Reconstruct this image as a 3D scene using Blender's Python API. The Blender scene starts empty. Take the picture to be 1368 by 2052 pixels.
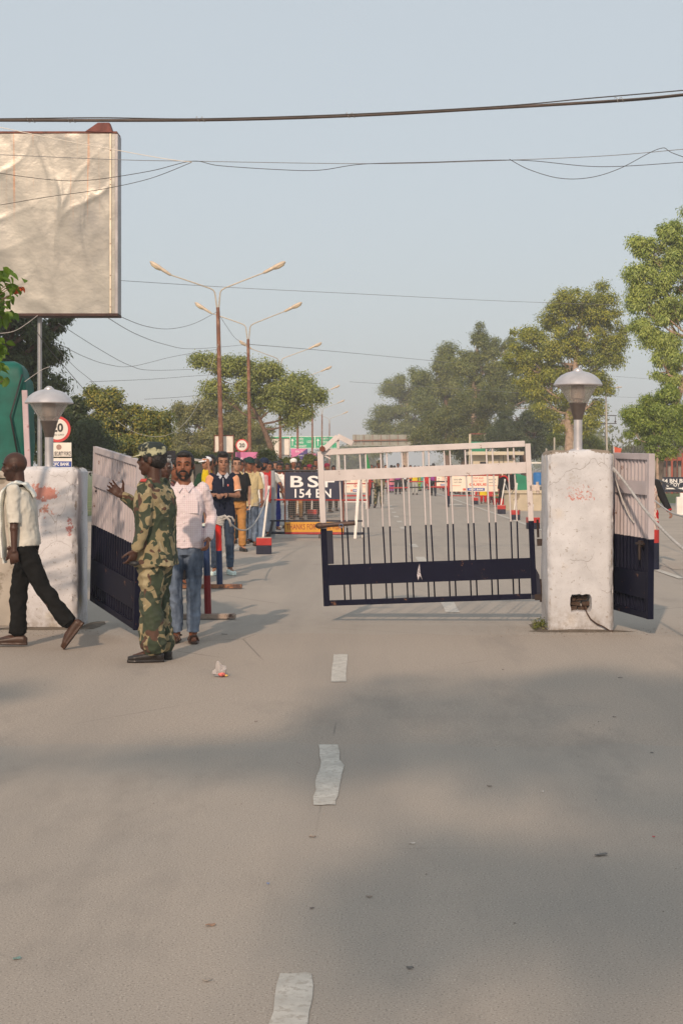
import bpy, bmesh, math, random
import numpy as np
from mathutils import Vector, Matrix, noise
random.seed(7); rng = np.random.default_rng(7)
R = math.radians
SC = bpy.context.scene
COL = SC.collection

# ------------------------------------------------------------------ camera
# lens axis runs level along the road (+Y); the rise of the frame is a lens shift
FP, CH, VX, VY = 3100.0, 1.6, 735.0, 935.0      # focal length / eye height / vanishing point of the photo
cam = bpy.data.cameras.new('camera'); camo = bpy.data.objects.new('camera', cam); COL.objects.link(camo)
camo.location = (0, 0, CH); camo.rotation_euler = (R(90), 0, 0)
cam.sensor_fit = 'VERTICAL'; cam.sensor_height = 36; cam.sensor_width = 24
cam.lens = 36 * FP / 2052
cam.shift_x = -(VX - 684) / 2052; cam.shift_y = -(1026 - VY) / 2052
cam.clip_start = .1; cam.clip_end = 4000
SC.camera = camo
SC.render.resolution_x = 682; SC.render.resolution_y = 1024

# ------------------------------------------------------------------ light
SUN_EL, SUN_AZ = R(28), R(13)      # elevation; shadows run away from the camera, SUN_AZ towards +X
world = bpy.data.worlds.new("World"); SC.world = world; world.use_nodes = True
nt = world.node_tree; nt.nodes.clear()
out = nt.nodes.new('ShaderNodeOutputWorld'); bg = nt.nodes.new('ShaderNodeBackground')
sky = nt.nodes.new('ShaderNodeTexSky'); sky.sky_type = 'NISHITA'; sky.sun_disc = False
sky.sun_elevation = SUN_EL; sky.sun_rotation = math.pi + SUN_AZ
sky.air_density = 1.0; sky.dust_density = 4.0; sky.ozone_density = 1.5; sky.altitude = 200
hs = nt.nodes.new('ShaderNodeMixRGB'); hs.blend_type = 'MIX'; hs.inputs[0].default_value = .80
hs.inputs[2].default_value = (4.42, 4.8, 4.98, 1)            # milky haze over the whole sky
nt.links.new(sky.outputs[0], hs.inputs[1]); nt.links.new(hs.outputs[0], bg.inputs[0])
bg.inputs[1].default_value = .145
nt.links.new(bg.outputs[0], out.inputs[0])
sl = bpy.data.lights.new('sun', 'SUN'); so = bpy.data.objects.new('sun', sl); COL.objects.link(so)
sl.energy = 3.3; sl.angle = R(1.0); sl.color = (1, .75, .55)
SUND = Vector((math.sin(SUN_AZ) * math.cos(SUN_EL), math.cos(SUN_AZ) * math.cos(SUN_EL), -math.sin(SUN_EL)))
so.rotation_euler = SUND.to_track_quat('-Z', 'Y').to_euler(); so.location = (0, -20, 30)
SC.view_settings.view_transform = 'Standard'; SC.view_settings.look = 'None'
SC.view_settings.exposure = 0; SC.view_settings.gamma = 1; SC.view_settings.use_curve_mapping = False
SC.render.engine = 'CYCLES'

# ------------------------------------------------------------------ helpers
def W(px, py, Y): return Vector(((px - VX) * Y / FP, Y, CH - (py - VY) * Y / FP))
def GYd(py): return FP * CH / (py - VY)
def G(px, py): Y = GYd(py); return Vector(((px - VX) * Y / FP, Y, 0))

def tag(o, label=None, cat=None, group=None, kind=None):
    if label: o['label'] = label
    if cat: o['category'] = cat
    if group: o['group'] = group
    if kind: o['kind'] = kind
    return o
def empty(name, loc=(0, 0, 0), rz=0, label=None, cat=None, group=None):
    o = bpy.data.objects.new(name, None); COL.objects.link(o); o.empty_display_size = .2
    o.location = loc; o.rotation_euler = (0, 0, rz)
    return tag(o, label, cat, group)
def copy_tree(o, parent=None):
    c = o.copy(); COL.objects.link(c); c.parent = parent
    for ch in list(o.children): copy_tree(ch, c)
    return c
def link(name, me, m=None, parent=None):
    o = bpy.data.objects.new(name, me); COL.objects.link(o)
    if m is not None:
        for mm in (m if isinstance(m, (list, tuple)) else [m]): me.materials.append(mm)
    if parent is not None: o.parent = parent
    return o

class MB:
    def __init__(s): s.v = []; s.f = []
    def add(s, v, f):
        n = len(s.v); s.v += [tuple(p) for p in v]; s.f += [tuple(n + i for i in q) for q in f]; return s
    def box(s, c, size, rot=None):
        x, y, z = [a / 2 for a in size]
        vs = [Vector(p) for p in ((-x,-y,-z),(x,-y,-z),(x,y,-z),(-x,y,-z),(-x,-y,z),(x,-y,z),(x,y,z),(-x,y,z))]
        if rot is not None: vs = [rot @ p for p in vs]
        c = Vector(c)
        return s.add([p + c for p in vs], [(0,3,2,1),(4,5,6,7),(0,1,5,4),(1,2,6,5),(2,3,7,6),(3,0,4,7)])
    def beam(s, a, b, w, h, up=(0, 0, 1)):
        a = Vector(a); b = Vector(b); d = (b - a); L = d.length; d.normalize()
        u = Vector(up)
        if abs(d.dot(u)) > .95: u = Vector((0, 1, 0))
        sd = d.cross(u).normalized(); u = sd.cross(d)
        m = Matrix((sd, d, u)).transposed()
        return s.box((a + b) / 2, (w, L, h), m)
    def tube(s, pts, r, n=8, cap=True, sx=1, sy=1):
        pts = [Vector(p) for p in pts]; k = len(pts)
        if not isinstance(r, (list, tuple)): r = [r] * k
        base = []; ref = None
        for i in range(k):
            d = (pts[min(i + 1, k - 1)] - pts[max(i - 1, 0)]).normalized()
            if ref is None:
                ref = Vector((0, 0, 1)) if abs(d.z) < .9 else Vector((1, 0, 0))
            a = d.cross(ref).normalized(); b = a.cross(d).normalized(); ref = b
            for j in range(n):
                t = 2 * math.pi * j / n
                base.append(pts[i] + a * (math.cos(t) * r[i] * sx) + b * (math.sin(t) * r[i] * sy))
        f = []
        for i in range(k - 1):
            for j in range(n):
                j2 = (j + 1) % n
                f.append((i * n + j, i * n + j2, (i + 1) * n + j2, (i + 1) * n + j))
        if cap: f.append(tuple(range(n - 1, -1, -1))); f.append(tuple((k - 1) * n + j for j in range(n)))
        return s.add(base, f)
    def lathe(s, c, prof, n=24):
        c = Vector(c); v = []; f = []; k = len(prof)
        for (r, z) in prof:
            for j in range(n):
                t = 2 * math.pi * j / n; v.append(c + Vector((r * math.cos(t), r * math.sin(t), z)))
        for i in range(k - 1):
            for j in range(n):
                j2 = (j + 1) % n; f.append((i * n + j, i * n + j2, (i + 1) * n + j2, (i + 1) * n + j))
        f.append(tuple(range(n - 1, -1, -1))); f.append(tuple((k - 1) * n + j for j in range(n)))
        return s.add(v, f)
    def ell(s, c, r, mat=None, seg=14, ring=9):
        c = Vector(c); v = []; f = []
        for i in range(ring + 1):
            ph = math.pi * (i + .001) / (ring + .002)
            for j in range(seg):
                t = 2 * math.pi * j / seg
                p = Vector((r[0] * math.sin(ph) * math.cos(t), r[1] * math.sin(ph) * math.sin(t), r[2] * math.cos(ph)))
                if mat is not None: p = mat @ p
                v.append(c + p)
        for i in range(ring):
            for j in range(seg):
                j2 = (j + 1) % seg; f.append((i * seg + j, (i + 1) * seg + j, (i + 1) * seg + j2, i * seg + j2))
        f.append(tuple(range(seg))); f.append(tuple(ring * seg + j for j in range(seg - 1, -1, -1)))
        return s.add(v, f)
    def loft(s, secs, n=20, ex=2.3):
        # secs: (center, rx, ry, xdir, ydir)
        v = []; f = []; k = len(secs)
        for (c, rx, ry, xd, yd) in secs:
            for j in range(n):
                t = 2 * math.pi * j / n; ct, st = math.cos(t), math.sin(t)
                v.append(c + xd * (rx * math.copysign(abs(ct) ** (2 / ex), ct)) + yd * (ry * math.copysign(abs(st) ** (2 / ex), st)))
        for i in range(k - 1):
            for j in range(n):
                j2 = (j + 1) % n; f.append((i * n + j, i * n + j2, (i + 1) * n + j2, (i + 1) * n + j))
        f.append(tuple(range(n - 1, -1, -1))); f.append(tuple((k - 1) * n + j for j in range(n)))
        return s.add(v, f)
    def mesh(s, name):
        me = bpy.data.meshes.new(name); me.from_pydata(s.v, [], s.f); me.update(); return me
    def build(s, name, m, parent=None, smooth=False, bevel=0):
        me = s.mesh(name)
        bm = bmesh.new(); bm.from_mesh(me)
        bmesh.ops.recalc_face_normals(bm, faces=bm.faces)
        if bevel: bmesh.ops.bevel(bm, geom=list(bm.edges), offset=bevel, segments=2, affect='EDGES', profile=.6)
        bm.to_mesh(me); bm.free()
        if smooth:
            me.polygons.foreach_set('use_smooth', [True] * len(me.polygons))
            if smooth != 2:
                try: me.set_sharp_from_angle(angle=R(40))
                except Exception: pass
        return link(name, me, m, parent)

def evalmesh(me, mods, name):
    o = bpy.data.objects.new('tmp', me); COL.objects.link(o)
    for fn in mods: fn(o)
    dg = bpy.context.evaluated_depsgraph_get(); dg.update()
    r = bpy.data.meshes.new_from_object(o.evaluated_get(dg)); r.name = name
    bpy.data.objects.remove(o); bpy.data.meshes.remove(me)
    return r
def remesh(mb, vox, name, smooth=4, disp=None):
    def f1(o):
        m = o.modifiers.new('r', 'REMESH'); m.mode = 'VOXEL'; m.voxel_size = vox; m.use_smooth_shade = True
    def f2(o):
        m = o.modifiers.new('s', 'SMOOTH'); m.factor = .5; m.iterations = smooth
    r = evalmesh(mb.mesh(name), [f1, f2], name)
    if disp is not None:
        n = len(r.vertices); co = np.empty(n * 3); r.vertices.foreach_get('co', co); co = co.reshape(-1, 3)
        no = np.empty(n * 3); r.vertices.foreach_get('normal', no); no = no.reshape(-1, 3)
        d = np.array([disp(Vector(p)) for p in co]); co += no * d[:, None]
        r.vertices.foreach_set('co', co.ravel()); r.update()
    r.polygons.foreach_set('use_smooth', [True] * len(r.polygons))
    return r

# ------------------------------------------------------------------ materials
def newmat(name):
    m = bpy.data.materials.new(name); m.use_nodes = True; return m, m.node_tree, m.node_tree.nodes['Principled BSDF']
class NB:
    def __init__(s, t): s.t = t
    def n(s, typ, **kw):
        x = s.t.nodes.new(typ)
        for k, v in kw.items():
            if k in x.inputs.keys(): x.inputs[k].default_value = v
            else: setattr(x, k, v)
        return x
    def l(s, a, b): s.t.links.new(a, b)
    def coord(s): return s.n('ShaderNodeTexCoord').outputs['Object']
    def mapping(s, src, sc=(1, 1, 1), loc=(0, 0, 0)):
        m = s.n('ShaderNodeMapping'); m.inputs['Scale'].default_value = sc; m.inputs['Location'].default_value = loc
        s.l(src, m.inputs[0]); return m.outputs[0]
    def noise(s, src, sc, det=4, rough=.55, dist=0):
        x = s.n('ShaderNodeTexNoise'); x.inputs['Scale'].default_value = sc; x.inputs['Detail'].default_value = det
        x.inputs['Roughness'].default_value = rough; x.inputs['Distortion'].default_value = dist
        s.l(src, x.inputs['Vector']); return x.outputs[0]
    def ramp(s, src, stops, mode='LINEAR'):
        x = s.n('ShaderNodeValToRGB'); x.color_ramp.interpolation = mode
        e = x.color_ramp.elements
        while len(e) > 1: e.remove(e[-1])
        for i, (p, c) in enumerate(stops):
            if isinstance(c, (int, float)): c = (c, c, c)
            if i == 0: e[0].position = p; e[0].color = (*c[:3], 1)
            else: q = e.new(p); q.color = (*c[:3], 1)
        s.l(src, x.inputs[0]); return x.outputs[0]
    def mix(s, fac, a, b, mode='MIX'):
        x = s.n('ShaderNodeMixRGB', blend_type=mode)
        for i, q in ((0, fac), (1, a), (2, b)):
            if isinstance(q, (int, float)): x.inputs[i].default_value = q
            elif isinstance(q, tuple): x.inputs[i].default_value = (*q[:3], 1)
            else: s.l(q, x.inputs[i])
        return x.outputs[0]
    def math(s, op, a, b=0, clamp=False):
        x = s.n('ShaderNodeMath', operation=op, use_clamp=clamp)
        for i, q in ((0, a), (1, b)):
            if isinstance(q, (int, float)): x.inputs[i].default_value = q
            else: s.l(q, x.inputs[i])
        return x.outputs[0]
    def sep(s, src): x = s.n('ShaderNodeSeparateXYZ'); s.l(src, x.inputs[0]); return x.outputs
    def bump(s, h, bs, st=.3, dist=.01):
        x = s.n('ShaderNodeBump'); x.inputs['Strength'].default_value = st; x.inputs['Distance'].default_value = dist
        s.l(h, x.inputs['Height']); s.l(x.outputs[0], bs.inputs['Normal'])
_mc = {}
def M(name, c, var=.18, sc=6, rough=.7, metal=0, bump=.2, bsc=60, dirt=None, dsc=3, dthr=.6, spec=.4):
    """plain painted / cloth / metal surface: colour with tonal variation, wear spots and fine relief"""
    if name in _mc: return _mc[name]
    m, t, b = newmat(name); q = NB(t); co = q.coord()
    n1 = q.noise(co, sc, 5)
    lo = tuple(max(0, x * (1 - var)) for x in c); hi = tuple(min(1, x * (1 + var)) for x in c)
    colr = q.ramp(n1, [(.3, lo), (.7, hi)])
    if dirt:
        n2 = q.noise(co, dsc, 8, .7)
        colr = q.mix(q.ramp(n2, [(dthr, 0), (dthr + .06, 1)]), colr, dirt)
    q.l(colr, b.inputs['Base Color'])
    b.inputs['Roughness'].default_value = rough; b.inputs['Metallic'].default_value = metal
    b.inputs['Specular IOR Level'].default_value = spec
    if bump: q.bump(q.noise(co, bsc, 4), b, bump, .004)
    _mc[name] = m; return m
def Msplit(name, top, bot, z, rough=.45, axis=2, wob=.01, dirt=(.16, .08, .05), dthr=.625, dsc=9):
    if name in _mc: return _mc[name]
    m, t, b = newmat(name); q = NB(t); co = q.coord()
    zz = q.math('ADD', q.sep(co)[axis], q.math('MULTIPLY', q.noise(co, 9, 2), wob))
    g = q.math('GREATER_THAN', zz, z + wob * .5)
    n = q.noise(co, 5, 5)
    var = q.ramp(n, [(.3, .82), (.7, 1.0)])
    colr = q.mix(1, q.mix(g, bot, top), var, 'MULTIPLY')
    n2 = q.noise(co, dsc, 9, .75)
    colr = q.mix(q.ramp(n2, [(dthr, 0), (dthr + .03, 1)]), colr, dirt)
    q.l(colr, b.inputs['Base Color']); b.inputs['Roughness'].default_value = max(.55, rough); b.inputs['Specular IOR Level'].default_value = .1
    q.bump(q.noise(co, 40, 5), b, .15, .004)
    _mc[name] = m; return m

PINKW = (.64, .585, .57); NAVY = (.006, .007, .022); REDP = (.42, .03, .025)
m_gate = Msplit('gate_paint', PINKW, NAVY, .79)
m_leaf = Msplit('leaf_paint', (.62, .54, .56), (.014, .016, .04), .80)
m_skin = {k: M('skin_' + k, c, .12, 14, .5, 0, .12, 200) for k, c in
          dict(dark=(.062, .026, .016), brown=(.15, .062, .036), tan=(.30, .15, .095), fair=(.40, .22, .15), warm=(.22, .085, .045)).items()}
m_hair = M('hair_black', (.012, .010, .010), .4, 60, .55, 0, .6, 300)
m_hairg = M('hair_grey', (.30, .29, .28), .4, 60, .6, 0, .5, 300)
m_eye = M('eye_dark', (.02, .012, .01), .1, 6, .25, 0, 0)
m_lip = M('lip', (.10, .036, .03), .1, 30, .5, 0, 0)
def cloth(name, c, **k): return M('cloth_' + name, c, k.pop('var', .14), k.pop('sc', 9), k.pop('rough', .85), 0, k.pop('bump', .35), k.pop('bsc', 45), spec=.12, **k)

def camo_mat(name='camouflage'):
    m, t, b = newmat(name); q = NB(t); co = q.coord()
    mp = q.mapping(co, (4.0, 4.0, 3.2)); 
    a = q.noise(mp, 1.25, 1.5, .4, 1.2)
    c = q.ramp(a, [(0, (.035, .050, .028)), (.46, (.25, .205, .115)), (.60, (.33, .28, .17))], 'CONSTANT')
    mp2 = q.mapping(co, (4.2, 4.2, 4.6), (3, 7, 1)); a2 = q.noise(mp2, 1.5, 1.5, .4, 1.5)
    c = q.mix(q.ramp(a2, [(0, 0), (.56, 1)], 'CONSTANT'), c, (.040, .052, .032))
    mp3 = q.mapping(co, (4.6, 4.6, 4.6), (9, 2, 5)); a3 = q.noise(mp3, 1.7, 1.2, .4, 1)
    c = q.mix(q.ramp(a3, [(0, 0), (.64, 1)], 'CONSTANT'), c, (.085, .045, .03))
    q.l(c, b.inputs['Base Color']); b.inputs['Roughness'].default_value = .9
    q.bump(q.noise(co, 40, 4), b, .35, .006); return m
m_camo = camo_mat()
def check_mat():
    m, t, b = newmat('checked_shirt'); q = NB(t); co = q.coord(); s = q.sep(co)
    def lines(v, f): return q.math('GREATER_THAN', q.math('SINE', q.math('MULTIPLY', v, f)), .6)
    g = q.math('ADD', q.math('MULTIPLY', lines(s[0], 330), .5), q.math('MULTIPLY', lines(s[2], 330), .4), True)
    c = q.mix(g, (.68, .605, .62), (.56, .43, .49)); q.l(c, b.inputs['Base Color'])
    b.inputs['Roughness'].default_value = .85; q.bump(q.noise(co, 30, 4), b, .3, .006); return m
m_check = check_mat()
def jeans_mat(name, c, fade):
    m, t, b = newmat(name); q = NB(t); co = q.coord()
    n = q.noise(q.mapping(co, (7, 7, 2.2)), 1, 4, .6)
    q.l(q.ramp(n, [(.35, c), (.62, fade)]), b.inputs['Base Color']); b.inputs['Roughness'].default_value = .9
    q.bump(q.noise(co, 30, 5), b, .5, .008); return m
m_jeans = jeans_mat('jeans_faded', (.022, .038, .07), (.17, .22, .30))
m_jeansd = jeans_mat('jeans_dark', (.012, .022, .045), (.04, .07, .12))
def floral(name, c1, c2, sc=18, th=.55):
    m, t, b = newmat(name); q = NB(t); co = q.coord()
    q.l(q.ramp(q.noise(co, sc, 3, .6), [(th - .03, c1), (th + .03, c2)]), b.inputs['Base Color'])
    b.inputs['Roughness'].default_value = .9; q.bump(q.noise(co, 40, 4), b, .3, .005); return m

def foliage(name, c1, c2, c3, tr=.25):
    m = bpy.data.materials.new(name); m.use_nodes = True; t = m.node_tree; q = NB(t); t.nodes.clear()
    o = q.n('ShaderNodeOutputMaterial'); g = q.n('ShaderNodeNewGeometry'); co = q.coord()
    rnd = g.outputs['Random Per Island']
    a = q.ramp(rnd, [(0, c1), (.5, c2), (1, c3)])
    n = q.noise(co, .55, 3)
    c = q.mix(1, a, q.ramp(n, [(.3, (.72, .78, .8)), (.7, (1.2, 1.12, .95))]), 'MULTIPLY')
    d = q.n('ShaderNodeBsdfDiffuse'); tl = q.n('ShaderNodeBsdfTranslucent'); gl = q.n('ShaderNodeBsdfGlossy')
    gl.inputs['Roughness'].default_value = .5
    q.l(c, d.inputs[0]); q.l(q.mix(1, c, (1.2, 1.3, .6), 'MULTIPLY'), tl.inputs[0])
    mx = q.n('ShaderNodeMixShader'); mx.inputs[0].default_value = tr; q.l(d.outputs[0], mx.inputs[1]); q.l(tl.outputs[0], mx.inputs[2])
    m2 = q.n('ShaderNodeMixShader'); m2.inputs[0].default_value = .035; q.l(mx.outputs[0], m2.inputs[1]); q.l(gl.outputs[0], m2.inputs[2])
    q.l(m2.outputs[0], o.inputs[0]); return m
m_bark = M('bark_brown', (.16, .10, .07), .35, 8, .9, 0, .6, 30)
m_barkp = M('bark_pale', (.36, .26, .19), .35, 5, .85, 0, .5, 25, dirt=(.12, .08, .06), dthr=.58)
m_rust = M('rusty_pole', (.20, .085, .05), .35, 3, .7, 0, .4, 60, dirt=(.32, .18, .12), dthr=.55, dsc=5)
m_galv = M('galvanised', (.50, .44, .36), .15, 8, .45, .3, .1, 80)
m_lampal = M('lamp_aluminium', (.55, .53, .54), .12, 7, .36, .5, .08, 60, spec=.5)
m_wire = M('wire_black', (.05, .045, .045), .2, 9, .6, 0, 0)
m_wireg = M('wire_grey', (.19, .19, .20), .2, 9, .6, 0, 0)
m_rope = M('rope_grey', (.42, .40, .38), .2, 20, .85, 0, .5, 220)
m_white = M('white_paint', (.76, .72, .67), .1, 5, .5, 0, .1, 40, dirt=(.35, .22, .15), dthr=.70)
m_whiteb = M('white_board', (.78, .72, .64), .06, 4, .5, 0, .05, 40)
m_navyp = M('navy_paint', (.008, .010, .028), .3, 6, .6, 0, .1, 40, dirt=(.10, .10, .13), dthr=.70)
m_redp = M('red_paint', REDP, .2, 6, .4, 0, .15, 40, dirt=(.12, .05, .04), dthr=.66)
m_text = M('letter_white', (.80, .78, .76), .05, 9, .5, 0, 0)
m_black = M('black_paint', (.02, .02, .022), .3, 9, .5, 0, .1, 60)
m_rustp = M('rust_steel', (.17, .055, .035), .4, 9, .75, 0, .4, 50)
m_shoe = M('shoe_black', (.018, .015, .014), .3, 9, .35, 0, .2, 60)
m_leather = M('leather_brown', (.055, .027, .017), .3, 9, .45, 0, .2, 60)
m_greencl = M('green_tarp', (.002, .095, .072), .3, 4, .6, 0, .5, 14)

def text(body, h, loc, m, parent=None, width=None, name='lettering', bold=0, spacing=1, align='CENTER', ext=.002, rot=None, shear=0):
    cu = bpy.data.curves.new('t', 'FONT'); cu.body = body; cu.size = 1; cu.align_x = align; cu.extrude = 0
    cu.offset = bold; cu.space_character = spacing; cu.shear = shear; cu.resolution_u = 3
    o = bpy.data.objects.new('t', cu); COL.objects.link(o)
    dg = bpy.context.evaluated_depsgraph_get(); dg.update()
    me = bpy.data.meshes.new_from_object(o.evaluated_get(dg)); bpy.data.objects.remove(o); bpy.data.curves.remove(cu)
    n = len(me.vertices)
    if n == 0: return None
    co = np.empty(n * 3); me.vertices.foreach_get('co', co); co = co.reshape(-1, 3)
    mn, mx = co.min(0), co.max(0); hh = max(1e-6, mx[1] - mn[1]); ww = max(1e-6, mx[0] - mn[0])
    sy = h / hh; sx = (width / ww) if width else sy
    cx = (mn[0] + mx[0]) / 2 if align == 'CENTER' else mn[0]
    r = np.stack([(co[:, 0] - cx) * sx, np.zeros(n), (co[:, 1] - (mn[1] + mx[1]) / 2) * sy], 1)
    me.vertices.foreach_set('co', r.ravel()); me.update()
    bm = bmesh.new(); bm.from_mesh(me)
    g = bmesh.ops.extrude_face_region(bm, geom=list(bm.faces))
    for v in [x for x in g['geom'] if isinstance(x, bmesh.types.BMVert)]: v.co.y -= ext
    bmesh.ops.recalc_face_normals(bm, faces=bm.faces)
    bm.to_mesh(me); bm.free(); me.name = name
    me.polygons.foreach_set('use_smooth', [False] * len(me.polygons)); ob = link(name, me, m, parent); ob.location = loc
    if rot is not None: ob.rotation_euler = rot
    return ob

# ------------------------------------------------------------------ ground and road
def asphalt():
    m, t, b = newmat('asphalt'); q = NB(t); co = q.coord(); s = q.sep(co)
    big = q.noise(co, .35, 4, .6); mid = q.noise(q.mapping(co, (1, .35, 1)), 1.6, 6, .65); fine = q.noise(co, 55, 3, .7); grit = q.noise(co, 130, 2, .6)
    c = q.ramp(big, [(.3, (.340, .298, .256)), (.7, (.405, .350, .296))])
    c = q.mix(q.ramp(mid, [(.35, .0), (.75, .6)]), c, (.335, .302, .268))
    # a resurfaced band ends across the road in front of the gate: rougher and sandier beyond the seam
    seam = q.math('ADD', s[1], q.math('MULTIPLY', q.noise(co, 1.3, 3), .5))
    band = q.math('MULTIPLY', q.math('GREATER_THAN', seam, 9.15), q.math('LESS_THAN', seam, 15.0))
    c = q.mix(q.math('MULTIPLY', band, .55), c, q.ramp(fine, [(.35, (.285, .238, .198)), (.65, (.475, .395, .325))]))
    far = q.math('GREATER_THAN', seam, 15.0)
    c = q.mix(q.math('MULTIPLY', far, .35), c, (.405, .36, .312))
    c = q.mix(q.ramp(grit, [(.32, .75), (.44, 0)]), c, (.13, .115, .10))
    c = q.mix(q.ramp(grit, [(.62, 0), (.70, .8)]), c, (.60, .54, .46))
    # faint wheel tracks and darker worn streaks along the road
    tr = q.noise(q.mapping(co, (1.3, .07, 1), (1, 5, 0)), 1.0, 4, .6)
    c = q.mix(q.ramp(tr, [(.48, 0), (.68, .28)]), c, (.22, .20, .18))
    # stains
    st = q.noise(q.mapping(co, (.9, .3, 1), (4, 2, 0)), 1.1, 6, .7)
    c = q.mix(q.ramp(st, [(.55, 0), (.72, .45)]), c, (.20, .18, .16))
    cr = q.n('ShaderNodeTexVoronoi', feature='DISTANCE_TO_EDGE'); cr.inputs['Scale'].default_value = .5
    q.l(q.mapping(q.mix(.25, co, q.n('ShaderNodeTexNoise', Scale=3.0).outputs[1]), (1, .7, 1)), cr.inputs['Vector'])
    crk = q.math('MULTIPLY', q.math('LESS_THAN', cr.outputs[0], .0018), q.ramp(q.noise(co, .5, 3), [(.5, 0), (.6, .5)]))
    c = q.mix(crk, c, (.10, .09, .085))
    q.l(c, b.inputs['Base Color']); b.inputs['Roughness'].default_value = .88; b.inputs['Specular IOR Level'].default_value = .25
    h = q.math('ADD', q.math('MULTIPLY', fine, .5), grit); q.bump(h, b, .35, .006)
    return m
def sheet(name, pts, z, m, kind='structure', parent=None, sub=0):
    me = bpy.data.meshes.new(name); me.from_pydata([(x, y, z) for x, y in pts], [], [tuple(range(len(pts)))]); me.update()
    bm = bmesh.new(); bm.from_mesh(me); bmesh.ops.recalc_face_normals(bm, faces=bm.faces)
    for f in bm.faces:
        if f.normal.z < 0: f.normal_flip()
    bm.to_mesh(me); bm.free()
    o = link(name, me, m, parent)
    if parent is None and kind: o['kind'] = kind
    return o
m_asph = asphalt()
m_earth = M('dry_earth', (.22, .17, .12), .25, .7, .95, 0, .5, 12)
m_grass = M('worn_grass', (.10, .13, .035), .35, .8, .95, 0, .8, 20, dirt=(.24, .18, .11), dthr=.56, dsc=.4)
m_pave = M('dusty_pavement', (.36, .31, .26), .12, .6, .9, 0, .3, 40, dirt=(.25, .21, .18), dthr=.6, dsc=.8)
sheet('ground', [(-320, -120), (320, -120), (320, 1500), (-320, 1500)], -.03, m_earth)
road = sheet('road', [(-9, -60), (12, -60), (12, 58), (30, 58), (30, 64), (11.5, 68), (6.5, 75), (6.5, 1450), (-9, 1450)], 0, m_asph)
sheet('side_road', [(6.6, 101), (45, 101), (45, 106), (6.6, 106)], -.012, m_pave)
sheet('pavement', [(4.75, 24), (30, 24), (30, 57.5), (11.5, 67.5), (5.0, 74)], .004, m_pave)
sheet('verge', [(11.8, 68), (60, 61), (60, 100), (14.5, 100)], -.01, m_grass)
sheet('left_verge', [(-60, 20), (-9.05, 20), (-9.05, 400), (-60, 400)], -.014, m_grass)
m_mark = M('road_paint', (.50, .475, .43), .18, 9, .85, 0, .5, 90, dirt=(.40, .365, .32), dthr=.52, dsc=34)
def dash(pts, name='lane_dash'):
    o = sheet(name, pts, .004, m_mark, None, road); return o
def gp(px, py): g = G(px, py); return (g.x, g.y)
def wob(pts, n=6, a=.007):
    r = []
    for i in range(len(pts)):
        x0, y0 = pts[i]; x1, y1 = pts[(i + 1) % len(pts)]
        for k in range(n):
            t = k / n; r.append((x0 + (x1 - x0) * t + random.uniform(-a, a), y0 + (y1 - y0) * t + random.uniform(-a, a)))
    return r
dash(wob([gp(528, 2120), gp(608, 2120), gp(627, 1952), gp(560, 1952)]))
dash(wob([gp(627, 1614), gp(674, 1614), gp(676, 1588), gp(688, 1535), gp(679, 1518), gp(679, 1493), gp(640, 1493), gp(643, 1527), gp(632, 1570)], 3))
dash(wob([gp(664, 1367), gp(692, 1367), gp(695, 1312), gp(669, 1312)], 4))
Y0 = 17.5
for k in range(30):      # the lane line beyond the gate
    ya = 16.95 + k * 4.55; x = .92 if k else .93
    if k in (4,): continue
    dash(wob([(x - .06, ya), (x + .09, ya), (x + .09, ya + 1.35), (x - .06, ya + 1.35)], 2, .01))
sheet('edge_line', [(4.42, 22), (4.54, 22), (4.15, 110), (4.0, 110)], .0085, m_mark, None, road)
sheet('edge_line', [(-2.62, 19.5), (-2.52, 19.5), (-2.55, 34), (-2.65, 34)], .0045, m_mark, None, road)
sheet('cross_line', [gp(893, 1013), gp(925, 1013), gp(925, 1010), gp(893, 1010)], .0085, m_mark, None, road)

# dirt gathered at the foot of the pillars
m_dirt = M('swept_dirt', (.13, .105, .08), .3, 8, .95, 0, .8, 60)
def dirt_pile(cx, cy, rx, ry, parent=None):
    mb = MB(); n = 26; v = []; f = []
    for i in range(4):
        for j in range(n):
            t = 2 * math.pi * j / n; k = 1 - i / 4
            w = 1 + .25 * noise.noise(Vector((math.cos(t) * 2 + cx, math.sin(t) * 2, i * .2)))
            v.append((cx + rx * k * w * math.cos(t), cy + ry * k * w * math.sin(t), .002 + .022 * (1 - k) + (.008 * noise.noise(Vector((j * .7, i, cx))) if i else 0)))
    for i in range(3):
        for j in range(n): f.append((i * n + j, i * n + (j + 1) % n, (i + 1) * n + (j + 1) % n, (i + 1) * n + j))
    f.append(tuple(3 * n + j for j in range(n)))
    mb.add(v, f); o = mb.build('dirt', m_dirt, None, 2)
    return tag(o, kind='stuff')

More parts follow.
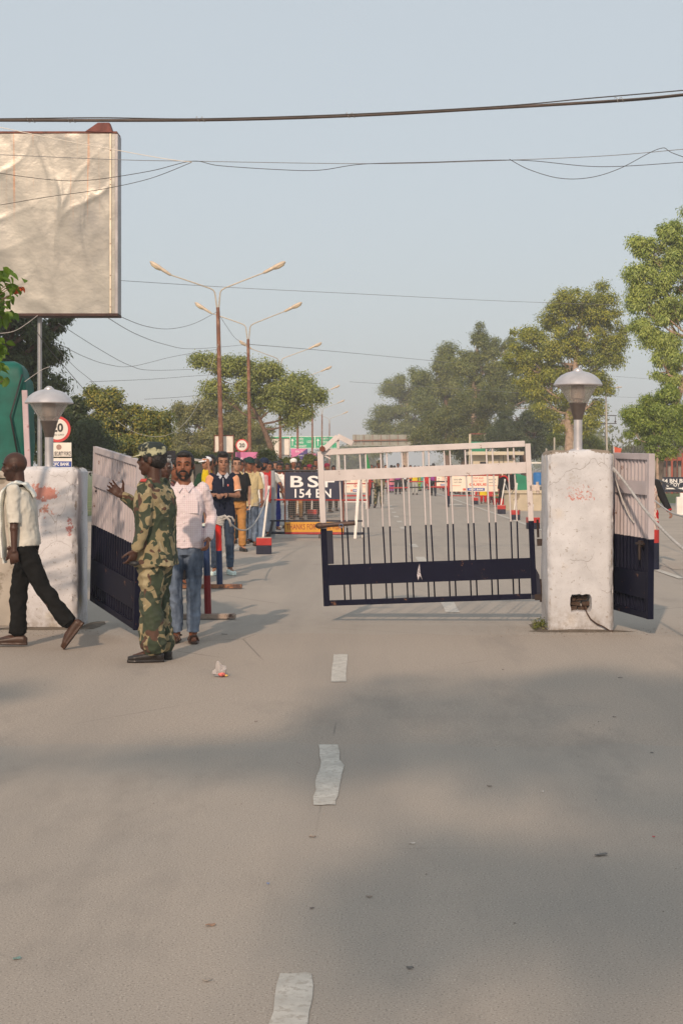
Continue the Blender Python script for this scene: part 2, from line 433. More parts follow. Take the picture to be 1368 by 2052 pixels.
# ------------------------------------------------------------------ gate pillars
def pillar_mat(name, tint, seed, red):
    m, t, b = newmat(name); q = NB(t); co = q.coord(); s = q.sep(co); mp = q.mapping(co, (1, 1, 1), (seed, seed * 2, 0))
    c = q.ramp(q.noise(mp, 3, 6, .65), [(.3, tuple(x * .78 for x in tint)), (.62, tint)])
    c = q.mix(q.ramp(q.noise(mp, 2.2, 4), [(.62, 0), (.72, .45)]), c, (.58, .50, .22) if red > 1 else (.60, .52, .42))
    c = q.mix(q.ramp(q.noise(mp, 26, 6, .75), [(.605, 0), (.635, .75)]), c, (.26, .22, .18))      # small chips
    c = q.mix(q.ramp(q.noise(mp, 9, 8, .8), [(.63, 0), (.65, .7)]), c, (.20, .16, .13))
    # splashed mud near the ground
    mud = q.math('MULTIPLY', q.math('SUBTRACT', .38, s[2], True), q.ramp(q.noise(mp, 12, 6, .7), [(.35, 0), (.7, 2.6)]), True)
    c = q.mix(mud, c, (.20, .16, .12))
    # bare cement where plaster broke off along the top
    top = q.math('ADD', s[2], q.math('MULTIPLY', q.noise(mp, 7, 5, .7), .16))
    edge = q.math('MULTIPLY', q.math('ABSOLUTE', s[0]), .22)
    c = q.mix(q.math('GREATER_THAN', q.math('ADD', top, edge), 1.862 if red < 2 else 1.72), c, (.25, .21, .17))
    ed = q.math('ADD', q.math('MINIMUM', q.math('ABSOLUTE', s[0]), q.math('ABSOLUTE', s[1])), q.math('MULTIPLY', q.noise(mp, 8, 6, .75), .07))
    c = q.mix(q.math('MULTIPLY', q.math('GREATER_THAN', ed, .336), .8), c, (.27, .22, .18))
    # the old red paint showing through
    def blob(cx, cz, rx, rz, soft, thr, sc, colr, amt=.85):
        dx = q.math('DIVIDE', q.math('SUBTRACT', s[0], cx), rx); dz = q.math('DIVIDE', q.math('SUBTRACT', s[2], cz), rz)
        d = q.math('ADD', q.math('MULTIPLY', dx, dx), q.math('MULTIPLY', dz, dz))
        w = q.math('SUBTRACT', 1, q.math('MINIMUM', d, 3.0))
        v_ = q.math('ADD', q.noise(mp, sc, 7, .75), q.math('MULTIPLY', q.math('SUBTRACT', w, .55), .22))
        return q.math('MULTIPLY', q.ramp(v_, [(thr, 0), (thr + .03, 1)]), amt), colr
    if red == 1:
        spots = [blob(-.02, 1.35, .24, .12, 1, .60, 30, (.45, .16, .12)), blob(-.04, 1.47, .2, .1, 1, .60, 20, (.42, .40, .38), .6), blob(.0, 1.3, .27, .06, 1, .60, 34, (.50, .16, .12))]
    else:
        spots = [blob(-.02, 1.34, .17, .10, 1, .44, 9, (.48, .17, .12)), blob(.02, 1.16, .2, .14, 1, .60, 14, (.45, .18, .13)), blob(.24, 1.0, .05, .12, 1, .52, 18, (.40, .12, .10))]
    for k, cc in spots: c = q.mix(k, c, cc)
    cr = q.n('ShaderNodeTexVoronoi', feature='DISTANCE_TO_EDGE'); cr.inputs['Scale'].default_value = 2.1
    q.l(q.mix(.18, mp, q.n('ShaderNodeTexNoise', Scale=4.0).outputs[1]), cr.inputs['Vector'])
    crk = q.math('MULTIPLY', q.math('LESS_THAN', cr.outputs[0], .0032), q.ramp(q.noise(mp, 1.7, 2), [(.5, 0), (.56, .6)]))
    c = q.mix(crk, c, (.22, .18, .15))
    q.l(c, b.inputs['Base Color']); b.inputs['Roughness'].default_value = .85; b.inputs['Specular IOR Level'].default_value = .2
    h = q.math('SUBTRACT', q.noise(mp, 14, 7, .65), q.math('MULTIPLY', crk, .5)); q.bump(h, b, .6, .012)
    return m
def pillar(name, x0, x1, y0, y1, h, m, seed, cut=None):
    nx, ny, nz = 26, 26, 66; bm = bmesh.new()
    bmesh.ops.create_cube(bm, size=1); bmesh.ops.scale(bm, vec=(x1 - x0, y1 - y0, h), verts=bm.verts); bmesh.ops.translate(bm, vec=(0, 0, h / 2), verts=bm.verts)
    for ax, n in ((0, nx), (1, ny), (2, nz)):
        es = [e for e in bm.edges if abs((e.verts[0].co - e.verts[1].co)[ax]) > 1e-5 and abs((e.verts[0].co - e.verts[1].co).normalized()[ax]) > .99]
        bmesh.ops.subdivide_edges(bm, edges=es, cuts=n, use_grid_fill=True)
    hx, hy = (x1 - x0) / 2, (y1 - y0) / 2
    for v in bm.verts:
        p = v.co; dx = hx - abs(p.x); dy = hy - abs(p.y); dz = h - p.z
        s_ = Vector((seed, seed, seed))
        # rounded worn edges
        for (a, bb) in ((dx, dy), (dx, dz), (dy, dz)):
            if a < .035 and bb < .035:
                r = .035; q = math.sqrt((r - a) ** 2 + (r - bb) ** 2)
                if q > r * .75:
                    k = (q - r * .75) * .8 + max(0, noise.noise(p * 17 + s_) - .1) * .022
                    if a is dx or bb is dx and False: pass
                    if (a, bb) == (dx, dy): p.x -= math.copysign(k, p.x); p.y -= math.copysign(k, p.y)
                    elif (a, bb) == (dx, dz): p.x -= math.copysign(k, p.x); p.z -= k
                    else: p.y -= math.copysign(k, p.y); p.z -= k
        n = noise.noise(p * 3 + s_) * .010 + noise.noise(p * 13 + s_) * .004
        d = Vector((p.x if dx < .01 else 0, p.y if dy < .01 else 0, 0))
        if d.length > 0: p += d.normalized() * n
        if dz < .05: p.z += noise.noise(Vector((p.x * 4, p.y * 4, seed))) * .02
    me = bpy.data.meshes.new(name); bm.to_mesh(me); bm.free()
    root = empty(name, ((x0 + x1) / 2, (y0 + y1) / 2, 0))
    if cut:
        cx, cz, w, hh, dep = cut
        cb = bmesh.new(); n = 22; vs = []
        for lay in range(3):
            row = []
            for j in range(n):
                t = 2 * math.pi * j / n; ct, st = math.cos(t), math.sin(t)
                k = 1 / max(abs(ct), abs(st)) * (.86 + .14 * noise.noise(Vector((j * .9, lay * .1, 3)))) * (1 - .08 * lay)
                row.append(cb.verts.new((cx + ct * k * w / 2, -hy - .05 + lay * (dep + .05) / 2, cz + st * k * hh / 2)))
            vs.append(row)
        for l in range(2):
            for j in range(n): cb.faces.new((vs[l][j], vs[l][(j + 1) % n], vs[l + 1][(j + 1) % n], vs[l + 1][j]))
        cb.faces.new(vs[0]); cb.faces.new(vs[2]); bmesh.ops.recalc_face_normals(cb, faces=cb.faces)
        cme = bpy.data.meshes.new('c'); cb.to_mesh(cme); cb.free(); co = bpy.data.objects.new('c', cme); COL.objects.link(co)
        def f(o):
            md = o.modifiers.new('b', 'BOOLEAN'); md.operation = 'DIFFERENCE'; md.object = co; md.solver = 'EXACT'
        me = evalmesh(me, [f], name); bpy.data.objects.remove(co)
    me.materials.clear()
    body = link('shaft', me, m, root)
    me.polygons.foreach_set('use_smooth', [True] * len(me.polygons)); me.set_sharp_from_angle(angle=R(50))
    return root
PR = (1.757, 2.395, 15.03, 15.67, 1.76); PL = (-3.49, -2.857, 15.26, 15.9, 1.59)
pr = pillar('gate_pillar', *PR, pillar_mat('whitewash', (.60, .60, .62), 3.1, 1), 3.1, cut=(.0, .275, .25, .20, .17))
tag(pr, 'whitewashed square gate pillar with a broken hole near its foot, lamp on top', 'pillar')
pl = pillar('gate_pillar', *PL, pillar_mat('whitewash_red', (.64, .63, .65), 8.3, 2), 8.3)
tag(pl, 'low whitewashed gate pillar with red peeling patches behind the walking man', 'pillar')
# bare bricks and rubble seen inside the hole
m_brk = M('old_brick', (.07, .045, .032), .4, 20, .95, 0, .7, 60)
hy = .32
for i, (x, z, w) in enumerate([(-.07, .215, .09), (.03, .21, .09), (-.05, .262, .11), (.06, .258, .07), (-.075, .31, .07), (.02, .315, .11)]):
    MB().box((x, -hy + .165 - random.uniform(0, .03) - .02, z), (w, .07, .042), Matrix.Rotation(random.uniform(-.15, .15), 3, 'Y')).build('brick', m_brk, pr, bevel=.005)
MB().tube([(.03, -.20, .25), (.045, -.31, .215), (.055, -.335, .18), (.09, -.342, .12), (.15, -.345, .075), (.21, -.35, .05), (.27, -.37, .012), (.30, -.39, .008)], .007, 6).build('cable', m_leather, pr, 2)
dirt_pile(2.07, 15.02, .50, .10); dirt_pile(1.72, 15.35, .10, .42); dirt_pile(-3.2, 15.24, .5, .10); dirt_pile(-2.75, 15.6, .10, .4)
# weeds at the left foot of the right pillar
# wall running on from the left pillar
m_wall = M('grey_plaster', (.40, .36, .31), .2, 2.5, .9, 0, .6, 12, dirt=(.24, .21, .17), dthr=.56, dsc=4)
w = empty('boundary_wall', (-3.5, 15.6, 0), 0, 'grey weathered stone wall running left from the low pillar', 'wall')
MB().box((-2.3, .05, .74), (4.55, .26, 1.48)).build('masonry', m_wall, w, bevel=.012)
MB().box((-2.3, .05, 1.52), (4.55, .32, .075)).build('coping', m_wall, w, bevel=.012)

def post_lamp(x, y, z, label, s=1.0, ph=.33):
    r = empty('post_lamp', (x, y, z), 0, label, 'lamp', 'dish shaped lamps on the gate pillars')
    MB().tube([(0, 0, -.03), (0, 0, ph + .03)], .043, 20).build('post', m_lampal, r, 1)
    MB().lathe((0, 0, 0), [(.08, 0), (.08, .012), (.05, .02)], 20).build('base_plate', m_lampal, r, 1)
    z0 = ph
    MB().lathe((0, 0, 0), [(.046, z0 - .02), (.050, z0), (.052, z0 + .01), (.082, z0 + .125), (.088, z0 + .135), (.088, z0 + .145), (.06, z0 + .146)], 28).build('cup', M('lamp_cup', (.20, .17, .155), .15, 9, .35, .8, .1, 60), r, 1)
    # faceted glass bowl
    m, t, b = newmat('lamp_glass'); q = NB(t)
    b.inputs['Base Color'].default_value = (.86, .84, .82, 1); b.inputs['Roughness'].default_value = .12
    b.inputs['Transmission Weight'].default_value = .85; b.inputs['IOR'].default_value = 1.25
    n = 16; prof_o = [(.088, z0 + .146), (.15, z0 + .245), (.198, z0 + .325)]
    mb = MB(); v = []; f = []
    for (rr, zz) in prof_o + [(a - .004, c) for a, c in prof_o[::-1]]:
        for j in range(n):
            t_ = 2 * math.pi * j / n; v.append((rr * math.cos(t_), rr * math.sin(t_), zz))
    for i in range(5):
        for j in range(n): f.append((i * n + j, i * n + (j + 1) % n, (i + 1) * n + (j + 1) % n, (i + 1) * n + j))
    for j in range(n): f.append((5 * n + j, 5 * n + (j + 1) % n, (j + 1) % n, j))
    mb.add(v, f).build('glass_bowl', m, r)
    MB().lathe((0, 0, 0), [(.045, z0 + .15), (.05, z0 + .17), (.072, z0 + .19), (.072, z0 + .3), (.05, z0 + .33)], 18).build('bulb_housing', M('bulb_housing', (.50, .38, .30), .1, 8, .4, .3, 0), r, 1)
    d = [(.20, z0 + .322), (.240, z0 + .318), (.243, z0 + .326), (.238, z0 + .336), (.222, z0 + .366), (.196, z0 + .396), (.16, z0 + .424), (.115, z0 + .446), (.06, z0 + .460), (.05, z0 + .462), (.048, z0 + .472), (.030, z0 + .484), (.024, z0 + .492), (.008, z0 + .496)]
    MB().lathe((0, 0, 0), d, 40).build('shade', m_lampal, r, 1)
    return r
post_lamp(2.09, 15.35, 1.755, 'round aluminium dish lamp on a post atop the taller right pillar')
lp2 = post_lamp(-3.19, 15.55, 1.585, 'round aluminium dish lamp on a post atop the low left pillar')

# ------------------------------------------------------------------ main gate
def gate_root(hx, hy_, hz, ang, sag, label):
    r = empty('iron_gate', (hx, hy_, hz), 0, label, 'gate')
    r.rotation_mode = 'QUATERNION'
    r.rotation_quaternion = (Matrix.Rotation(ang, 3, 'Z') @ Matrix.Rotation(sag, 3, 'Y')).to_quaternion()
    return r
L, H = 2.165, 1.60
g = gate_root(1.715, 15.6, .265, math.atan2(.2, -2.18), .042, 'open barred iron gate, pinkish white above and navy below, across the road')
MB().beam((0.03, 0, 0.045), (.03, 0, H - .03), .055, .05, (0, 1, 0)).build('stile', m_gate, g, bevel=.006)
MB().beam((L - .03, 0, 0), (L - .03, 0, H - .02), .06, .05, (0, 1, 0)).build('stile', m_gate, g, bevel=.006)
MB().beam((.058, 0, .03), (L - .06, 0, .03), .045, .055).build('bottom_rail', m_gate, g, bevel=.005)
MB().beam((.058, 0, H - .03), (L - .06, 0, H - .03), .045, .06).build('top_rail', m_gate, g, bevel=.005)
def plate(z0, z1, name):
    n = 40; v = []; f = []
    for yy in (.021, .027):
        for i in range(n + 1):
            for z in (z0, (z0 + z1) / 2, z1):
                x = .058 + (L - .118) * i / n
                v.append((x, yy + .003 * noise.noise(Vector((x * 4, z * 5, z0))), z + .002 * noise.noise(Vector((x * 5, z * 9, 1)))))
    def I(l, i, k): return l * (n + 1) * 3 + i * 3 + k
    for i in range(n):
        for k in (0, 1):
            f.append((I(0, i, k), I(0, i + 1, k), I(0, i + 1, k + 1), I(0, i, k + 1))); f.append((I(1, i, k), I(1, i, k + 1), I(1, i + 1, k + 1), I(1, i + 1, k)))
        f.append((I(0, i, 0), I(1, i, 0), I(1, i + 1, 0), I(0, i + 1, 0))); f.append((I(0, i, 2), I(0, i + 1, 2), I(1, i + 1, 2), I(1, i, 2)))
    for i in (0, n):
        for k in (0, 1): f.append((I(0, i, k), I(0, i, k + 1), I(1, i, k + 1), I(1, i, k)))
    return MB().add(v, f).build(name, m_gate, g, 1)
plate(.212, .420, 'lower_plate'); plate(1.275, 1.385, 'upper_plate')
# scraped paint scar on the lower plate
MB().add([(1.148, .0285, .235), (1.165, .0285, .30), (1.17, .0285, .40), (1.185, .0285, .36), (1.20, .0285, .29), (1.19, .0285, .23), (1.175, .0285, .28)], [(0, 1, 2, 3, 4, 5, 6)]).build('paint_scar', M('bare_scar', (.45, .42, .45), .7, 60, .6, 0, .3, 80), g)
for i in range(9):
    for s_ in (-.03, .03):
        x = .205 + .214 * i + s_
        b1 = random.uniform(-.008, .008); b2 = random.uniform(-.012, .012)
        MB().tube([(x, 0, .055), (x + b1 * .3, 0, .45), (x + b1, b2, .8), (x + b1 * .5, 0, 1.25), (x, 0, H - .055)], .0078, 8).build('bar', m_gate, g, 2)
# gusset, hinges, latch
m_grease = M('greasy_iron', (.035, .022, .018), .4, 20, .5, .3, .4, 60)
MB().add([(x, y, z) for y in (-.02, .02) for x, z in ((.0, .0), (.055, .0), (.055, .36), (.025, .36), (-.03, .24), (-.04, .05))], [(0,1,2,3,4,5), (11,10,9,8,7,6)] + [(i, (i + 1) % 6, 6 + (i + 1) % 6, 6 + i) for i in range(6)]).build('gusset', m_navyp, g, bevel=.003)
MB().tube([(-.045, 0, -.03), (-.045, 0, .2)], .022, 10).box((-.02, 0, .02), (.09, .05, .06)).build('hinge', m_grease, g, 1)
MB().box((-.02, 0, 1.12), (.10, .05, .06)).tube([(-.05, 0, 1.06), (-.05, 0, 1.18)], .016, 10).build('hinge', M('hinge_pink', (.55, .47, .42), .3, 20, .6, .1, .3, 60), g, bevel=.003)
MB().tube([(-.035, .0, .62), (-.035, 0, .8)], .012, 8).box((-.05, 0, .57), (.06, .04, .07)).build('latch_bolt', m_grease, g, 1)
# swivel lock bar at the free end (half way up)
MB().tube([(L + .02, .055, .825), (L - .15, .062, .832), (L - .36, .052, .838)], [.026, .024, .023], 12).ell((L - .0, .055, .825), (.05, .035, .032)).build('lock_bar', M('lock_brown', (.075, .045, .035), .4, 12, .5, .2, .3, 60), g, 1)
MB().box((L - .085, .0, .60), (.07, .03, .34)).build('lock_plate', m_navyp, g, bevel=.004)
MB().tube([(L - .22 + .02 * math.cos(t), .088 + .004 * math.sin(t * 3), .815 + .02 * math.sin(t)) for t in np.linspace(0, 9, 22)], .004, 5).build('tie_wire', M('blue_wire', (.12, .16, .26), .2, 20, .6, 0, 0), g, 2)
# folded arrow shaped flap latch on the top corner
MB().beam((L - .075, .04, H + .0), (L - .22, .04, H + .125), .035, .055, (0, 0, 1)).build('latch_arm', m_gate, g, bevel=.004)
MB().beam((L - .215, .04, H + .13), (L - .37, .04, H + .045), .03, .055, (0, 0, 1)).build('latch_arm', m_gate, g, bevel=.004)
MB().beam((L - .22, .02, H - .0), (L - .22, .02, H + .11), .02, .02, (0, 1, 0)).build('latch_strut', m_gate, g)
MB().tube([(L - .06, .03, H + .005), (L - .06, .085, H + .005)], .028, 16).build('pivot_bolt', m_rustp, g, 1)
MB().beam((L - .13, 0, H - .10), (L - .06, 0, H - .055), .012, .012).build('brace', m_gate, g)

# ------------------------------------------------------------------ corrugated leaves
def leaf(hx, hy_, hz, ang, sag, L, H, label, split):
    r = gate_root(hx, hy_, hz, ang, sag, label); r.name = 'sheet_metal_gate'
    m = Msplit('leaf_paint_%d' % int(split * 100), (.50, .45, .465), (.007, .008, .022), split)
    MB().beam((.03, 0, 0), (.03, 0, H), .05, .045, (0, 1, 0)).build('stile', m, r, bevel=.004)
    MB().beam((L - .025, 0, 0), (L - .025, 0, H), .05, .06, (0, 1, 0)).build('stile', m, r, bevel=.004)
    MB().beam((.055, 0, .03), (L - .05, 0, .03), .045, .06).build('bottom_rail', m, r, bevel=.004)
    MB().beam((.055, 0, H - .03), (L - .05, 0, H - .03), .045, .06).build('top_rail', m, r, bevel=.004)
    MB().box((L / 2, -.026, H * .79), (L - .106, .008, .13)).build('cross_band', m, r, bevel=.002)
    MB().box((L / 2, -.026, H * .2), (L - .106, .008, .25)).build('cross_band', m, r, bevel=.002)
    per = .085; pr_ = []; x = .05; k = 0
    while x < L - .05:
        for dx, y in ((0, 0), (.03, 0), (.04, .022), (.075, .022)):
            if x + dx < L - .045: pr_.append((x + dx, y))
        x += per
    v = []; f = []; n = len(pr_)
    for side in (0, .003):
        for z in (.05, H - .05): v += [(a, b_ + side - .005, z) for a, b_ in pr_]
    for i in range(n - 1):
        f.append((i, i + 1, n + i + 1, n + i)); f.append((2 * n + i, 3 * n + i, 3 * n + i + 1, 2 * n + i + 1))
        f.append((i, 2 * n + i, 2 * n + i + 1, i + 1)); f.append((n + i, n + i + 1, 3 * n + i + 1, 3 * n + i))
    MB().add(v, f).build('corrugated_sheet', m, r)
    for z in (.25, .95, 1.35): MB().tube([(-.02, 0, z - .05), (-.02, 0, z + .05)], .015, 8).build('hinge', m_grease, r, 1)
    return r
lf = leaf(-2.775, 15.62, .25, math.atan2(-1.5, .68), .088, 1.65, 1.56, 'pink and navy corrugated gate leaf hinged on the low left pillar', .77)
for z in (1.21, 1.12): MB().tube([(.12, -.007, z), (.12, -.02, z)], .011, 8).build('bolt_hole', m_black, lf)
rf = leaf(2.455, 15.4, .18, math.atan2(-.85, .21), .02, .875, 1.56, 'grey and navy corrugated gate leaf behind the tall right pillar', .755)
MB().tube([(.62, -.04, .70), (.80, -.04, .705)], .012, 8).tube([(.70, -.045, .70), (.71, -.045, .55)], .014, 8).box((.70, -.03, .70), (.06, .03, .06)).build('bolt_latch', m_grease, rf, 1)
MB().tube([(.045, -.035, .2), (.045, -.035, 1.05)], .006, 6).build('lock_rod', m_rustp, rf, 2)

# ------------------------------------------------------------------ trees
def crown_mesh(name, clumps, nleaf, size, m, parent, droop=.35, aspect=.45):
    """clumps: array (x,y,z,r). many small leaf faces spread through every clump"""
    cl = np.array(clumps); w = cl[:, 3] ** 2; w /= w.sum()
    idx = rng.choice(len(cl), nleaf, p=w); c = cl[idx]
    d = rng.normal(size=(nleaf, 3)); d /= np.linalg.norm(d, axis=1)[:, None]
    u_ = rng.random(nleaf); rad = c[:, 3] * (u_ ** .5) * (1 + .55 * u_ ** 6 * rng.random(nleaf))
    p = c[:, :3] + d * rad[:, None] * np.array([1, 1, .75])
    ax = rng.normal(size=(nleaf, 3)); ax[:, 2] -= droop * 2; ax /= np.linalg.norm(ax, axis=1)[:, None]
    cc = cl[:, :3].mean(0); o_ = c[:, :3] - cc; o_ /= (np.linalg.norm(o_, axis=1)[:, None] + 1e-6)
    up = d * 1.0 + o_ * .5 + np.array([0, 0, .35]) + rng.normal(size=(nleaf, 3)) * .55; ax = ax - up * ((ax * up).sum(1) / (up * up).sum(1))[:, None] * .8; ax /= np.linalg.norm(ax, axis=1)[:, None]; bx = np.cross(ax, up); bx /= np.linalg.norm(bx, axis=1)[:, None]
    s = size * (.6 + .8 * rng.random(nleaf))[:, None]
    a = ax * s; b = bx * s * aspect
    V = np.stack([p, p + a * .5 + b * .5, p + a, p + a * .5 - b * .5], 1).reshape(-1, 3)
    me = bpy.data.meshes.new(name); me.vertices.add(len(V)); me.vertices.foreach_set('co', V.ravel())
    me.loops.add(nleaf * 4); me.loops.foreach_set('vertex_index', np.arange(nleaf * 4, dtype=np.int32))
    me.polygons.add(nleaf); me.polygons.foreach_set('loop_start', np.arange(0, nleaf * 4, 4, dtype=np.int32))
    try: me.polygons.foreach_set('loop_total', np.full(nleaf, 4, dtype=np.int32))
    except Exception: pass
    me.update(calc_edges=True)
    return link(name, me, m, parent)
def clumps_of(blobs, Y, cr, dens=1.0, depth=1.0, skin=.55):
    out_ = []
    for b in blobs:
        px, py, rx, ry = b[:4]; rx *= 1.1; ry *= 1.1; dy = b[4] if len(b) > 4 else 0
        c = W(px, py, Y + dy); k = (Y + dy) / FP; a, bb = rx * k, ry * k; dd = (a + bb) / 2 * depth
        n = max(4, int(dens * 3.0 * (a * bb * dd) ** (2 / 3) / cr ** 2))
        for _ in range(n):
            d = rng.normal(size=3); d /= np.linalg.norm(d); u = skin + (1 - skin) * rng.random()
            if rng.random() < .25: u *= rng.random()
            out_.append((c.x + d[0] * a * u, c.y + d[1] * dd * u, c.z + d[2] * bb * u, cr * (.4 + .85 * rng.random())))
    return out_
def tree(name, label, Y, blobs, trunk, leafm, nleaf, size, barkm=None, cr=None, dens=1.0, group=None, cat='tree', depth=1.0, droop=.35, tr=None, limbs=True, aspect=.45):
    """trunk: list of (px, py, radius_m) in photo units at depth Y, first point on the ground"""
    barkm = barkm or m_bark
    base = W(trunk[0][0], trunk[0][1], Y); base.z = 0
    r = empty(name, base, 0, label, cat, group)
    pts = [W(t[0], t[1], Y) - base for t in trunk]; pts[0].z = -.1; rad = [t[2] for t in trunk]
    # smooth trunk
    P = []; RR = []
    for i in range(len(pts) - 1):
        for k in range(4):
            t = k / 4; P.append(pts[i].lerp(pts[i + 1], t) + Vector((random.uniform(-1, 1), random.uniform(-1, 1), 0)) * rad[i] * .18); RR.append(rad[i] * (1 - t) + rad[i + 1] * t)
    P.append(pts[-1]); RR.append(rad[-1]); RR[0] *= 1.35
    MB().tube(P, RR, 10).build('trunk', barkm, r, 2)
    cr = cr or max(.35, min(b[2] for b in blobs) * Y / FP * .4)
    cl = clumps_of(blobs, Y, cr, dens, depth)
    if limbs:
        mb = MB()
        for b in blobs:
            c = W(b[0], b[1], Y + (b[4] if len(b) > 4 else 0)) - base
            i = min(range(len(P)), key=lambda i_: abs(P[i_].z - max(P[len(P) // 2].z, c.z - (c - P[i_]).length * .55)) + .3 * (P[i_] - c).length)
            s_ = P[i]; mid = s_.lerp(c, .5) + Vector((random.uniform(-.3, .3), random.uniform(-.3, .3), -.15 * (c - s_).length))
            r0 = min(RR[i] * .55, .12)
            mb.tube([s_, s_.lerp(mid, .5) + Vector((0, 0, -.05)), mid, mid.lerp(c, .6) , c], [r0, r0 * .8, r0 * .6, r0 * .42, r0 * .2], 6)
            near = [q for q in cl if (Vector(q[:3]) - base - c).length < (b[2] + b[3]) * Y / FP * .6][:7]
            for q in near:
                e = Vector(q[:3]) - base; mb.tube([mid.lerp(c, random.random()), (mid + e) / 2 + Vector((0, 0, .1)), e], [r0 * .35, r0 * .22, r0 * .08], 4)
        mb.build('branches', barkm, r, 2)
    cl = [(q[0] - base.x, q[1] - base.y, q[2], q[3]) for q in cl]
    crown_mesh('crown', cl, int(nleaf * 1.75), size * .84, leafm, r, droop, aspect)
    return r
f_euc = foliage('foliage_olive', (.13, .165, .02), (.27, .30, .04), (.42, .41, .065))
f_pale = foliage('foliage_pale', (.10, .135, .035), (.17, .20, .055), (.26, .28, .075))
f_mid = foliage('foliage_mid', (.07, .092, .022), (.12, .145, .035), (.20, .20, .05))
f_dark = foliage('foliage_dark', (.035, .058, .022), (.065, .095, .035), (.11, .135, .05))
f_bright = foliage('foliage_bright', (.11, .17, .025), (.21, .29, .05), (.33, .40, .085))
f_yel = foliage('foliage_yellowing', (.09, .13, .03), (.17, .20, .045), (.46, .38, .07))
f_grey = foliage('foliage_greygreen', (.14, .155, .06), (.23, .235, .085), (.31, .30, .12))
f_lwm = foliage('foliage_tall', (.19, .26, .065), (.33, .41, .11), (.46, .52, .16))

GR = 'trees lining the right side of the road'
tree('eucalyptus_tree', 'tallest olive green eucalyptus behind the right pillar lamp', 95,
     [(1165,598,62,38),(1120,625,34,34),(1205,640,42,45),(1130,665,42,34),(1185,690,58,40),(1225,680,24,32),(1088,700,52,38),(1048,672,30,26),(1040,720,34,30),(1130,740,52,36),(1190,750,40,44),(1215,720,28,30),(1070,765,45,32),(1150,790,46,32),(1100,810,34,28),(1195,800,22,26),(1128,842,26,20),(1185,850,16,24)],
     [(1141,988,.36),(1141,880,.30),(1138,850,.26),(1150,760,.19),(1160,650,.10)], f_euc, 62000, .17, m_barkp, .62, group=GR, depth=.9)
tree('eucalyptus_tree', 'slim pale eucalyptus with bare white trunk beside the tallest tree', 130,
     [(958,668,18,22),(955,705,26,22),(985,690,20,22),(925,735,34,30),(975,740,34,30),(1010,740,26,30),(1000,785,38,36),(945,785,36,34),(1020,700,16,18),(1060,800,34,34)],
     [(948,973,.35),(949,860,.28),(951,760,.22),(957,670,.08)], f_pale, 40000, .19, m_barkp, .75, group=GR)
tree('shade_tree', 'broad grey green tree in the middle of the right tree line', 150,
     [(882,722,28,26),(905,745,36,30),(868,765,34,32),(925,790,44,36),(875,815,44,36),(920,850,50,36),(900,712,22,18)],
     [(897,968,.4),(897,860,.32),(890,740,.1)], f_pale, 34000, .22, m_bark, .9, group=GR)
tree('shade_tree', 'hazy broad tree near the far end of the right tree line', 185,
     [(788,778,30,28),(825,765,34,26),(855,790,28,30),(795,820,38,36),(835,835,42,40),(770,845,26,30),(860,850,34,36),(810,870,44,30)],
     [(812,962,.4),(812,870,.34),(818,780,.1)], f_pale, 34000, .26, m_barkp, 1.1, group=GR)
tree('shade_tree', 'faint furthest tree at the end of the right tree line', 235,
     [(758,860,18,22),(775,880,30,26),(752,890,16,22)], [(765,956,.3),(765,860,.2)], f_pale, 9000, .32, m_bark, 1.1, group=GR)
tree('bushy_tree', 'dark bushy tree low behind the guard post, left of the darkest one', 122,
     [(890,845,44,36),(935,830,46,36),(975,855,46,42),(915,885,60,34),(990,815,38,34),(855,885,38,32),(960,890,46,30)],
     [(930,976,.35),(930,900,.3),(930,850,.1)], f_mid, 40000, .17, m_bark, .75, group=GR)
tree('bushy_tree', 'darkest round tree behind the gate hinge side', 112,
     [(1040,850,42,32),(1075,865,34,30),(1015,875,40,30),(1055,892,54,24),(1090,885,24,24),(1030,830,24,18)],
     [(1050,980,.35),(1050,900,.3),(1050,860,.1)], f_dark, 34000, .15, m_bark, .6, group=GR)
tree('shrub', 'light green shrub growing behind the tall eucalyptus trunk', 105,
     [(1165,880,34,20),(1120,885,22,18),(1195,888,24,14)], [(1165,980,.12),(1165,890,.08)], f_euc, 9000, .14, m_bark, .5, cat='shrub')
tree('shrub', 'low hazy hedge on the horizon right of the utility pole', 170,
     [(1215,905,28,10),(1250,905,25,10),(1285,905,25,11)], [(1240,965,.12),(1240,900,.08)], f_mid, 7000, .2, m_bark, .6, cat='shrub')
# right foreground eucalyptus
tree('eucalyptus_tree', 'tall drooping light green eucalyptus with leaning trunk at the right edge', 62,
     [(1322,462,46,28),(1288,490,24,28),(1278,540,18,30),(1276,610,18,28),(1272,650,18,24),(1330,730,30,26),(1290,505,26,26),(1345,505,40,42),(1300,550,34,36),(1352,575,44,46),(1285,600,22,26),(1310,615,38,34),(1283,652,20,26),(1340,655,40,38),(1310,690,20,24),(1352,720,30,30),(1345,760,22,26),(1410,520,60,70),(1420,640,60,80),(1400,440,30,30),(1450,720,50,50)],
     [(1311,1018,.17),(1322,930,.15),(1336,865,.16),(1352,810,.15),(1372,760,.13),(1395,680,.11),(1390,560,.06)], f_lwm, 60000, .155, m_barkp, .42, droop=.8, aspect=.32, depth=.8)
tree('young_tree', 'bushy bright green young tree around the leaning trunk at right', 60,
     [(1288,832,32,30),(1325,805,38,34),(1310,858,40,34),(1268,855,18,16),(1352,845,34,40),(1385,860,34,40),(1328,900,16,24),(1340,790,30,22),(1300,880,22,20)],
     [(1318,1019,.06),(1317,950,.06),(1316,890,.05)], f_bright, 34000, .13, m_barkp, .34, droop=.5, aspect=.34)
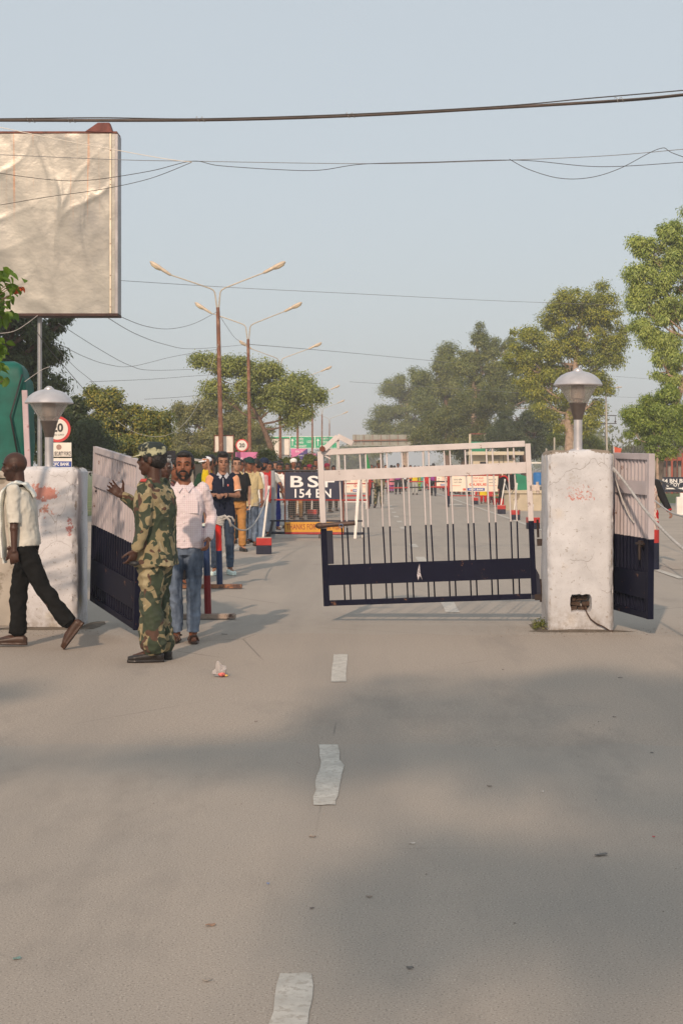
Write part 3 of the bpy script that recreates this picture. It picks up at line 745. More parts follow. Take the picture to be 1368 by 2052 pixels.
# left side
GL = 'trees on the left side of the road'
tree('neem_tree', 'dark drooping tree behind the billboard and green tarpaulin', 42,
     [(20,690,60,60),(75,660,38,40),(60,730,46,44),(95,780,24,36),(55,800,44,44),(30,860,60,50),(90,845,26,34),(122,650,16,22),(-40,600,70,80),(80,890,30,30),(-30,760,60,70),(100,705,14,20)],
     [(10,1052,.3),(12,900,.26),(15,760,.2),(20,640,.14)], f_dark, 46000, .13, m_bark, .38, group=GL, droop=.8)
tree('mango_tree', 'dense tree with yellowing leaves behind the speed limit sign', 56,
     [(195,800,40,26),(165,830,30,30),(245,830,42,28),(295,850,38,32),(205,850,46,34),(150,880,40,34),(320,885,34,32),(255,885,56,34),(190,905,46,28),(300,905,50,26)],
     [(225,1023,.25),(225,920,.22),(225,860,.1)], f_yel, 52000, .14, m_bark, .42, group=GL)
tree('mango_tree', 'deep green lower tree just right of the low pillar lamp', 50,
     [(150,800+30,22,34),(170,870,40,34),(150,915,44,30),(215,905,40,26)], [(160,1034,.2),(160,920,.18),(160,860,.1)], f_dark, 24000, .12, m_bark, .36, group=GL)
tree('shade_tree', 'broad grey green tree behind the first street lamp', 90,
     [(368,830,26,24),(405,845,38,32),(445,820,36,28),(395,885,44,34),(450,870,50,38),(500,850,44,34),(360,900,40,28),(510,885,30,30),(470,900,50,30)],
     [(450,990,.35),(450,900,.3),(450,850,.1)], f_grey, 52000, .15, m_bark, .55, group=GL)
tree('rain_tree', 'spreading open crowned tree behind the second and third street lamps', 76,
     [(402,722,26,14),(435,742,34,18),(430,785,24,12),(475,735,34,20),(505,765,36,20),(530,745,34,20),(555,775,38,22),(590,770,34,20),(618,795,28,18),(560,810,34,20),(595,830,30,22),(515,795,30,14),(612,790,26,16)],
     [(546,998,.20),(545,905,.17),(536,880,.13),(520,840,.10),(495,800,.07),(470,770,.03)], foliage('foliage_acacia', (.14, .18, .045), (.25, .29, .075), (.36, .38, .10)), 30000, .15, m_bark, .60, dens=1.5, group=GL, depth=1.2)
for i, (px, py, rx, ry, Yb, lab) in enumerate([(548, 918, 22, 18, 50, 'light green bush behind the pink banner and queue'), (627, 922, 18, 14, 56, 'light green bush right of the pink and navy poster'),
        (586, 925, 18, 12, 52, 'green bush below the blank roadside board')]):
    tree('bush', lab, Yb, [(px, py, rx, ry), (px - 8, py + 18, rx, ry), (px + 6, py + 34, rx, ry)], [(px, 935 + 4960 / Yb, .05), (px, py, .03)], f_mid, 7000, .10, m_bark, .25, cat='bush')
tree('bush', 'grassy green undergrowth behind the grey haired man', 48,
     [(340,925,50,14),(400,920,40,12),(300,935,40,20)], [(345,1038,.05),(345,930,.03)], f_mid, 14000, .09, m_bark, .3, cat='bush')
# far haze line of trees closing the road
for i, (px, py, rx, ry, Yb, lab) in enumerate([(705, 905, 26, 30, 330, 'faint rounded tree far down the road left of centre'), (728, 922, 30, 16, 400, 'faint low trees at the vanishing end of the road'), (660, 915, 40, 22, 360, 'faint far tree behind the green road sign')]):
    tree('distant_tree', lab, Yb, [(px, py, rx, ry), (px + rx * .6, py + 8, rx * .7, ry * .7), (px - rx * .7, py + 10, rx * .7, ry * .6)], [(px, 935 + 4960 / Yb, .4), (px, py, .2)], f_mid, 6000, .5, m_bark, 1.6)
# tree line far off on both sides, reads as one mass
cl = []
for sgn in (-1, 1):
    for k in range(150):
        yy = 200 + 700 * random.random() ** 1.4; cl.append((sgn * (12 + 60 * random.random() + yy * .03), yy, 2 + 6 * random.random(), 3.2))
o = crown_mesh('far_woods', cl, 45000, .75, f_mid, None); tag(o, kind='stuff')

# big leafed branch tree in the left foreground (leaves at the left frame edge)
t = empty('bougainvillea', (-3.95, 12.3, 0), 0, 'leafy branch with orange red bracts at the left edge before the billboard', 'tree')
MB().tube([(-.4, .3, 0), (-.35, .25, 1.2), (-.1, .1, 2.2), (.1, 0, 3.2), (0, 0, 3.9)], [.06, .05, .045, .03, .01], 8).build('trunk', m_bark, t, 2)
f_bl = foliage('foliage_bougain', (.03, .07, .012), (.08, .16, .02), (.26, .34, .04))
f_or = foliage('bract_orange', (.5, .05, .01), (.6, .09, .02), (.7, .16, .03))
def bigleaf(sz):
    v = []; f = []; n = 6
    for i in range(n + 1):
        t_ = i / n; w_ = sz * .34 * math.sin(math.pi * min(1, t_ * 1.02) ** .8) + .0004
        z = -.12 * sz * t_ * t_
        v += [(-w_, t_ * sz, z + w_ * .35), (0, t_ * sz, z), (w_, t_ * sz, z + w_ * .35)]
    for i in range(n): f += [(i*3, i*3+1, i*3+4, i*3+3), (i*3+1, i*3+2, i*3+5, i*3+4)]
    me = MB().add(v, f).mesh('leaf'); me.polygons.foreach_set('use_smooth', [True] * len(me.polygons)); return me
lm = [bigleaf(s_) for s_ in (.07, .085, .10)]
for me in lm: me.materials.append(f_bl)
om = bigleaf(.06); om.materials.append(f_or)
mbs = MB()
for k in range(150):
    up = random.random()
    if k < 95: px, py = random.gauss(2, 17), random.uniform(535, 640)
    else: px, py = random.gauss(-8, 12), random.uniform(675, 785)
    if px > 30 and abs(py - 575) > 22: px -= 22
    if k > 94 and px > 18: px = 10
    Yl = 12.3 + random.uniform(-.25, .25); p = W(px, py, Yl) - Vector(t.location)
    me = om if (k % 31 == 3) else random.choice(lm)
    if me is om: p = W(39, 578, 12.2) + Vector((random.uniform(-.02, .02),) * 3) - Vector(t.location)
    o = bpy.data.objects.new('leaf', me); COL.objects.link(o); o.parent = t; o.location = p
    o.rotation_euler = (random.uniform(-1.6, .1), random.uniform(-.8, .8), random.uniform(-2.6, .6))
    if k % 3 == 0: mbs.tube([p, p + Vector((-.12, .02, -.08)), Vector((.05, 0, p.z - .3))], [.003, .004, .006], 4)
mbs.build('branches', m_bark, t, 2)

# trees behind the camera: the road in front of the gate lies half in their shade
def inpoly(x, y, P):
    c = False; n = len(P)
    for i in range(n):
        x0, y0 = P[i]; x1, y1 = P[i - 1]
        if (y0 > y) != (y1 > y) and x < (x1 - x0) * (y - y0) / (y1 - y0) + x0: c = not c
    return c
def shade_tree(name, label, polys, tx, ty, nleaf, step=.22):
    """a tree whose crown stands between the sun and the given patches of road"""
    r = empty(name, (tx, ty, 0), 0, label, 'tree', 'roadside trees behind the viewpoint')
    cl = []; mb = MB()
    mb.tube([(0, 0, -.1), (.1, .1, 3), (0, .2, 6), (.1, 0, 9.0)], [.35, .3, .24, .12], 10)
    for P in polys:
        xs_, ys_ = [p[0] for p in P], [p[1] for p in P]; x = min(xs_)
        while x < max(xs_):
            y = min(ys_)
            while y < max(ys_):
                gx, gy = x + random.uniform(-.1, .1), y + random.uniform(-.15, .15)
                if inpoly(gx, gy, P) and noise.noise(Vector((gx * 1.1, gy * .8, 3.3))) > -.28:
                    h = random.uniform(9, 11); c = Vector((gx, gy, 0)) + SUND * (h / SUND.z) - Vector((tx, ty, 0))
                    cl.append((c.x, c.y, c.z, .22 + .16 * random.random()))
                y += step * 1.6
            x += step
    for q_ in random.sample(cl, min(26, len(cl))):
        c = Vector(q_[:3]); s_ = Vector((.05, .1, 5.5 + 2.5 * random.random())); mb.tube([s_, s_.lerp(c, .5) + Vector((0, 0, -.2)), c], [.09, .05, .015], 5)
    mb.build('trunk', m_bark, r, 2)
    crown_mesh('crown', cl, nleaf, .17, f_mid, r, .4)
shade_tree('shade_tree', 'large shade tree behind the viewpoint over the right lane',
    [[(-.05,3.3),(-.1,4.8),(-.25,6.0),(.2,6.4),(.55,6.8),(.6,7.6),(.35,8.1),(-.6,8.15),(-1.3,8.3),(-1.85,8.7),(-1.2,9.0),(-.5,9.5),(-.25,10.3),(.0,11.3),(.2,11.9),(1.1,11.7),(1.3,12.2),(2.5,12.1),(3.2,11.6),(5,11.8),(5,3.3)]], 4.2, -15.5, 13000)
shade_tree('shade_tree', 'slimmer shade tree behind the viewpoint on the left',
    [[(-3.3,10.6),(-1.9,10.9),(-1.8,11.05),(-3.3,11.0)], [(-2.3,7.7),(-1.9,8.2),(-2.2,8.7),(-3.2,8.6),(-3.2,7.1)], [(-4.6,14.2),(-3.9,14.4),(-3.9,16.5),(-4.6,17)]], -6.2, -14, 2600)

# ------------------------------------------------------------------ street lamps
def street_lamp():
    r = empty('street_lamp')
    MB().tube([(0, 0, 0), (0, 0, 2.2), (0, 0, 2.25), (0, 0, 7.6)], [.12, .11, .095, .075], 12).build('pole', m_rust, r, 1)
    MB().box((0, 0, .015), (.34, .34, .03)).build('base_plate', m_rust, r)
    MB().tube([(0, 0, 7.45), (0, 0, 7.75)], .07, 10).build('collar', m_rust, r, 1)
    for s_ in (-1, 1):
        a = [(s_ * .02, 0, 7.6), (s_ * .07, 0, 8.05), (s_ * .10, 0, 8.32), (s_ * .16, 0, 8.42), (s_ * .30, 0, 8.50), (s_ * 1.0, 0, 8.76), (s_ * 1.80, 0, 9.05)]
        MB().tube(a, [.032, .03, .028, .028, .027, .025, .025], 8).build('arm', m_galv, r, 1)
        hd = empty_part = None
        d = Vector((s_ * .88, 0, .42 if s_ > 0 else .60)).normalized(); o_ = Vector((s_ * 1.78, 0, 9.04)); y = Vector((0, 1, 0)); u = d.cross(y) * (-1 if s_ > 0 else 1); u = Vector((-d.z * s_, 0, abs(d.x)))
        b = MB(); secs = [(o_, .05, .035), (o_ + d * .06, .085, .055), (o_ + d * .36, .10, .07), (o_ + d * .40, .10, .06)]
        h = b.loft([(c, rx, ry, y, u) for c, rx, ry in secs], 14, 3).build('lamp_head', M('lamp_cream', (.58, .48, .37), .12, 8, .5, .1, .1, 50), r, 1)
        secs = [(o_ + d * .40, .10, .065), (o_ + d * .55, .14, .085), (o_ + d * .85, .13, .075), (o_ + d * .96, .05, .03)]
        MB().loft([(c, rx, ry, y, u) for c, rx, ry in secs], 14, 2.6).build('reflector', M('lamp_cream', None), h, 1)
        MB().loft([(o_ + d * .45 - u * .04, .08, .05, y, u), (o_ + d * .62 - u * .07, .115, .06, y, u), (o_ + d * .84 - u * .06, .10, .05, y, u), (o_ + d * .92 - u * .03, .03, .02, y, u)], 12, 2.2).build('lens', M('lens_amber', (.62, .50, .34), .1, 8, .15, 0, 0), h, 1)
    return r
sl0 = street_lamp()
spots = [(446, 59.8), (502, 74.7), (562, 97.9), (596, 121), (625.5, 149), (644.7, 182), (660, 220)]
labs = ['nearest double armed street lamp with rusty brown pole', 'second double armed street lamp, rusty pole beside the round speed sign', 'third street lamp from the viewer, pole before the blank board',
        'fourth street lamp, its left arm lost in the tree crown', 'fifth street lamp, pole crossing the green road sign', 'sixth street lamp, thin pole at the right end of the green road sign', 'furthest street lamp down the road']
for i, (px, Yp) in enumerate(spots):
    o = sl0 if i == 0 else copy_tree(sl0)
    o.location = ((px - VX) * Yp / FP, Yp, 0); o.rotation_euler = (R(random.uniform(-.4, .4)), R([-1.3, -.8, -.2, .2, .1, .2, 0][i]), R([0, -6, 4, 0, 3, -3, 0][i]))
    tag(o, labs[i], 'street lamp', 'double armed street lamps in a row')
# another lamp and power poles at right
r = empty('street_lamp', W(1213, 935, 110) * 1, 0, 'slim single arm street lamp right of the tall eucalyptus', 'street lamp'); r.location.z = 0
MB().tube([(0, 0, 0), (0, 0, 6.9)], [.09, .06], 8).build('pole', M('grey_pole', (.28, .27, .28), .15, 4, .6, .2, .1, 40), r, 1)
MB().tube([(0, 0, 6.85), (.15, 0, 7.05), (.6, 0, 7.15), (.75, 0, 7.2)], .035, 6).build('arm', _mc['grey_pole'], r, 1)
MB().loft([(Vector((.7, 0, 7.2)), .04, .03, Vector((0, 1, 0)), Vector((0, 0, 1))), (Vector((.9, 0, 7.24)), .12, .06, Vector((0, 1, 0)), Vector((0, 0, 1))), (Vector((1.15, 0, 7.26)), .06, .03, Vector((0, 1, 0)), Vector((0, 0, 1)))], 10).build('lamp_head', _mc['lamp_cream'], r, 1)
r = empty('utility_pole', (W(1217, 935, 88).x, 88, 0), 0, 'concrete utility pole with two short crossarms behind the right pillar', 'utility pole')
MB().tube([(0, 0, 0), (-.1, 0, 5.2)], [.07, .05], 8).build('pole', M('concrete', (.42, .39, .33), .15, 4, .9, 0, .3, 40), r, 1)
for z in (4.5, 4.05):
    MB().box((.02, 0, z), (.95, .05, .05)).build('crossarm', m_wire, r)
MB().tube([(.42, 0, 4.45), (.42, 0, 4.2)], .02, 6).ell((.42, 0, 4.15), (.06, .06, .06)).build('insulator', m_wire, r, 1)
for px, hh, lab in ((1110, 3.2, 'thin pale post left of the eucalyptus trunk behind the gate'), (1149, 3.0, 'thin pale post beside the right pillar lamp post'), (1094, 2.6, 'short thin post by the gate corner behind the pillar')):
    Yq = 85; r = tag(MB().tube([(0, 0, 0), (0, 0, hh)], .05, 8).build('fence_post', _mc['concrete'], None, 1), lab, 'post'); r.location = ((px - VX) * Yq / FP, Yq, 0)

# ------------------------------------------------------------------ wires
def wire(pts, r, m, label, name='overhead_wire', cat='wire', seg=10, group=None):
    P = [W(*p) for p in pts]; out_ = []
    n = len(P)
    for i in range(n - 1):       # Catmull-Rom
        p0, p1, p2, p3 = P[max(i - 1, 0)], P[i], P[i + 1], P[min(i + 2, n - 1)]
        for k in range(seg):
            t_ = k / seg
            out_.append(.5 * ((2 * p1) + (-p0 + p2) * t_ + (2 * p0 - 5 * p1 + 4 * p2 - p3) * t_ ** 2 + (-p0 + 3 * p1 - 3 * p2 + p3) * t_ ** 3))
    out_.append(P[-1])
    return tag(MB().tube(out_, r if name != 'overhead_wire' else r * .75, 6).build(name, m, None, 2), label, cat, group)
m_cab = M('cable_brown', (.085, .065, .055), .3, 4, .6, 0, .2, 60)
wire([(-120,240,20),(0,241,20),(400,240.5,20),(700,232,20),(1000,216,20),(1250,201,20),(1368,190,20),(1500,175,20)], .021, m_cab, 'thick brown cable bundle sagging across the top of the view', 'overhead_cable', 'cable')
wire([(-120,238,19.9),(0,238,19.9),(200,236,19.9),(400,238,19.9),(700,229,19.9),(1000,213,19.9),(1180,197,19.9),(1368,181,19.9),(1500,168,19.9)], .008, m_wire, 'thin black cable running along the thick bundle overhead', 'overhead_cable', 'cable')
for i, px in enumerate([62, 143, 402, 702, 1240]):
    yy = {62:241.5,143:241.5,402:240,702:232,1240:201}[px]; c = W(px, yy - 1, 19.97)
    o = MB().tube([c + Vector((.012 * k, .036 * math.cos(k * 1.1), .036 * math.sin(k * 1.1))) for k in range(-5, 6)], .004, 4).build('cable_tie', m_rope, bpy.data.objects['overhead_cable'], 2)
wire([(-60,308,22),(0,310,22),(235,320,22),(385,323,22),(725,328,22),(930,324,22),(1200,313,22),(1368,299,22),(1450,292,22)], .0065, m_wireg, 'straight thin grey wire above the street lamps')
wire([(-60,338,21.8),(0,347,21.8),(100,360,21.8),(180,361,21.8),(300,343,21.8),(385,323,21.8),(440,332,21.8),(560,340,21.8),(640,341,21.8),(725,329,21.8),(860,325,21.8),(1040,321,21.8),(1200,334,21.8),(1368,325,21.8),(1450,318,21.8)], .0065, m_wire, 'wavy thin black wire twisting around the straight one')
wire([(-60,420,21.9),(0,411,21.9),(100,394,21.9),(200,380,21.9),(300,358,21.9),(385,325,21.9)], .006, m_wire, 'thin wire rising across the lower billboard face')
wire([(1020,319,21.7),(1060,340,21.7),(1120,357,21.7),(1180,356,21.7),(1240,338,21.7),(1320,298,21.7),(1350,308,21.7),(1450,345,21.7)], .0065, m_wire, 'slack black loop of wire at upper right')
wire([(-60,243,21.6),(0,255,21.6),(120,280,21.6),(235,301,21.6),(330,318,21.6),(385,325,21.6)], .007, M('wire_white', (.72, .66, .58), .05, 9, .5, 0, 0), 'white wire slanting across the billboard top')
wire([(238,562,40),(480,577,43),(700,588,46),(1000,603,52),(1268,612,57)], .009, m_wireg, 'faint straight wire passing behind the first lamp arms')
wire([(236,632,37),(290,653,44),(340,659,49),(390,648,55),(436,624,59.7)], .012, m_wireg, 'slack wire from the billboard corner to the first street lamp')
wire([(212,634,37),(270,668,45),(330,690,52),(390,699,60),(497,690,74.5)], .012, m_wireg, 'long slack wire from the billboard to the second street lamp')
wire([(118,648,36),(200,700,42),(262,733,47),(310,742,50),(430,738,59.6)], .010, m_wireg, 'sagging wire left of the first lamp pole, upper one')
wire([(112,686,36),(170,715,42),(215,730,47),(265,734,50),(350,714,56),(435,700,59.6)], .010, m_wireg, 'sagging wire left of the first lamp pole, middle one')
wire([(180,765,48),(300,760,52),(380,754,57),(436,750,59.6)], .010, m_wireg, 'nearly level wire above the yellowing tree')
wire([(290,800,60),(370,795,66),(430,788,70),(500,786,74.6)], .012, m_wireg, 'nearly level wire above the grey green tree')
wire([(60,640,30),(90,688,32),(130,735,34),(165,776,36),(230,850,38)], .010, m_wire, 'black stay wire slanting down from the billboard')
wire([(108,690,30),(150,735,34),(190,768,38),(260,830,42)], .007, m_wireg, 'grey stay wire beside the black slanting one')
wire([(-60,668,15),(0,668,15),(30,663,15),(55,648,15),(76,632,15)], .0045, m_rope, 'white cord hanging below the billboard at left')
wire([(50,765,14.8),(83,742,14.8),(100,735,14.8)], .004, m_rope, 'short white cord by the steel pole')
wire([(232,842,50),(270,866,50),(310,875,50),(345,868,50),(375,843,50),(397,808,52),(415,760,55),(437,690,59.6)], .013, M('wire_pale', (.32, .32, .27), .1, 9, .6, 0, 0), 'pale cable loop hanging before the left trees')
wire([(440,632,59.7),(455,655,64),(470,676,68),(485,686,71),(497,688,74.5)], .011, m_wireg, 'short slack wire between the first two lamp poles')
wire([(500,690,74.6),(700,707,100),(1000,735,140),(1368,765,180)], .02, m_wireg, 'faint far wire over the right tree line')
wire([(700,765,100),(900,778,110),(1100,790,130),(1368,800,150)], .016, m_wireg, 'lower faint far wire to the utility pole')

# ------------------------------------------------------------------ billboard
YB = 36.0; kB = YB / FP
bb = empty('billboard', (W(81, 935, YB + .35).x, YB + .35, 0), 0, 'large blank crumpled sheet metal billboard with rusty edges on a steel pole', 'billboard')
bx = bb.location.x
def bp(px, py, dy=0): p = W(px, py, YB); return Vector((p.x - bx, dy - .35, p.z))
m_, t_, b_ = newmat('crumpled_sheet'); q = NB(t_); co = q.coord(); s = q.sep(co)
n1 = q.noise(co, 1.1, 5, .6)
c = q.ramp(n1, [(.3, (.225, .217, .20)), (.7, (.33, .318, .288))])
c = q.mix(q.ramp(q.noise(q.mapping(co, (1, 1, .8), (2, 0, 5)), .8, 5, .6), [(.50, 0), (.66, .65)]), c, (.17, .17, .17))  # random grey blotches; tree shade and reflection suggested in the sheet's colour
strk = q.noise(q.mapping(co, (9, 1, .12)), 2.2, 3, .5)
topf = q.math('MULTIPLY', q.math('SUBTRACT', s[2], 7.2, True), .6, True)
c = q.mix(q.math('MULTIPLY', q.ramp(strk, [(.62, 0), (.67, .9)]), topf), c, (.34, .13, .04))
q.l(c, b_.inputs['Base Color']); b_.inputs['Metallic'].default_value = .5; b_.inputs['Roughness'].default_value = .34
wr = q.n('ShaderNodeTexVoronoi', feature='F1'); wr.inputs['Scale'].default_value = 1.1
q.l(q.mix(.25, q.mapping(co, (1, 1, .55)), q.n('ShaderNodeTexNoise', Scale=2.0).outputs[1]), wr.inputs['Vector'])
q.bump(q.math('ADD', wr.outputs[0], q.math('MULTIPLY', q.noise(co, 3.5, 5, .6), .8)), b_, .17, .05)
zt, zb = bp(0, 268).z, bp(0, 628).z
xs = [-4.2 - 0, bp(-195, 0).x, bp(-50, 0).x, bp(109, 0).x, bp(229, 0).x]; xs[0] = bp(-330, 0).x
for i in range(4):
    x0, x1 = xs[i], xs[i + 1]; nx, nz = 36, 84; v = []; f = []
    for a in range(nx + 1):
        for k in range(nz + 1):
            x = x0 + (x1 - x0) * a / nx + (.02 if a == nx else 0); z = zb + (zt - zb) * k / nz
            e = min(1, min(a, nx - a) / 4, min(k, nz - k) / 4)
            p = Vector((x * 1.3 + z * .25, i * .7, z * .45))
            w1 = noise.noise(p * 1.5); rd = 1 - abs(noise.noise(p * 1.1 + Vector((5, 0, 0)))) * 2.2
            pq = Vector((x * .9 - z * .6, i, z * .7)); r2 = 1 - abs(noise.noise(pq * 1.2)) * 3
            d = .012 * w1 + .95 * .016 * max(0, rd) ** 5 * max(0, noise.noise(p * .7) + .3) + .013 * max(0, r2) ** 4 * max(0, noise.noise(pq * .6 + Vector((3, 3, 3))) + .2)
            v.append((x, -.352 - .004 * (i % 2) - d * (.15 + .85 * e) * (1.2 if i > 1 else .8), z))
    for a in range(nx):
        for k in range(nz): f.append((a * (nz + 1) + k, (a + 1) * (nz + 1) + k, (a + 1) * (nz + 1) + k + 1, a * (nz + 1) + k + 1))
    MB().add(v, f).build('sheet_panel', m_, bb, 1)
xl = xs[0]; xr = xs[4]
fr = lambda nm, m, *a: MB().box(*a).build(nm, m, bb, bevel=.006)
fr('edge_strip', M('edge_grey', (.28, .27, .28), .3, 2, .5, .4, .3, 20), (xr + .045, .0 - .10, (zt + zb) / 2), (.085, .50, zt - zb))
fr('bottom_beam', M('dark_rust', (.055, .025, .02), .4, 6, .8, 0, .3, 50), ((xl + xr) / 2 + .04, -.10, zb - .03), (xr - xl + .10, .54, .06))
fr('top_beam', m_rustp, ((xl + xr) / 2 + .03, -.10, zt + .03), (xr - xl + .08, .54, .05))
fr('back_panel', M('edge_grey', None), ((xl + xr) / 2, .14, (zt + zb) / 2), (xr - xl, .02, zt - zb))
fr('seam_strip', M('seam', (.52, .46, .37), .2, 3, .5, .4, .2, 40), (bp(222, 0).x, -.372, (zt + zb) / 2), (.05, .006, zt - zb))
for k in (0, 1, 2, 4, 5, 7, 8, 9):
    z = zb + .15 + (zt - zb - .3) * (k + .4 * math.sin(k * 3)) / 10
    MB().tube([(bp(222, 0).x, -.37, z), (bp(222, 0).x, -.380, z)], .013, 6).build('rivet', m_rustp, bb)
tp = bp(204, 246)
MB().add([bp(172, 264) + Vector((0, -.05, 0)), bp(226, 266) + Vector((0, -.05, 0)), bp(220, 246) + Vector((0, -.02, 0)), bp(197, 246) + Vector((0, -.02, 0)),
          bp(172, 264) + Vector((0, .35, 0)), bp(226, 266) + Vector((0, .35, 0)), bp(220, 246) + Vector((0, .2, 0)), bp(197, 246) + Vector((0, .2, 0))],
         [(0, 1, 2, 3), (7, 6, 5, 4), (0, 4, 5, 1), (1, 5, 6, 2), (2, 6, 7, 3), (3, 7, 4, 0)]).build('top_lug', M('rust_pink', (.16, .05, .04), .3, 7, .8, 0, .3, 50), bb)
MB().tube([(0, -.05, 0), (0, -.05, zb - .04)], .055, 14).build('pole', M('steel_pole', (.30, .30, .31), .15, 5, .45, .6, .1, 50), bb, 1)
MB().tube([(xl + .3, -.05, 0), (xl + .3, -.05, zb - .04)], .055, 14).build('pole', _mc['steel_pole'], bb, 1)

# ------------------------------------------------------------------ green tarpaulin kiosk at the left
YK = 18.5
k_ = empty('tarpaulin_shelter', (-5.0, YK, 0), 0, 'kiosk wrapped in dark teal green tarpaulin behind the low pillar at left', 'shelter')
xr_ = W(44, 0, YK).x + 5.0; zt_ = W(0, 722, YK).z
nx, nz = 60, 60; v = []; f = []
prof = []
def outline(t):    # front outline across x, rounded shoulders
    return t
Wd, Dp = 1.75, .42
for layer, z in enumerate(np.linspace(0, zt_, nz)):
    sh = 0 if z < zt_ - .18 else .18 - math.sqrt(max(0, .0324 - (z - (zt_ - .18)) ** 2))
    for j in range(96):
        t = 2 * math.pi * j / 96; ct, st = math.cos(t), math.sin(t); ex = 10
        rx = (Wd / 2 - sh * .8); ry = (Dp / 2 - sh * .8)
        x = rx * math.copysign(abs(ct) ** (2 / ex), ct); y = ry * math.copysign(abs(st) ** (2 / ex), st)
        fold = .05 * math.sin(x * 9 + 1.5 * noise.noise(Vector((x, z, 0)))) * (1 if z < zt_ - .2 else .3) + .045 * noise.noise(Vector((x * 2.5, y * 2.5, z * 1.2)))
        fold += .02 * noise.noise(Vector((x * 8, y * 8, z * 3)))
        l_ = math.hypot(x, y); x += x / l_ * fold; y += y / l_ * fold
        v.append((xr_ - Wd / 2 + x, y + Dp / 2, z + .03 * noise.noise(Vector((x * 3, y * 3, 0))) * (z > zt_ - .3)))
for l in range(nz - 1):
    for j in range(96): f.append((l * 96 + j, l * 96 + (j + 1) % 96, (l + 1) * 96 + (j + 1) % 96, (l + 1) * 96 + j))
f.append(tuple((nz - 1) * 96 + j for j in range(96)))
MB().add(v, f).build('tarpaulin', m_greencl, k_, 2)
a = W(50, 782, YK - .1); b = W(64, 940, YK - .1)
MB().beam(Vector((a.x + 5.0, -.1, a.z)), Vector((b.x + 5.03, -.1, 0)), .065, .04).build('painted_plank', M('plank_pink', (.52, .40, .42), .3, 2, .7, 0, .3, 40, dirt=(.30, .10, .10), dthr=.55, dsc=2), k_, bevel=.005)
MB().tube([(xr_ + .02, -.05, 2.7), (xr_ - .12, -.06, 2.2), (xr_ + .0, -.08, 1.6)], .012, 5).build('tie_cord', m_black, k_, 2)
for (x0, z0, x1, z1) in ((xr_ + .12, .5, xr_ + .12, 2.45), (xr_ + .22, .5, xr_ + .22, 2.4)):
    pass

# ------------------------------------------------------------------ signs
m_green = M('sign_green', (.0, .36, .16), .06, 2, .45, 0, 0)
m_signb = M('sign_back', (.10, .10, .11), .1, 4, .6, 0, 0)
def round_sign(name, px, py, Y, dia, label, txt2=None, post=True):
    p = W(px, py, Y); r = empty(name, (p.x, Y, 0), 0, label, 'traffic sign')
    mb = MB(); n = 40
    def disc(rad, y0, y1, m, nm, rin=None):
        v = []; f = []
        for y in (y0, y1):
            for j in range(n): t = 2 * math.pi * j / n; v.append((rad * math.cos(t), y, p.z + rad * math.sin(t)))
        for j in range(n): f.append((j, (j + 1) % n, n + (j + 1) % n, n + j))
        f.append(tuple(range(n))); f.append(tuple(range(2 * n - 1, n - 1, -1)))
        MB().add(v, f).build(nm, m, r)
    disc(dia / 2, -.012, .0, M('sign_red', (.55, .05, .05), .05, 3, .4, 0, 0), 'red_rim')
    disc(dia / 2 * .80, -.016, -.012, M('sign_face', (.72, .68, .62), .05, 3, .4, 0, 0), 'face')
    text('20', dia * (.33 if not txt2 else .34), (0, -.016, p.z + (.0 if not txt2 else .035 * dia / .6)), m_black, r, dia * .44, bold=.035)
    if txt2: text(txt2, dia * .065, (0, -.016, p.z - dia * .22), m_black, r, dia * .52)
    if post: MB().tube([(0, .03, 0), (0, .03, p.z + dia * .3)], .03, 10).build('post', m_signb, r, 1)
    return r
r = round_sign('speed_limit_sign', 116, 860, 26, .44, 'round 20 speed limit sign with red rim behind the left pillar lamp', 'SPEED LIMIT')
round_sign('speed_limit_sign', 485, 892.5, 70, .58, 'round 20 speed limit sign with red rim above the queue')
# name board under it
Y = 26; k = Y / FP
r = empty('name_board', (W(118, 935, Y).x, Y, 0), 0, 'white border force and bank name boards under the round speed sign', 'sign')
def zpx(py): return CH - (py - VY) * k
MB().box((-.0, -.02, (zpx(887) + zpx(915)) / 2), (52 * k, .012, 28 * k)).build('panel', m_whiteb, r)
MB().box((-.0, -.02, (zpx(918) + zpx(956)) / 2), (54 * k, .012, 38 * k)).build('panel', m_whiteb, r)
text('BORDER SECURITY FORCE', .07, (0, -.027, zpx(909)), m_navyp, r, 50 * k, bold=.02)
MB().lathe((0, 0, 0), [(.045, 0), (.045, .003)], 16).build('emblem', M('emblem_brown', (.35, .22, .18), .3, 60, .6, 0, 0), r).matrix_basis = Matrix.Translation((.01, -.027, zpx(896))) @ Matrix.Rotation(R(90), 4, 'X')
MB().box((.01, -.029, zpx(930)), (50 * k, .006, 11 * k)).build('bank_strip', M('bank_blue', (.02, .06, .30), .06, 3, .4, 0, 0), r)
MB().box((-22 * k, -.0335, zpx(930)), (7 * k, .003, 8 * k)).build('bank_logo', M('sign_red', None), r)
text('HDFC BANK', .055, (.03, -.033, zpx(930)), m_text, r, 38 * k, bold=.03)
for x in (-24 * k, 24 * k): MB().box((x, .0, zpx(886) / 2), (.03, .03, zpx(886))).build('post', m_navyp, r)
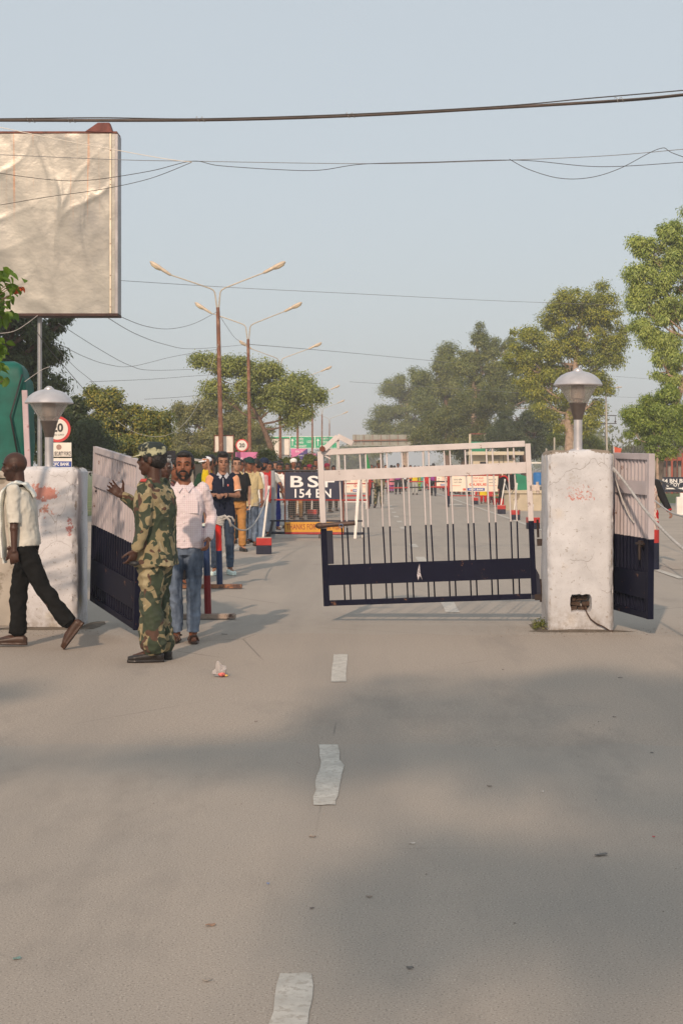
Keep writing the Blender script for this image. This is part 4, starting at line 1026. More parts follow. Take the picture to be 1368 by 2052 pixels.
# blank boards on lamp poles
def board(px0, px1, py0, py1, Y, label, mat, frame, name='sign_board', cat='sign', posts=True, depth=.04, extra=None, grp=None):
    k = Y / FP; cx = (px0 + px1) / 2; p = W(cx, (py0 + py1) / 2, Y)
    r = empty(name, (p.x, Y, 0), 0, label, cat, grp); w, h = (px1 - px0) * k, (py1 - py0) * k
    MB().box((0, 0, p.z), (w, depth, h)).build('panel', mat, r)
    if frame:
        e = .035
        for s_ in (-1, 1):
            MB().box((s_ * (w / 2), -.005, p.z), (e, depth + .02, h + e)).build('frame', frame, r)
            MB().box((0, -.005, p.z + s_ * (h / 2)), (w - e, depth + .02, e)).build('frame', frame, r)
    if posts:
        for s_ in (-1, 1): MB().box((s_ * (w / 2 - .05), depth / 2 + .03, (p.z) / 2), (.05, .05, p.z)).build('post', m_signb if not frame else frame, r)
    return r, w, h, p
board(430, 468, 873, 907, 60.2, 'blank white board with red frame behind the first lamp pole', m_whiteb, m_rustp)
board(538, 580, 879, 912, 98.5, 'blank white board with red frame behind the third lamp pole', m_whiteb, m_rustp)
# pink / purple posters
m_pink = M('poster_pink', (.62, .18, .36), .1, 2, .6, 0, 0); m_purp = M('poster_purple', (.08, .06, .20), .1, 2, .6, 0, 0)
r, w, h, p = board(472, 528, 906, 935, 62, 'pink poster with purple corner and white script behind the queue', m_pink, None, 'poster', 'poster')
MB().add([(w / 2, -.025, p.z + h / 2), (w * .28, -.025, p.z + .0 * h), (w / 2, -.025, p.z - h / 2)], [(0, 1, 2)]).build('purple_corner', m_purp, r)
text('Future of', h * .30, (-.02, -.022, p.z - .02), m_text, r, w * .62, bold=.02, shear=.15)
r, w, h, p = board(583, 616, 899, 927, 66, 'small pink and navy diagonal poster behind the crowd', m_purp, None, 'poster', 'poster')
MB().add([(-w / 2, -.025, p.z + h / 2), (w * .48, -.025, p.z + h / 2), (-w / 2, -.025, p.z - h * .3)], [(0, 1, 2)]).build('pink_corner', m_pink, r)
text('BSNL 3G', h * .14, (0, -.03, p.z + h * .3), m_text, r, w * .45); text('speed', h * .13, (w * .1, -.03, p.z), m_text, r, w * .4); text('unlimited', h * .12, (w * .05, -.03, p.z - h * .33), m_text, r, w * .7)
r, w, h, p = board(616, 633, 909, 922, 70, 'tiny salmon pink poster beside the navy one', m_pink, None, 'poster', 'poster')
r, w, h, p = board(634, 640, 908, 930, 72, 'narrow navy and white banner beside the gate latch', m_purp, None, 'poster', 'poster')
r, w, h, p = board(316, 352, 903, 934, 44, 'dark brown board with white script behind the soldier', M('board_brown', (.055, .04, .045), .1, 3, .6, 0, 0), None, 'sign_board', 'sign')
text('View', h * .40, (-.02, -.022, p.z - .03), m_text, r, w * .62, bold=.02, shear=.2); text('Scenic', h * .13, (.02, -.022, p.z + .08), m_text, r, w * .5, shear=.2)
# green direction sign
Y = 185; k = Y / FP
r, w, h, p = board(541, 680, 874, 899, Y, 'wide green direction sign with white city names above the queue', m_green, None, 'direction_sign', 'road sign', depth=.1)
for px in (541.5, 581, 631, 679.5): MB().box((W(px, 0, Y).x - p.x, -.06, p.z), (.09, .02, h)).build('border', m_text, r)
for s_ in (-1, 1): MB().box((0, -.06, p.z + s_ * (h / 2 - .05)), (w - .1, .018, .07)).build('border', m_text, r)
for cx, t1, t2, t3, n_ in ((600, 'ਪਠਾਨਕੋਟ', 'पठानकोट', 'PATHANKOT', '137'), (651, 'ਅੰਮ੍ਰਿਤਸਰ', 'अमृतसर', 'AMRITSAR', '28')):
    x = W(cx, 0, Y).x - p.x
    text(t1, h * .22, (x, -.06, p.z + h * .28), m_text, r, 17 * k, bold=.01); text(t2, h * .22, (x, -.06, p.z), m_text, r, 17 * k, bold=.01)
    text(t3, h * .17, (x + 2 * k, -.06, p.z - h * .30), m_text, r, 24 * k, bold=.02); text(n_, h * .2, (x + 20 * k, -.06, p.z + h * .05), m_text, r, 9 * k, bold=.02)
    MB().box((x - 14 * k, -.065, p.z - .05), (1.4 * k, .02, h * .5)).add([(x - 17 * k, -.07, p.z + h * .12), (x - 11 * k, -.07, p.z + h * .12), (x - 14 * k, -.07, p.z + h * .32)], [(0, 1, 2)]).build('arrow', m_text, r)
# grey back of the gantry over the road
Y = 150; k = Y / FP
r = empty('sign_gantry', (0, Y, 0), 0, 'grey back of an overhead sign gantry with rusty truss above the road', 'gantry')
X = lambda px: W(px, 0, Y).x
Z = lambda py: W(0, py, Y).z
for i in range(8):
    x0 = X(706 + i * 17.4); x1 = X(706 + (i + 1) * 17.4) - .03
    MB().box(((x0 + x1) / 2, .1, (Z(871) + Z(892)) / 2), (x1 - x0, .04, Z(871) - Z(892))).build('panel', M('gantry_grey', (.30, .30, .26), .12, 1.5, .6, 0, 0), r)
MB().beam((X(690), -.05, Z(883.5)), (X(846), -.05, Z(881)), .12, .12).build('truss_beam', m_rust, r); MB().beam((X(690), -.05, Z(893)), (X(848), -.05, Z(892)), .1, .1).build('truss_beam', _mc['gantry_grey'], r)
for px in range(712, 850, 17): MB().box((X(px), .0, (Z(871) + Z(892)) / 2), (.05, .06, Z(871) - Z(892))).build('stiffener', m_rust, r)
MB().tube([(X(848), 0, 0), (X(848), 0, Z(870))], .13, 10).build('post', M('post_pale', (.50, .49, .44), .1, 3, .6, 0, 0), r, 1)
MB().tube([(X(676), 0, 0), (X(676), 0, Z(880))], .11, 10).build('post', _mc['post_pale'], r, 1)

# ------------------------------------------------------------------ BSF barrier
Y = 34.5; k = Y / FP; X = lambda px: W(px, 0, Y).x - W(630, 0, Y).x; Z = lambda py: W(0, py, Y).z
r = empty('crowd_barrier', (W(630, 0, Y).x, Y, 0), 0, 'steel crowd barrier with navy 154 battalion board and yellow thanks board', 'barrier')
MB().box(((X(571) + X(687)) / 2, -.03, (Z(946) + Z(1000)) / 2), (X(687) - X(571), .02, Z(946) - Z(1000))).build('navy_panel', M('panel_navy', (.022, .026, .055), .2, 3, .5, 0, .05, 40), r)
text('BSF', .26, (X(626), -.041, Z(965)), m_text, r, 88 * k, bold=.022, spacing=1.3); text('154 BN', .20, (X(627), -.041, Z(988.5)), m_text, r, 73 * k, bold=.018, spacing=1.05)
MB().box(((X(571) + X(688)) / 2, -.03, (Z(1046) + Z(1066)) / 2), (X(688) - X(571), .02, Z(1046) - Z(1066))).build('yellow_panel', M('panel_yellow', (.62, .30, .03), .15, 5, .5, 0, .05, 40), r)
text('THANKS FOR YOUR VISIT', .125, (X(630), -.041, Z(1055.5)), M('letter_red', (.30, .06, .02), .1, 9, .5, 0, 0), r, 112 * k, bold=.012)
def bar(a, b, m, nm='rail', rr=.018): MB().tube([a, b], rr, 8).build(nm, m, r, 1)
bar((X(545), 0, Z(943.5)), (X(722), 0, Z(943.5)), m_black, rr=.024); bar((X(541), 0, Z(1001.5)), (X(735), 0, Z(1002)), m_redp); bar((X(541), 0, Z(1043.5)), (X(728), 0, Z(1044)), m_navyp)
bar((X(540), 0, Z(1067.5)), (X(571), 0, Z(1068)), m_navyp, rr=.028); bar((X(571), 0, Z(1068)), (X(688), 0, Z(1069)), m_redp, rr=.03); bar((X(688), 0, Z(1069)), (X(728), 0, Z(1069)), m_navyp, rr=.028)
bar((X(571), 0, Z(943)), (X(571), 0, Z(1068)), m_rustp, 'upright'); bar((X(688), 0, Z(943)), (X(688), 0, Z(1068)), m_rustp, 'upright')
bar((X(547), .05, 0), (X(547), .0, Z(943)), M('post_greyp', (.30, .32, .34), .1, 5, .5, 0, 0), 'upright', .045)
MB().beam((X(720), .0, Z(945)), (X(711), -.12, 0.0), .06, .04).build('stand_leg', m_white, r); MB().beam((X(720), .0, Z(945)), (X(724), .35, 0.0), .06, .04).build('stand_leg', m_white, r)
MB().beam((X(547), .0, .4), (X(540), -.25, 0.0), .05, .04).build('stand_leg', m_black, r); MB().beam((X(640), .0, Z(1067)), (X(640), -.02, 0.0), .04, .04).build('stand_leg', m_black, r)
mb = MB()
for i in range(27):
    x = X(573) + (X(686) - X(573)) * i / 26; mb.beam((x, .012, Z(1042)), (x, .012, Z(1003)), .005, .005, (0, 1, 0))
for i in range(10):
    z = Z(1005 + i * 4); mb.beam((X(573), .016, z), (X(686), .016, z), .005, .005)
mb.build('wire_mesh', M('mesh_rust', (.20, .17, .15), .2, 9, .6, 0, 0), r)['kind'] = 'stuff'

def bank_barrier(px0, px1, py0, py1, Y, label, left=False):
    k = Y / FP; cx = (px0 + px1) / 2; c0 = W(cx, 0, Y).x; X = lambda px: W(px, 0, Y).x - c0; Z = lambda py: W(0, py, Y).z
    r = empty('crowd_barrier', (c0, Y, 0), 0, label, 'barrier'); w, h = (px1 - px0) * k, (py1 - py0) * k; zc = Z((py0 + py1) / 2)
    MB().box((0, -.04, zc), (w, .015, h)).build('banner', M('banner_cream', (.80, .70, .58), .04, 3, .6, 0, 0), r)
    mr = M('banner_red', (.62, .12, .08), .05, 3, .6, 0, 0)
    text('QUEUE', h * .20, (w * .08, -.048, zc - h * .06), mr, r, w * .36, bold=.04)
    text('ROAD THAT', h * .13, (w * .08, -.048, zc + h * .17), mr, r, w * .26); text('STOP AND', h * .12, (w * .08, -.048, zc + h * .36), mr, r, w * .24, bold=.02)
    text('ਕਤਾਰ ਵਿੱਚ', h * .12, (-w * .34, -.048, zc + h * .28), m_navyp, r, w * .17); text('ਖੜੇ ਹੋਵੋ', h * .10, (-w * .34, -.048, zc + h * .1), m_navyp, r, w * .16)
    text('कतार में', h * .12, (w * .38, -.048, zc + h * .28), m_navyp, r, w * .16); text('खड़े हों', h * .10, (w * .38, -.048, zc + h * .08), m_navyp, r, w * .14)
    for s_ in (-1, 1): MB().box((s_ * w * .38, -.05, zc - h * .12), (w * .2, .006, h * .025)).build('rule', mr, r)
    MB().box((w * .04, -.05, zc - h * .36), (w * .36, .008, h * .18)).build('bank_strip', M('bank_blue', None), r)
    MB().box((-w * .20, -.052, zc - h * .36), (w * .06, .008, h * .14)).build('bank_logo', mr, r)
    text('HDFC BANK', h * .11, (w * .05, -.056, zc - h * .36), m_text, r, w * .30, bold=.04)
    for s_ in (-1, 1):
        x = s_ * (w / 2 + .06)
        MB().tube([(x, 0, .45), (x, 0, zc + h * .6)], .035, 8).build('upright', m_redp, r, 1); MB().tube([(x, 0, 0), (x, 0, .45)], .036, 8).build('upright_foot', m_navyp, r, 1)
        MB().beam((x, -.35, .02), (x, .35, .02), .05, .04).build('foot', m_black, r)
    for z in (zc + h * .55, .45): MB().tube([(-w / 2, 0, z), (w / 2, 0, z)], .02, 8).build('rail', m_redp, r, 1)
    return r
bank_barrier(901, 997, 954, 985, 61, 'crowd barrier with large cream queue banner on the right')
bank_barrier(874, 898, 955, 974, 84, 'smaller far barrier with cream banner left of the large one')
bank_barrier(690, 737, 957, 987, 62, 'crowd barrier with cream bank banner seen behind the gate free end')
# boom across the road
Y = 66; X = lambda px: W(px, 0, Y).x; Z = lambda py: W(0, py, Y).z
r = empty('boom_barrier', (X(741), Y, 0), 0, 'red and black double rail boom barrier across the road far behind the gate', 'barrier'); ox = X(741)
for j, (py, mm) in enumerate(((966, (m_redp, m_black)), (976, (m_black, m_redp)))):
    n = 8
    for i in range(n):
        a = X(741) + (X(898) - X(741)) * i / n - ox; b = X(741) + (X(898) - X(741)) * (i + 1) / n - ox
        MB().tube([(a, 0, Z(py + (j and (4 - i * .5)) - 1)), (b, 0, Z(py + (j and (4 - (i + 1) * .5)) - 1))], .028, 8).build('rail', mm[(i // 2) % 2], r, 1)
for px in (741, 898):
    MB().tube([(X(px) - ox, 0, .7), (X(px) - ox, 0, 1.25)], .06, 8).build('upright', m_redp, r, 1); MB().tube([(X(px) - ox, 0, 0), (X(px) - ox, 0, .7)], .062, 8).build('upright_foot', m_navyp, r, 1)
# faint red rails of a barrier behind the navy board
Y = 60; r = empty('crowd_barrier', W(705, 0, Y) * 1, 0, 'empty barrier with red and white rails between navy board and far soldier', 'barrier'); r.location.z = 0; ox = r.location.x
X = lambda px: W(px, 0, 52).x - ox
for z, m in ((.48, m_redp), (.25, m_white), (.95, m_redp)): MB().tube([(W(688, 0, Y).x - ox, -1, z), (W(738, 0, Y).x - ox, -1, z)], .022, 8).build('rail', m, r, 1)
for px in (689, 738): MB().tube([(W(px, 0, Y).x - ox, -1, 0), (W(px, 0, Y).x - ox, -1, 1.0)], .03, 8).build('upright', m_rustp, r, 1)

# ------------------------------------------------------------------ posts, tins and ropes
def tin_post(px, py, label, h=1.0, lean=.05, w=.28, th=.30, grp='white posts set in painted tins'):
    p = G(px, py); r = empty('rope_post', p, 0, label, 'rope post', grp)
    r.rotation_euler.z = random.uniform(-.25, .25)
    MB().box((0, 0, th * .77), (w, w, th * .46)).build('tin_top', m_redp, r, bevel=.012)
    MB().box((0, 0, th * .27), (w * .995, w * .995, th * .54)).build('tin_bottom', m_navyp, r, bevel=.012)
    MB().box((0, 0, th * 1.0), (w * .9, w * .9, .01)).build('cement_fill', _mc['concrete'], r)
    MB().tube([(-.02, 0, th * .9), (lean, 0, th + h)], .022, 10).build('pole', m_white, r, 1)
    MB().tube([(lean - .004, 0, th + h - .02), (lean, 0, th + h + .03)], .028, 8).build('cap', m_white, r, 1)
    return r
tin_post(529, 1110, 'nearest white rope post in a red and navy tin beside the queue', .92, .09)
tin_post(626, 1041, 'rope post tin seen through the mesh of the navy battalion barrier', .8, .0)
tin_post(1004, 1030, 'leaning white rope post in rusty red tin before the woman in black', .85, .12)
tin_post(1031, 1042, 'white rope post in red and navy tin right of the woman in black', .78, .06)
tin_post(951, 1011, 'furthest rope post tin below the large cream queue banner', .8, .0)
tin_post(1067, 1060, 'red and navy tin hidden behind the gate hinge stile', .3, .0, .30, .30)
def pipe_post(px, py, h, top, bot, split, label, bl, br, barm, rad=.036):
    p = G(px, py); r = empty('pipe_stand', p, 0, label, 'barrier post')
    MB().tube([(.01, 0, .05), (.0, 0, split)], rad * 1.02, 16).build('lower_pipe', bot, r, 1)
    MB().tube([(0, 0, split), (-.012, 0, h)], rad, 16).build('upper_pipe', top, r, 1)
    MB().lathe((-.012, 0, h), [(rad * .9, -.01), (rad * .95, 0), (rad * .4, .012)], 14).build('cap', m_rustp, r, 1)
    MB().box(((bl + br) / 2, 0, .035), (br - bl, .10, .05)).build('base_bar', barm, r, bevel=.006)
    MB().tube([(0, 0, 0.05), (0, 0, .09)], .018, 8).build('bolt', m_rustp, r)
    return r
m_woodr = M('base_rust', (.28, .13, .07), .4, 4, .85, 0, .4, 40, dirt=(.10, .06, .05), dthr=.55, dsc=6)
m_woodg = M('base_grey', (.30, .24, .20), .3, 6, .85, 0, .4, 40, dirt=(.14, .08, .06), dthr=.6, dsc=6)
m_pnavy = M('pipe_navy', (.015, .035, .10), .2, 3, .35, 0, .05, 40); m_pred = M('pipe_red', (.50, .018, .012), .15, 3, .35, 0, .05, 40); m_pdred = M('pipe_darkred', (.17, .008, .012), .15, 3, .35, 0, .05, 40)
pA = pipe_post(415, 1241, .92, m_pnavy, m_pdred, .46, 'near pipe post, navy above dark red, beside the pink shirted man', -.28, .30, m_woodg)
pB = pipe_post(439, 1180, .90, m_pred, m_pnavy, .50, 'further pipe post, bright red above navy, with rope knot on top', -.52, .30, m_woodr, .040)
# rope and knot
kb = G(439, 1180); kz = .90
mb = MB()
for i in range(5):
    mb.tube([(kb.x + .055 * math.cos(t) * (1 + .1 * i), kb.y + .055 * math.sin(t), kz - .05 + .022 * i + .012 * math.sin(2 * t)) for t in np.linspace(0, 6.28, 14)], .013, 6)
kk = Vector((kb.x + .10, kb.y - .03, kz + .0))
mb.tube([kk + Vector((-.08, 0, .03)), kk + Vector((-.02, -.02, .06)), kk + Vector((.04, -.01, .0)), kk + Vector((.06, 0, -.08))], .018, 6)
mb.tube([kk + Vector((-.05, 0, .0)), kk + Vector((.03, -.02, .05)), kk + Vector((.07, 0, .04)), kk + Vector((.10, 0, -.02))], .014, 6)
e = G(529, 1110) + Vector((.09, 0, 1.18))
P = []
for i in range(25):
    t = i / 24; a = kk + Vector((.05, 0, -.04)); q_ = a.lerp(e, t); q_.z -= .55 * 4 * t * (1 - t) * .62; P.append(q_)
mb.tube(P, .011, 8)
tag(mb.build('barrier_rope', m_rope, None, 2), 'grey rope knotted on the red pipe post, sagging to the white post', 'rope')
# ropes at right
wire([(1228,938,15.0),(1250,965,14.7),(1290,1020,14.0),(1330,1065,13.3),(1368,1100,12.7),(1450,1165,11.8)], .013, m_rope, 'thick grey rope tied to the tall pillar, slanting down right', 'guy_rope', 'rope')
wire([(1229,942,15.1),(1240,985,15.05),(1258,1030,15.0),(1270,1048,14.9)], .008, m_rope, 'thin grey cord hanging over the right gate leaf', 'guy_rope', 'rope')
wire([(1290,990,25),(1310,1003,24),(1340,1025,22),(1368,1035,20),(1430,1050,18)], .013, m_rope, 'grey rope sagging beside the woman with the black sleeve', 'guy_rope', 'rope')
wire([(1300,957,30),(1330,967,28),(1368,985,26),(1440,1012,24)], .018, m_wire, 'dark cable crossing the navy company board', 'guy_rope', 'cable')
wire([(1010,966,52),(1022,990,50),(1034,968,47)], .014, m_rope, 'grey rope sagging between the two right rope posts', 'barrier_rope', 'rope')
o = tag(MB().tube([(0, 0, 0), (0, 0, .42)], .13, 16).build('bollard', m_navyp, None, 1), 'short navy and red post behind the right gate leaf', 'bollard'); o.location = W(1303, 935, 24) * 1; o.location.z = 0
x_ = MB().tube([(0, 0, .42), (0, 0, .62)], .13, 16).build('red_band', m_redp, o, 1)
r = empty('bollard', G(1362, 1032), 0, 'white painted concrete bollards at the right edge', 'bollard')
MB().box((0, 0, .3), (.26, .2, .6)).build('block', m_white, r, bevel=.02); MB().box((.05, .0, .66), (.12, .14, .14)).build('cap', m_white, r, bevel=.02)

# ------------------------------------------------------------------ guard post and far right buildings
Y = 110; k = Y / FP; c0 = W(990, 0, Y).x; X = lambda px: W(px, 0, Y).x - c0; Z = lambda py: W(0, py, Y).z
m_cream = M('cream_wall', (.62, .55, .42), .08, 1.2, .85, 0, .1, 20)
r = empty('guard_post', (c0, Y, 0), 0, 'small cream guard post with flat overhanging roof behind the gate', 'building')
MB().box(((X(947) + X(1032)) / 2, 1.5, Z(912) / 2), (X(1032) - X(947), 3, Z(912))).build('wall', m_cream, r, bevel=.01)
MB().box(((X(936) + X(1047)) / 2, 1.3, (Z(905) + Z(912)) / 2), (X(1047) - X(936), 4.2, Z(905) - Z(912))).build('roof', m_cream, r, bevel=.02)
for px0, px1, py0, py1 in ((961, 977, 925, 930), (1018, 1024, 912.5, 920)):
    w_ = MB().box(((X(px0) + X(px1)) / 2, -.02, (Z(py0) + Z(py1)) / 2), ((px1 - px0) * k, .06, (py1 - py0) * k)).build('window', M('window_dark', (.02, .018, .018), .1, 3, .3, 0, 0), r)
for i in range(6):
    for j in range(3): MB().box((X(985 + i * 2.6), -.01, Z(914.5 + j * 2.4)), (.045, .04, .045)).build('vent_hole', _mc['window_dark'], r)
for px in (998, 1007): MB().tube([(X(px), -.3, Z(930)), (X(px), -.3, Z(908))], .02, 6).build('rod', m_black, r)
r = empty('watch_platform', (W(958, 0, 114).x, 114, 0), 0, 'thin frame lookout with green cloth side above the guard post', 'tower'); Y = 114; c0 = W(958, 0, Y).x
for px in (942, 973):
    for dy in (0, 1.2): MB().box((X(px), dy, Z(869) / 2), (.07, .07, Z(869))).build('leg', m_cream, r)
for px0, px1, dy in ((942, 973, 0), (942, 973, 1.2)): MB().beam((X(px0), dy, Z(869)), (X(px1), dy, Z(869)), .07, .07).build('top_rail', m_rustp, r)
MB().box(((X(943) + X(972)) / 2, -.05, (Z(885) + Z(905)) / 2), (X(972) - X(943), .03, Z(885) - Z(905))).build('green_cloth', M('cloth_screen', (.01, .25, .13), .2, 3, .7, 0, .2, 10), r)
# green tent, planter ring, bits beside
Y = 70; c0 = W(1045, 0, Y).x; X = lambda px: W(px, 0, Y).x - c0; Z = lambda py: W(0, py, Y).z
r = empty('tent', (c0, Y, 0), 0, 'green cloth stall cover behind the planter on the right', 'tent')
MB().add([(X(1028), 0, .2), (X(1060), 0, .2), (X(1055), 0, Z(955)), (X(1040), 0, Z(950)), (X(1028), 0, Z(948)), (X(1028), 2, .2), (X(1062), 2, .2), (X(1058), 2, Z(956)), (X(1042), 2, Z(950)), (X(1028), 2, Z(947))],
         [(0, 1, 2, 3, 4), (9, 8, 7, 6, 5), (1, 6, 7, 2), (2, 7, 8, 3), (3, 8, 9, 4), (4, 9, 5, 0), (0, 5, 6, 1)]).build('cover', M('cloth_screen2', (.015, .22, .12), .25, 1.5, .7, 0, .3, 6), r)
for px in (1029, 1056): MB().tube([(X(px), -.06, 0), (X(px), -.06, Z(952))], .025, 6).build('pole', m_white, r)
o = tag(MB().lathe((0, 0, 0), [(1.05, 0), (1.05, .62), (1.12, .63), (1.12, .72), (.95, .72), (.93, .55)], 40).build('planter', M('planter_cream', (.50, .43, .32), .15, 2, .9, 0, .3, 20, dirt=(.25, .2, .15), dthr=.6, dsc=2), None, 1), 'round cream masonry planter ring right of the gate hinge', 'planter')
o.location = (W(1066, 0, 57).x, 57, 0)
for px, lab, m, hh in ((1078, 'blue plastic drum behind the gate hinge stile', M('blue_drum', (.03, .18, .5), .1, 3, .4, 0, 0), .55),):
    o = tag(MB().lathe((0, 0, 0), [(.24, 0), (.26, .1), (.26, hh), (.2, hh + .05)], 18).build('drum', m, None, 1), lab, 'drum'); o.location = (W(px, 0, 75).x, 75, .72)
r = empty('food_cart', (W(1075, 0, 75).x, 75, 0), 0, 'pale stall table with white canopy edge seen behind the gate hinge', 'stall')
MB().box((0, .3, .68), (1.3, .9, .06)).build('table_top', m_white, r); MB().box((0, .1, 1.78), (1.5, 1.4, .07)).build('canopy', m_white, r)
for x in (-.6, .6):
    for y in (-.1, .7): MB().box((x, y, .88), (.04, .04, 1.76)).build('leg', m_black, r)
# iron railing shelter at right
Y = 92; c0 = W(1360, 0, Y).x; X = lambda px: W(px, 0, Y).x - c0; Z = lambda py: W(0, py, Y).z
r = empty('railed_shelter', (c0, Y, 0), 0, 'long shelter with red iron posts and brown beam behind the company board', 'building')
MB().box(((X(1316) + X(1480)) / 2, 0, (Z(898) + Z(906)) / 2), (X(1480) - X(1316), .2, Z(898) - Z(906))).build('beam', M('beam_brown', (.20, .13, .12), .15, 2, .8, 0, .2, 20), r)
for i in range(13): MB().box((X(1324 + i * 10.5), -.02, Z(907) / 2), (.07 if i % 2 else .12, .07, Z(907))).build('post', M('iron_red', (.33, .07, .04), .2, 3, .6, 0, 0) if i % 2 == 0 else m_rustp, r)
MB().box(((X(1318) + X(1480)) / 2, 1.6, Z(905) / 2), (X(1480) - X(1318), .1, Z(905))).build('back_wall', M('wall_brown', (.17, .13, .11), .15, 2, .9, 0, .1, 10), r)
MB().box(((X(1318) + X(1480)) / 2, 1.5, (Z(916) + Z(923)) / 2), (X(1480) - X(1318), .06, Z(916) - Z(923))).build('wall_band', M('iron_red', None), r)
for i in range(7): MB().box((X(1327 + i * 21), 1.5, Z(932) / 2 + .2), (.28, .06, Z(926) - .6)).build('wall_panel', M('panel_tan', (.30, .26, .22), .1, 2, .9, 0, 0), r)
r = empty('grey_roof_shed', (W(1370, 0, 120).x, 120, 0), 0, 'dark grey sloping shed roof at the right edge above the red railing', 'building')
MB().add([(-2.2, 0, 3.0), (6, 0, 3.0), (6, 0, 0), (-2.2, 0, 0), (-2.2, 5, 3.0), (6, 5, 3.0), (6, 5, 0), (-2.2, 5, 0)], [(0,1,2,3),(7,6,5,4),(0,4,5,1),(0,3,7,4),(1,5,6,2)]).build('wall', M('wall_brown', None), r)
MB().add([(-2.6, -.6, 2.9), (6.4, -.6, 2.9), (6.4, 5.6, 5.4), (1.2, 5.6, 5.4), (-2.6, -.6, 3.0), (6.4, -.6, 3.0), (6.4, 5.6, 5.5), (1.2, 5.6, 5.5)], [(3,2,1,0),(4,5,6,7),(0,1,5,4),(1,2,6,5),(2,3,7,6),(3,0,4,7)]).build('roof', M('roof_grey', (.13, .13, .13), .15, 2, .8, 0, .2, 10), r)
# concertina wire on a low wall
r = empty('razor_wire_wall', (W(1268, 0, 84).x, 84, 0), 0, 'low pale wall with coils of razor wire behind the right gate leaf', 'wall')
MB().box((0, .1, 1.15), (2.4, .2, 2.3)).build('wall', _mc['concrete'], r)
MB().tube([(-1.2 + 2.4 * t / 160, .28 * math.sin(t * .6) * .5, 2.55 + .2 * math.cos(t * .6)) for t in range(161)], .014, 4).build('razor_coil', m_wire, r, 1)
for x in (-1.1, 0, 1.1): MB().box((x, .1, 2.5), (.05, .05, .5)).build('picket', m_signb, r)
r = empty('flag', (W(1229, 0, 70).x, 70, 0), 0, 'small orange red flag behind the tall pillar top', 'flag')
MB().tube([(0, 0, 0), (0, 0, 2.55)], .02, 6).build('pole', m_white, r); MB().add([(0, 0, 2.5), (.36, .05, 2.42), (.30, -.04, 2.2), (0, 0, 2.05), (0, .012, 2.5), (.36, .062, 2.42), (.30, -.028, 2.2), (0, .012, 2.05)], [(0,1,2,3),(7,6,5,4),(0,4,5,1),(1,5,6,2),(2,6,7,3)]).build('cloth', M('flag_red', (.55, .10, .05), .1, 3, .8, 0, 0), r)
r = empty('flag', (W(733, 0, 58).x, 58, 0), 0, 'narrow green pennant standing behind the upper gate rail', 'flag')
MB().tube([(0, 0, 0), (0, 0, 2.1)], .018, 6).build('pole', m_white, r)
MB().add([(0, 0, 1.5), (.17, .0, 1.5), (.06, 0, 2.0), (.03, 0, 2.12), (0, .02, 1.5), (.17, .02, 1.5), (.06, .02, 2.0), (.03, .02, 2.12)], [(0,1,2,3),(7,6,5,4),(1,5,6,2),(0,3,7,4),(2,6,7,3)]).build('cloth', M('flag_green', (.02, .22, .06), .1, 3, .8, 0, 0), r)
# company board
r, w, h, p = board(1302, 1400, 956, 986, 84, 'navy company board with white letters and arrow at the right edge', m_navyp, None, 'sign_board', 'sign')
k = 84 / FP; xx = lambda px: (px - 1351) * k
text('154 BN BSF', 8 * k, (xx(1349), -.022, p.z + 7.5 * k), m_text, r, 57 * k, bold=.035); text('E-COY', 7.5 * k, (xx(1348), -.022, p.z - .5 * k), m_text, r, 27 * k, bold=.035)
MB().add([(xx(1331), -.03, p.z - 6.5 * k), (xx(1366), -.03, p.z - 6.5 * k), (xx(1366), -.03, p.z - 4.5 * k), (xx(1374), -.03, p.z - 8 * k), (xx(1366), -.03, p.z - 11 * k), (xx(1366), -.03, p.z - 9.3 * k), (xx(1331), -.03, p.z - 9.3 * k), (xx(1335), -.03, p.z - 8 * k)], [tuple(range(8))]).build('arrow', m_text, r)
# low structures behind the left queue
r = empty('stall', (W(412, 0, 42).x, 42, 0), 0, 'low grey shack with pale roof edge behind the pink shirted man', 'stall')
MB().box((0, .6, .9), (.85, 1.2, 1.55)).build('wall', M('shack_wall', (.30, .27, .23), .3, 3, .9, 0, .3, 20), r)
MB().beam((-.5, -.1, 1.82), (.5, -.1, 1.68), 1.6, .05).build('roof', M('shack_roof', (.42, .39, .36), .2, 3, .8, 0, .3, 20), r)
for x in (-.3, .02, .3): MB().box((x, -.03, .95), (.03, .03, 1.3)).build('frame', m_black, r)
# litter
bag = G(441, 1356); r = empty('plastic_bag', bag, 0, 'crumpled translucent plastic bag with pink wrapper lying on the road', 'litter')
mb = MB(); mb.ell((0, 0, .04), (.058, .045, .045), None, 24, 16)
v = []
for p_ in mb.v:
    q_ = Vector(p_); n_ = noise.noise(q_ * 26) * .030 - abs(noise.noise(q_ * 45)) * .022; q_ += q_.normalized() * n_
    if q_.z > .07 and q_.x < .02: q_.z += .03 * (1 - abs(q_.x + .02) / .06) if abs(q_.x + .02) < .06 else 0
    q_.z = max(q_.z, .003); v.append(tuple(q_))
mb.v = v
mm, tt, bs = newmat('bag_plastic'); bs.inputs['Base Color'].default_value = (.75, .70, .68, 1); bs.inputs['Roughness'].default_value = .3; bs.inputs['Transmission Weight'].default_value = .6; bs.inputs['IOR'].default_value = 1.1
mb.build('bag', mm, r, 1)
MB().ell((.015, -.028, .022), (.030, .024, .016), None, 10, 6).build('pink_wrapper', M('wrap_pink', (.65, .16, .14), .5, 60, .5, 0, .5, 200), r, 1)
MB().ell((.048, -.022, .012), (.016, .012, .008), None, 10, 6).build('yellow_wrapper', M('wrap_yel', (.65, .42, .10), .4, 60, .5, 0, .5, 200), r, 1)
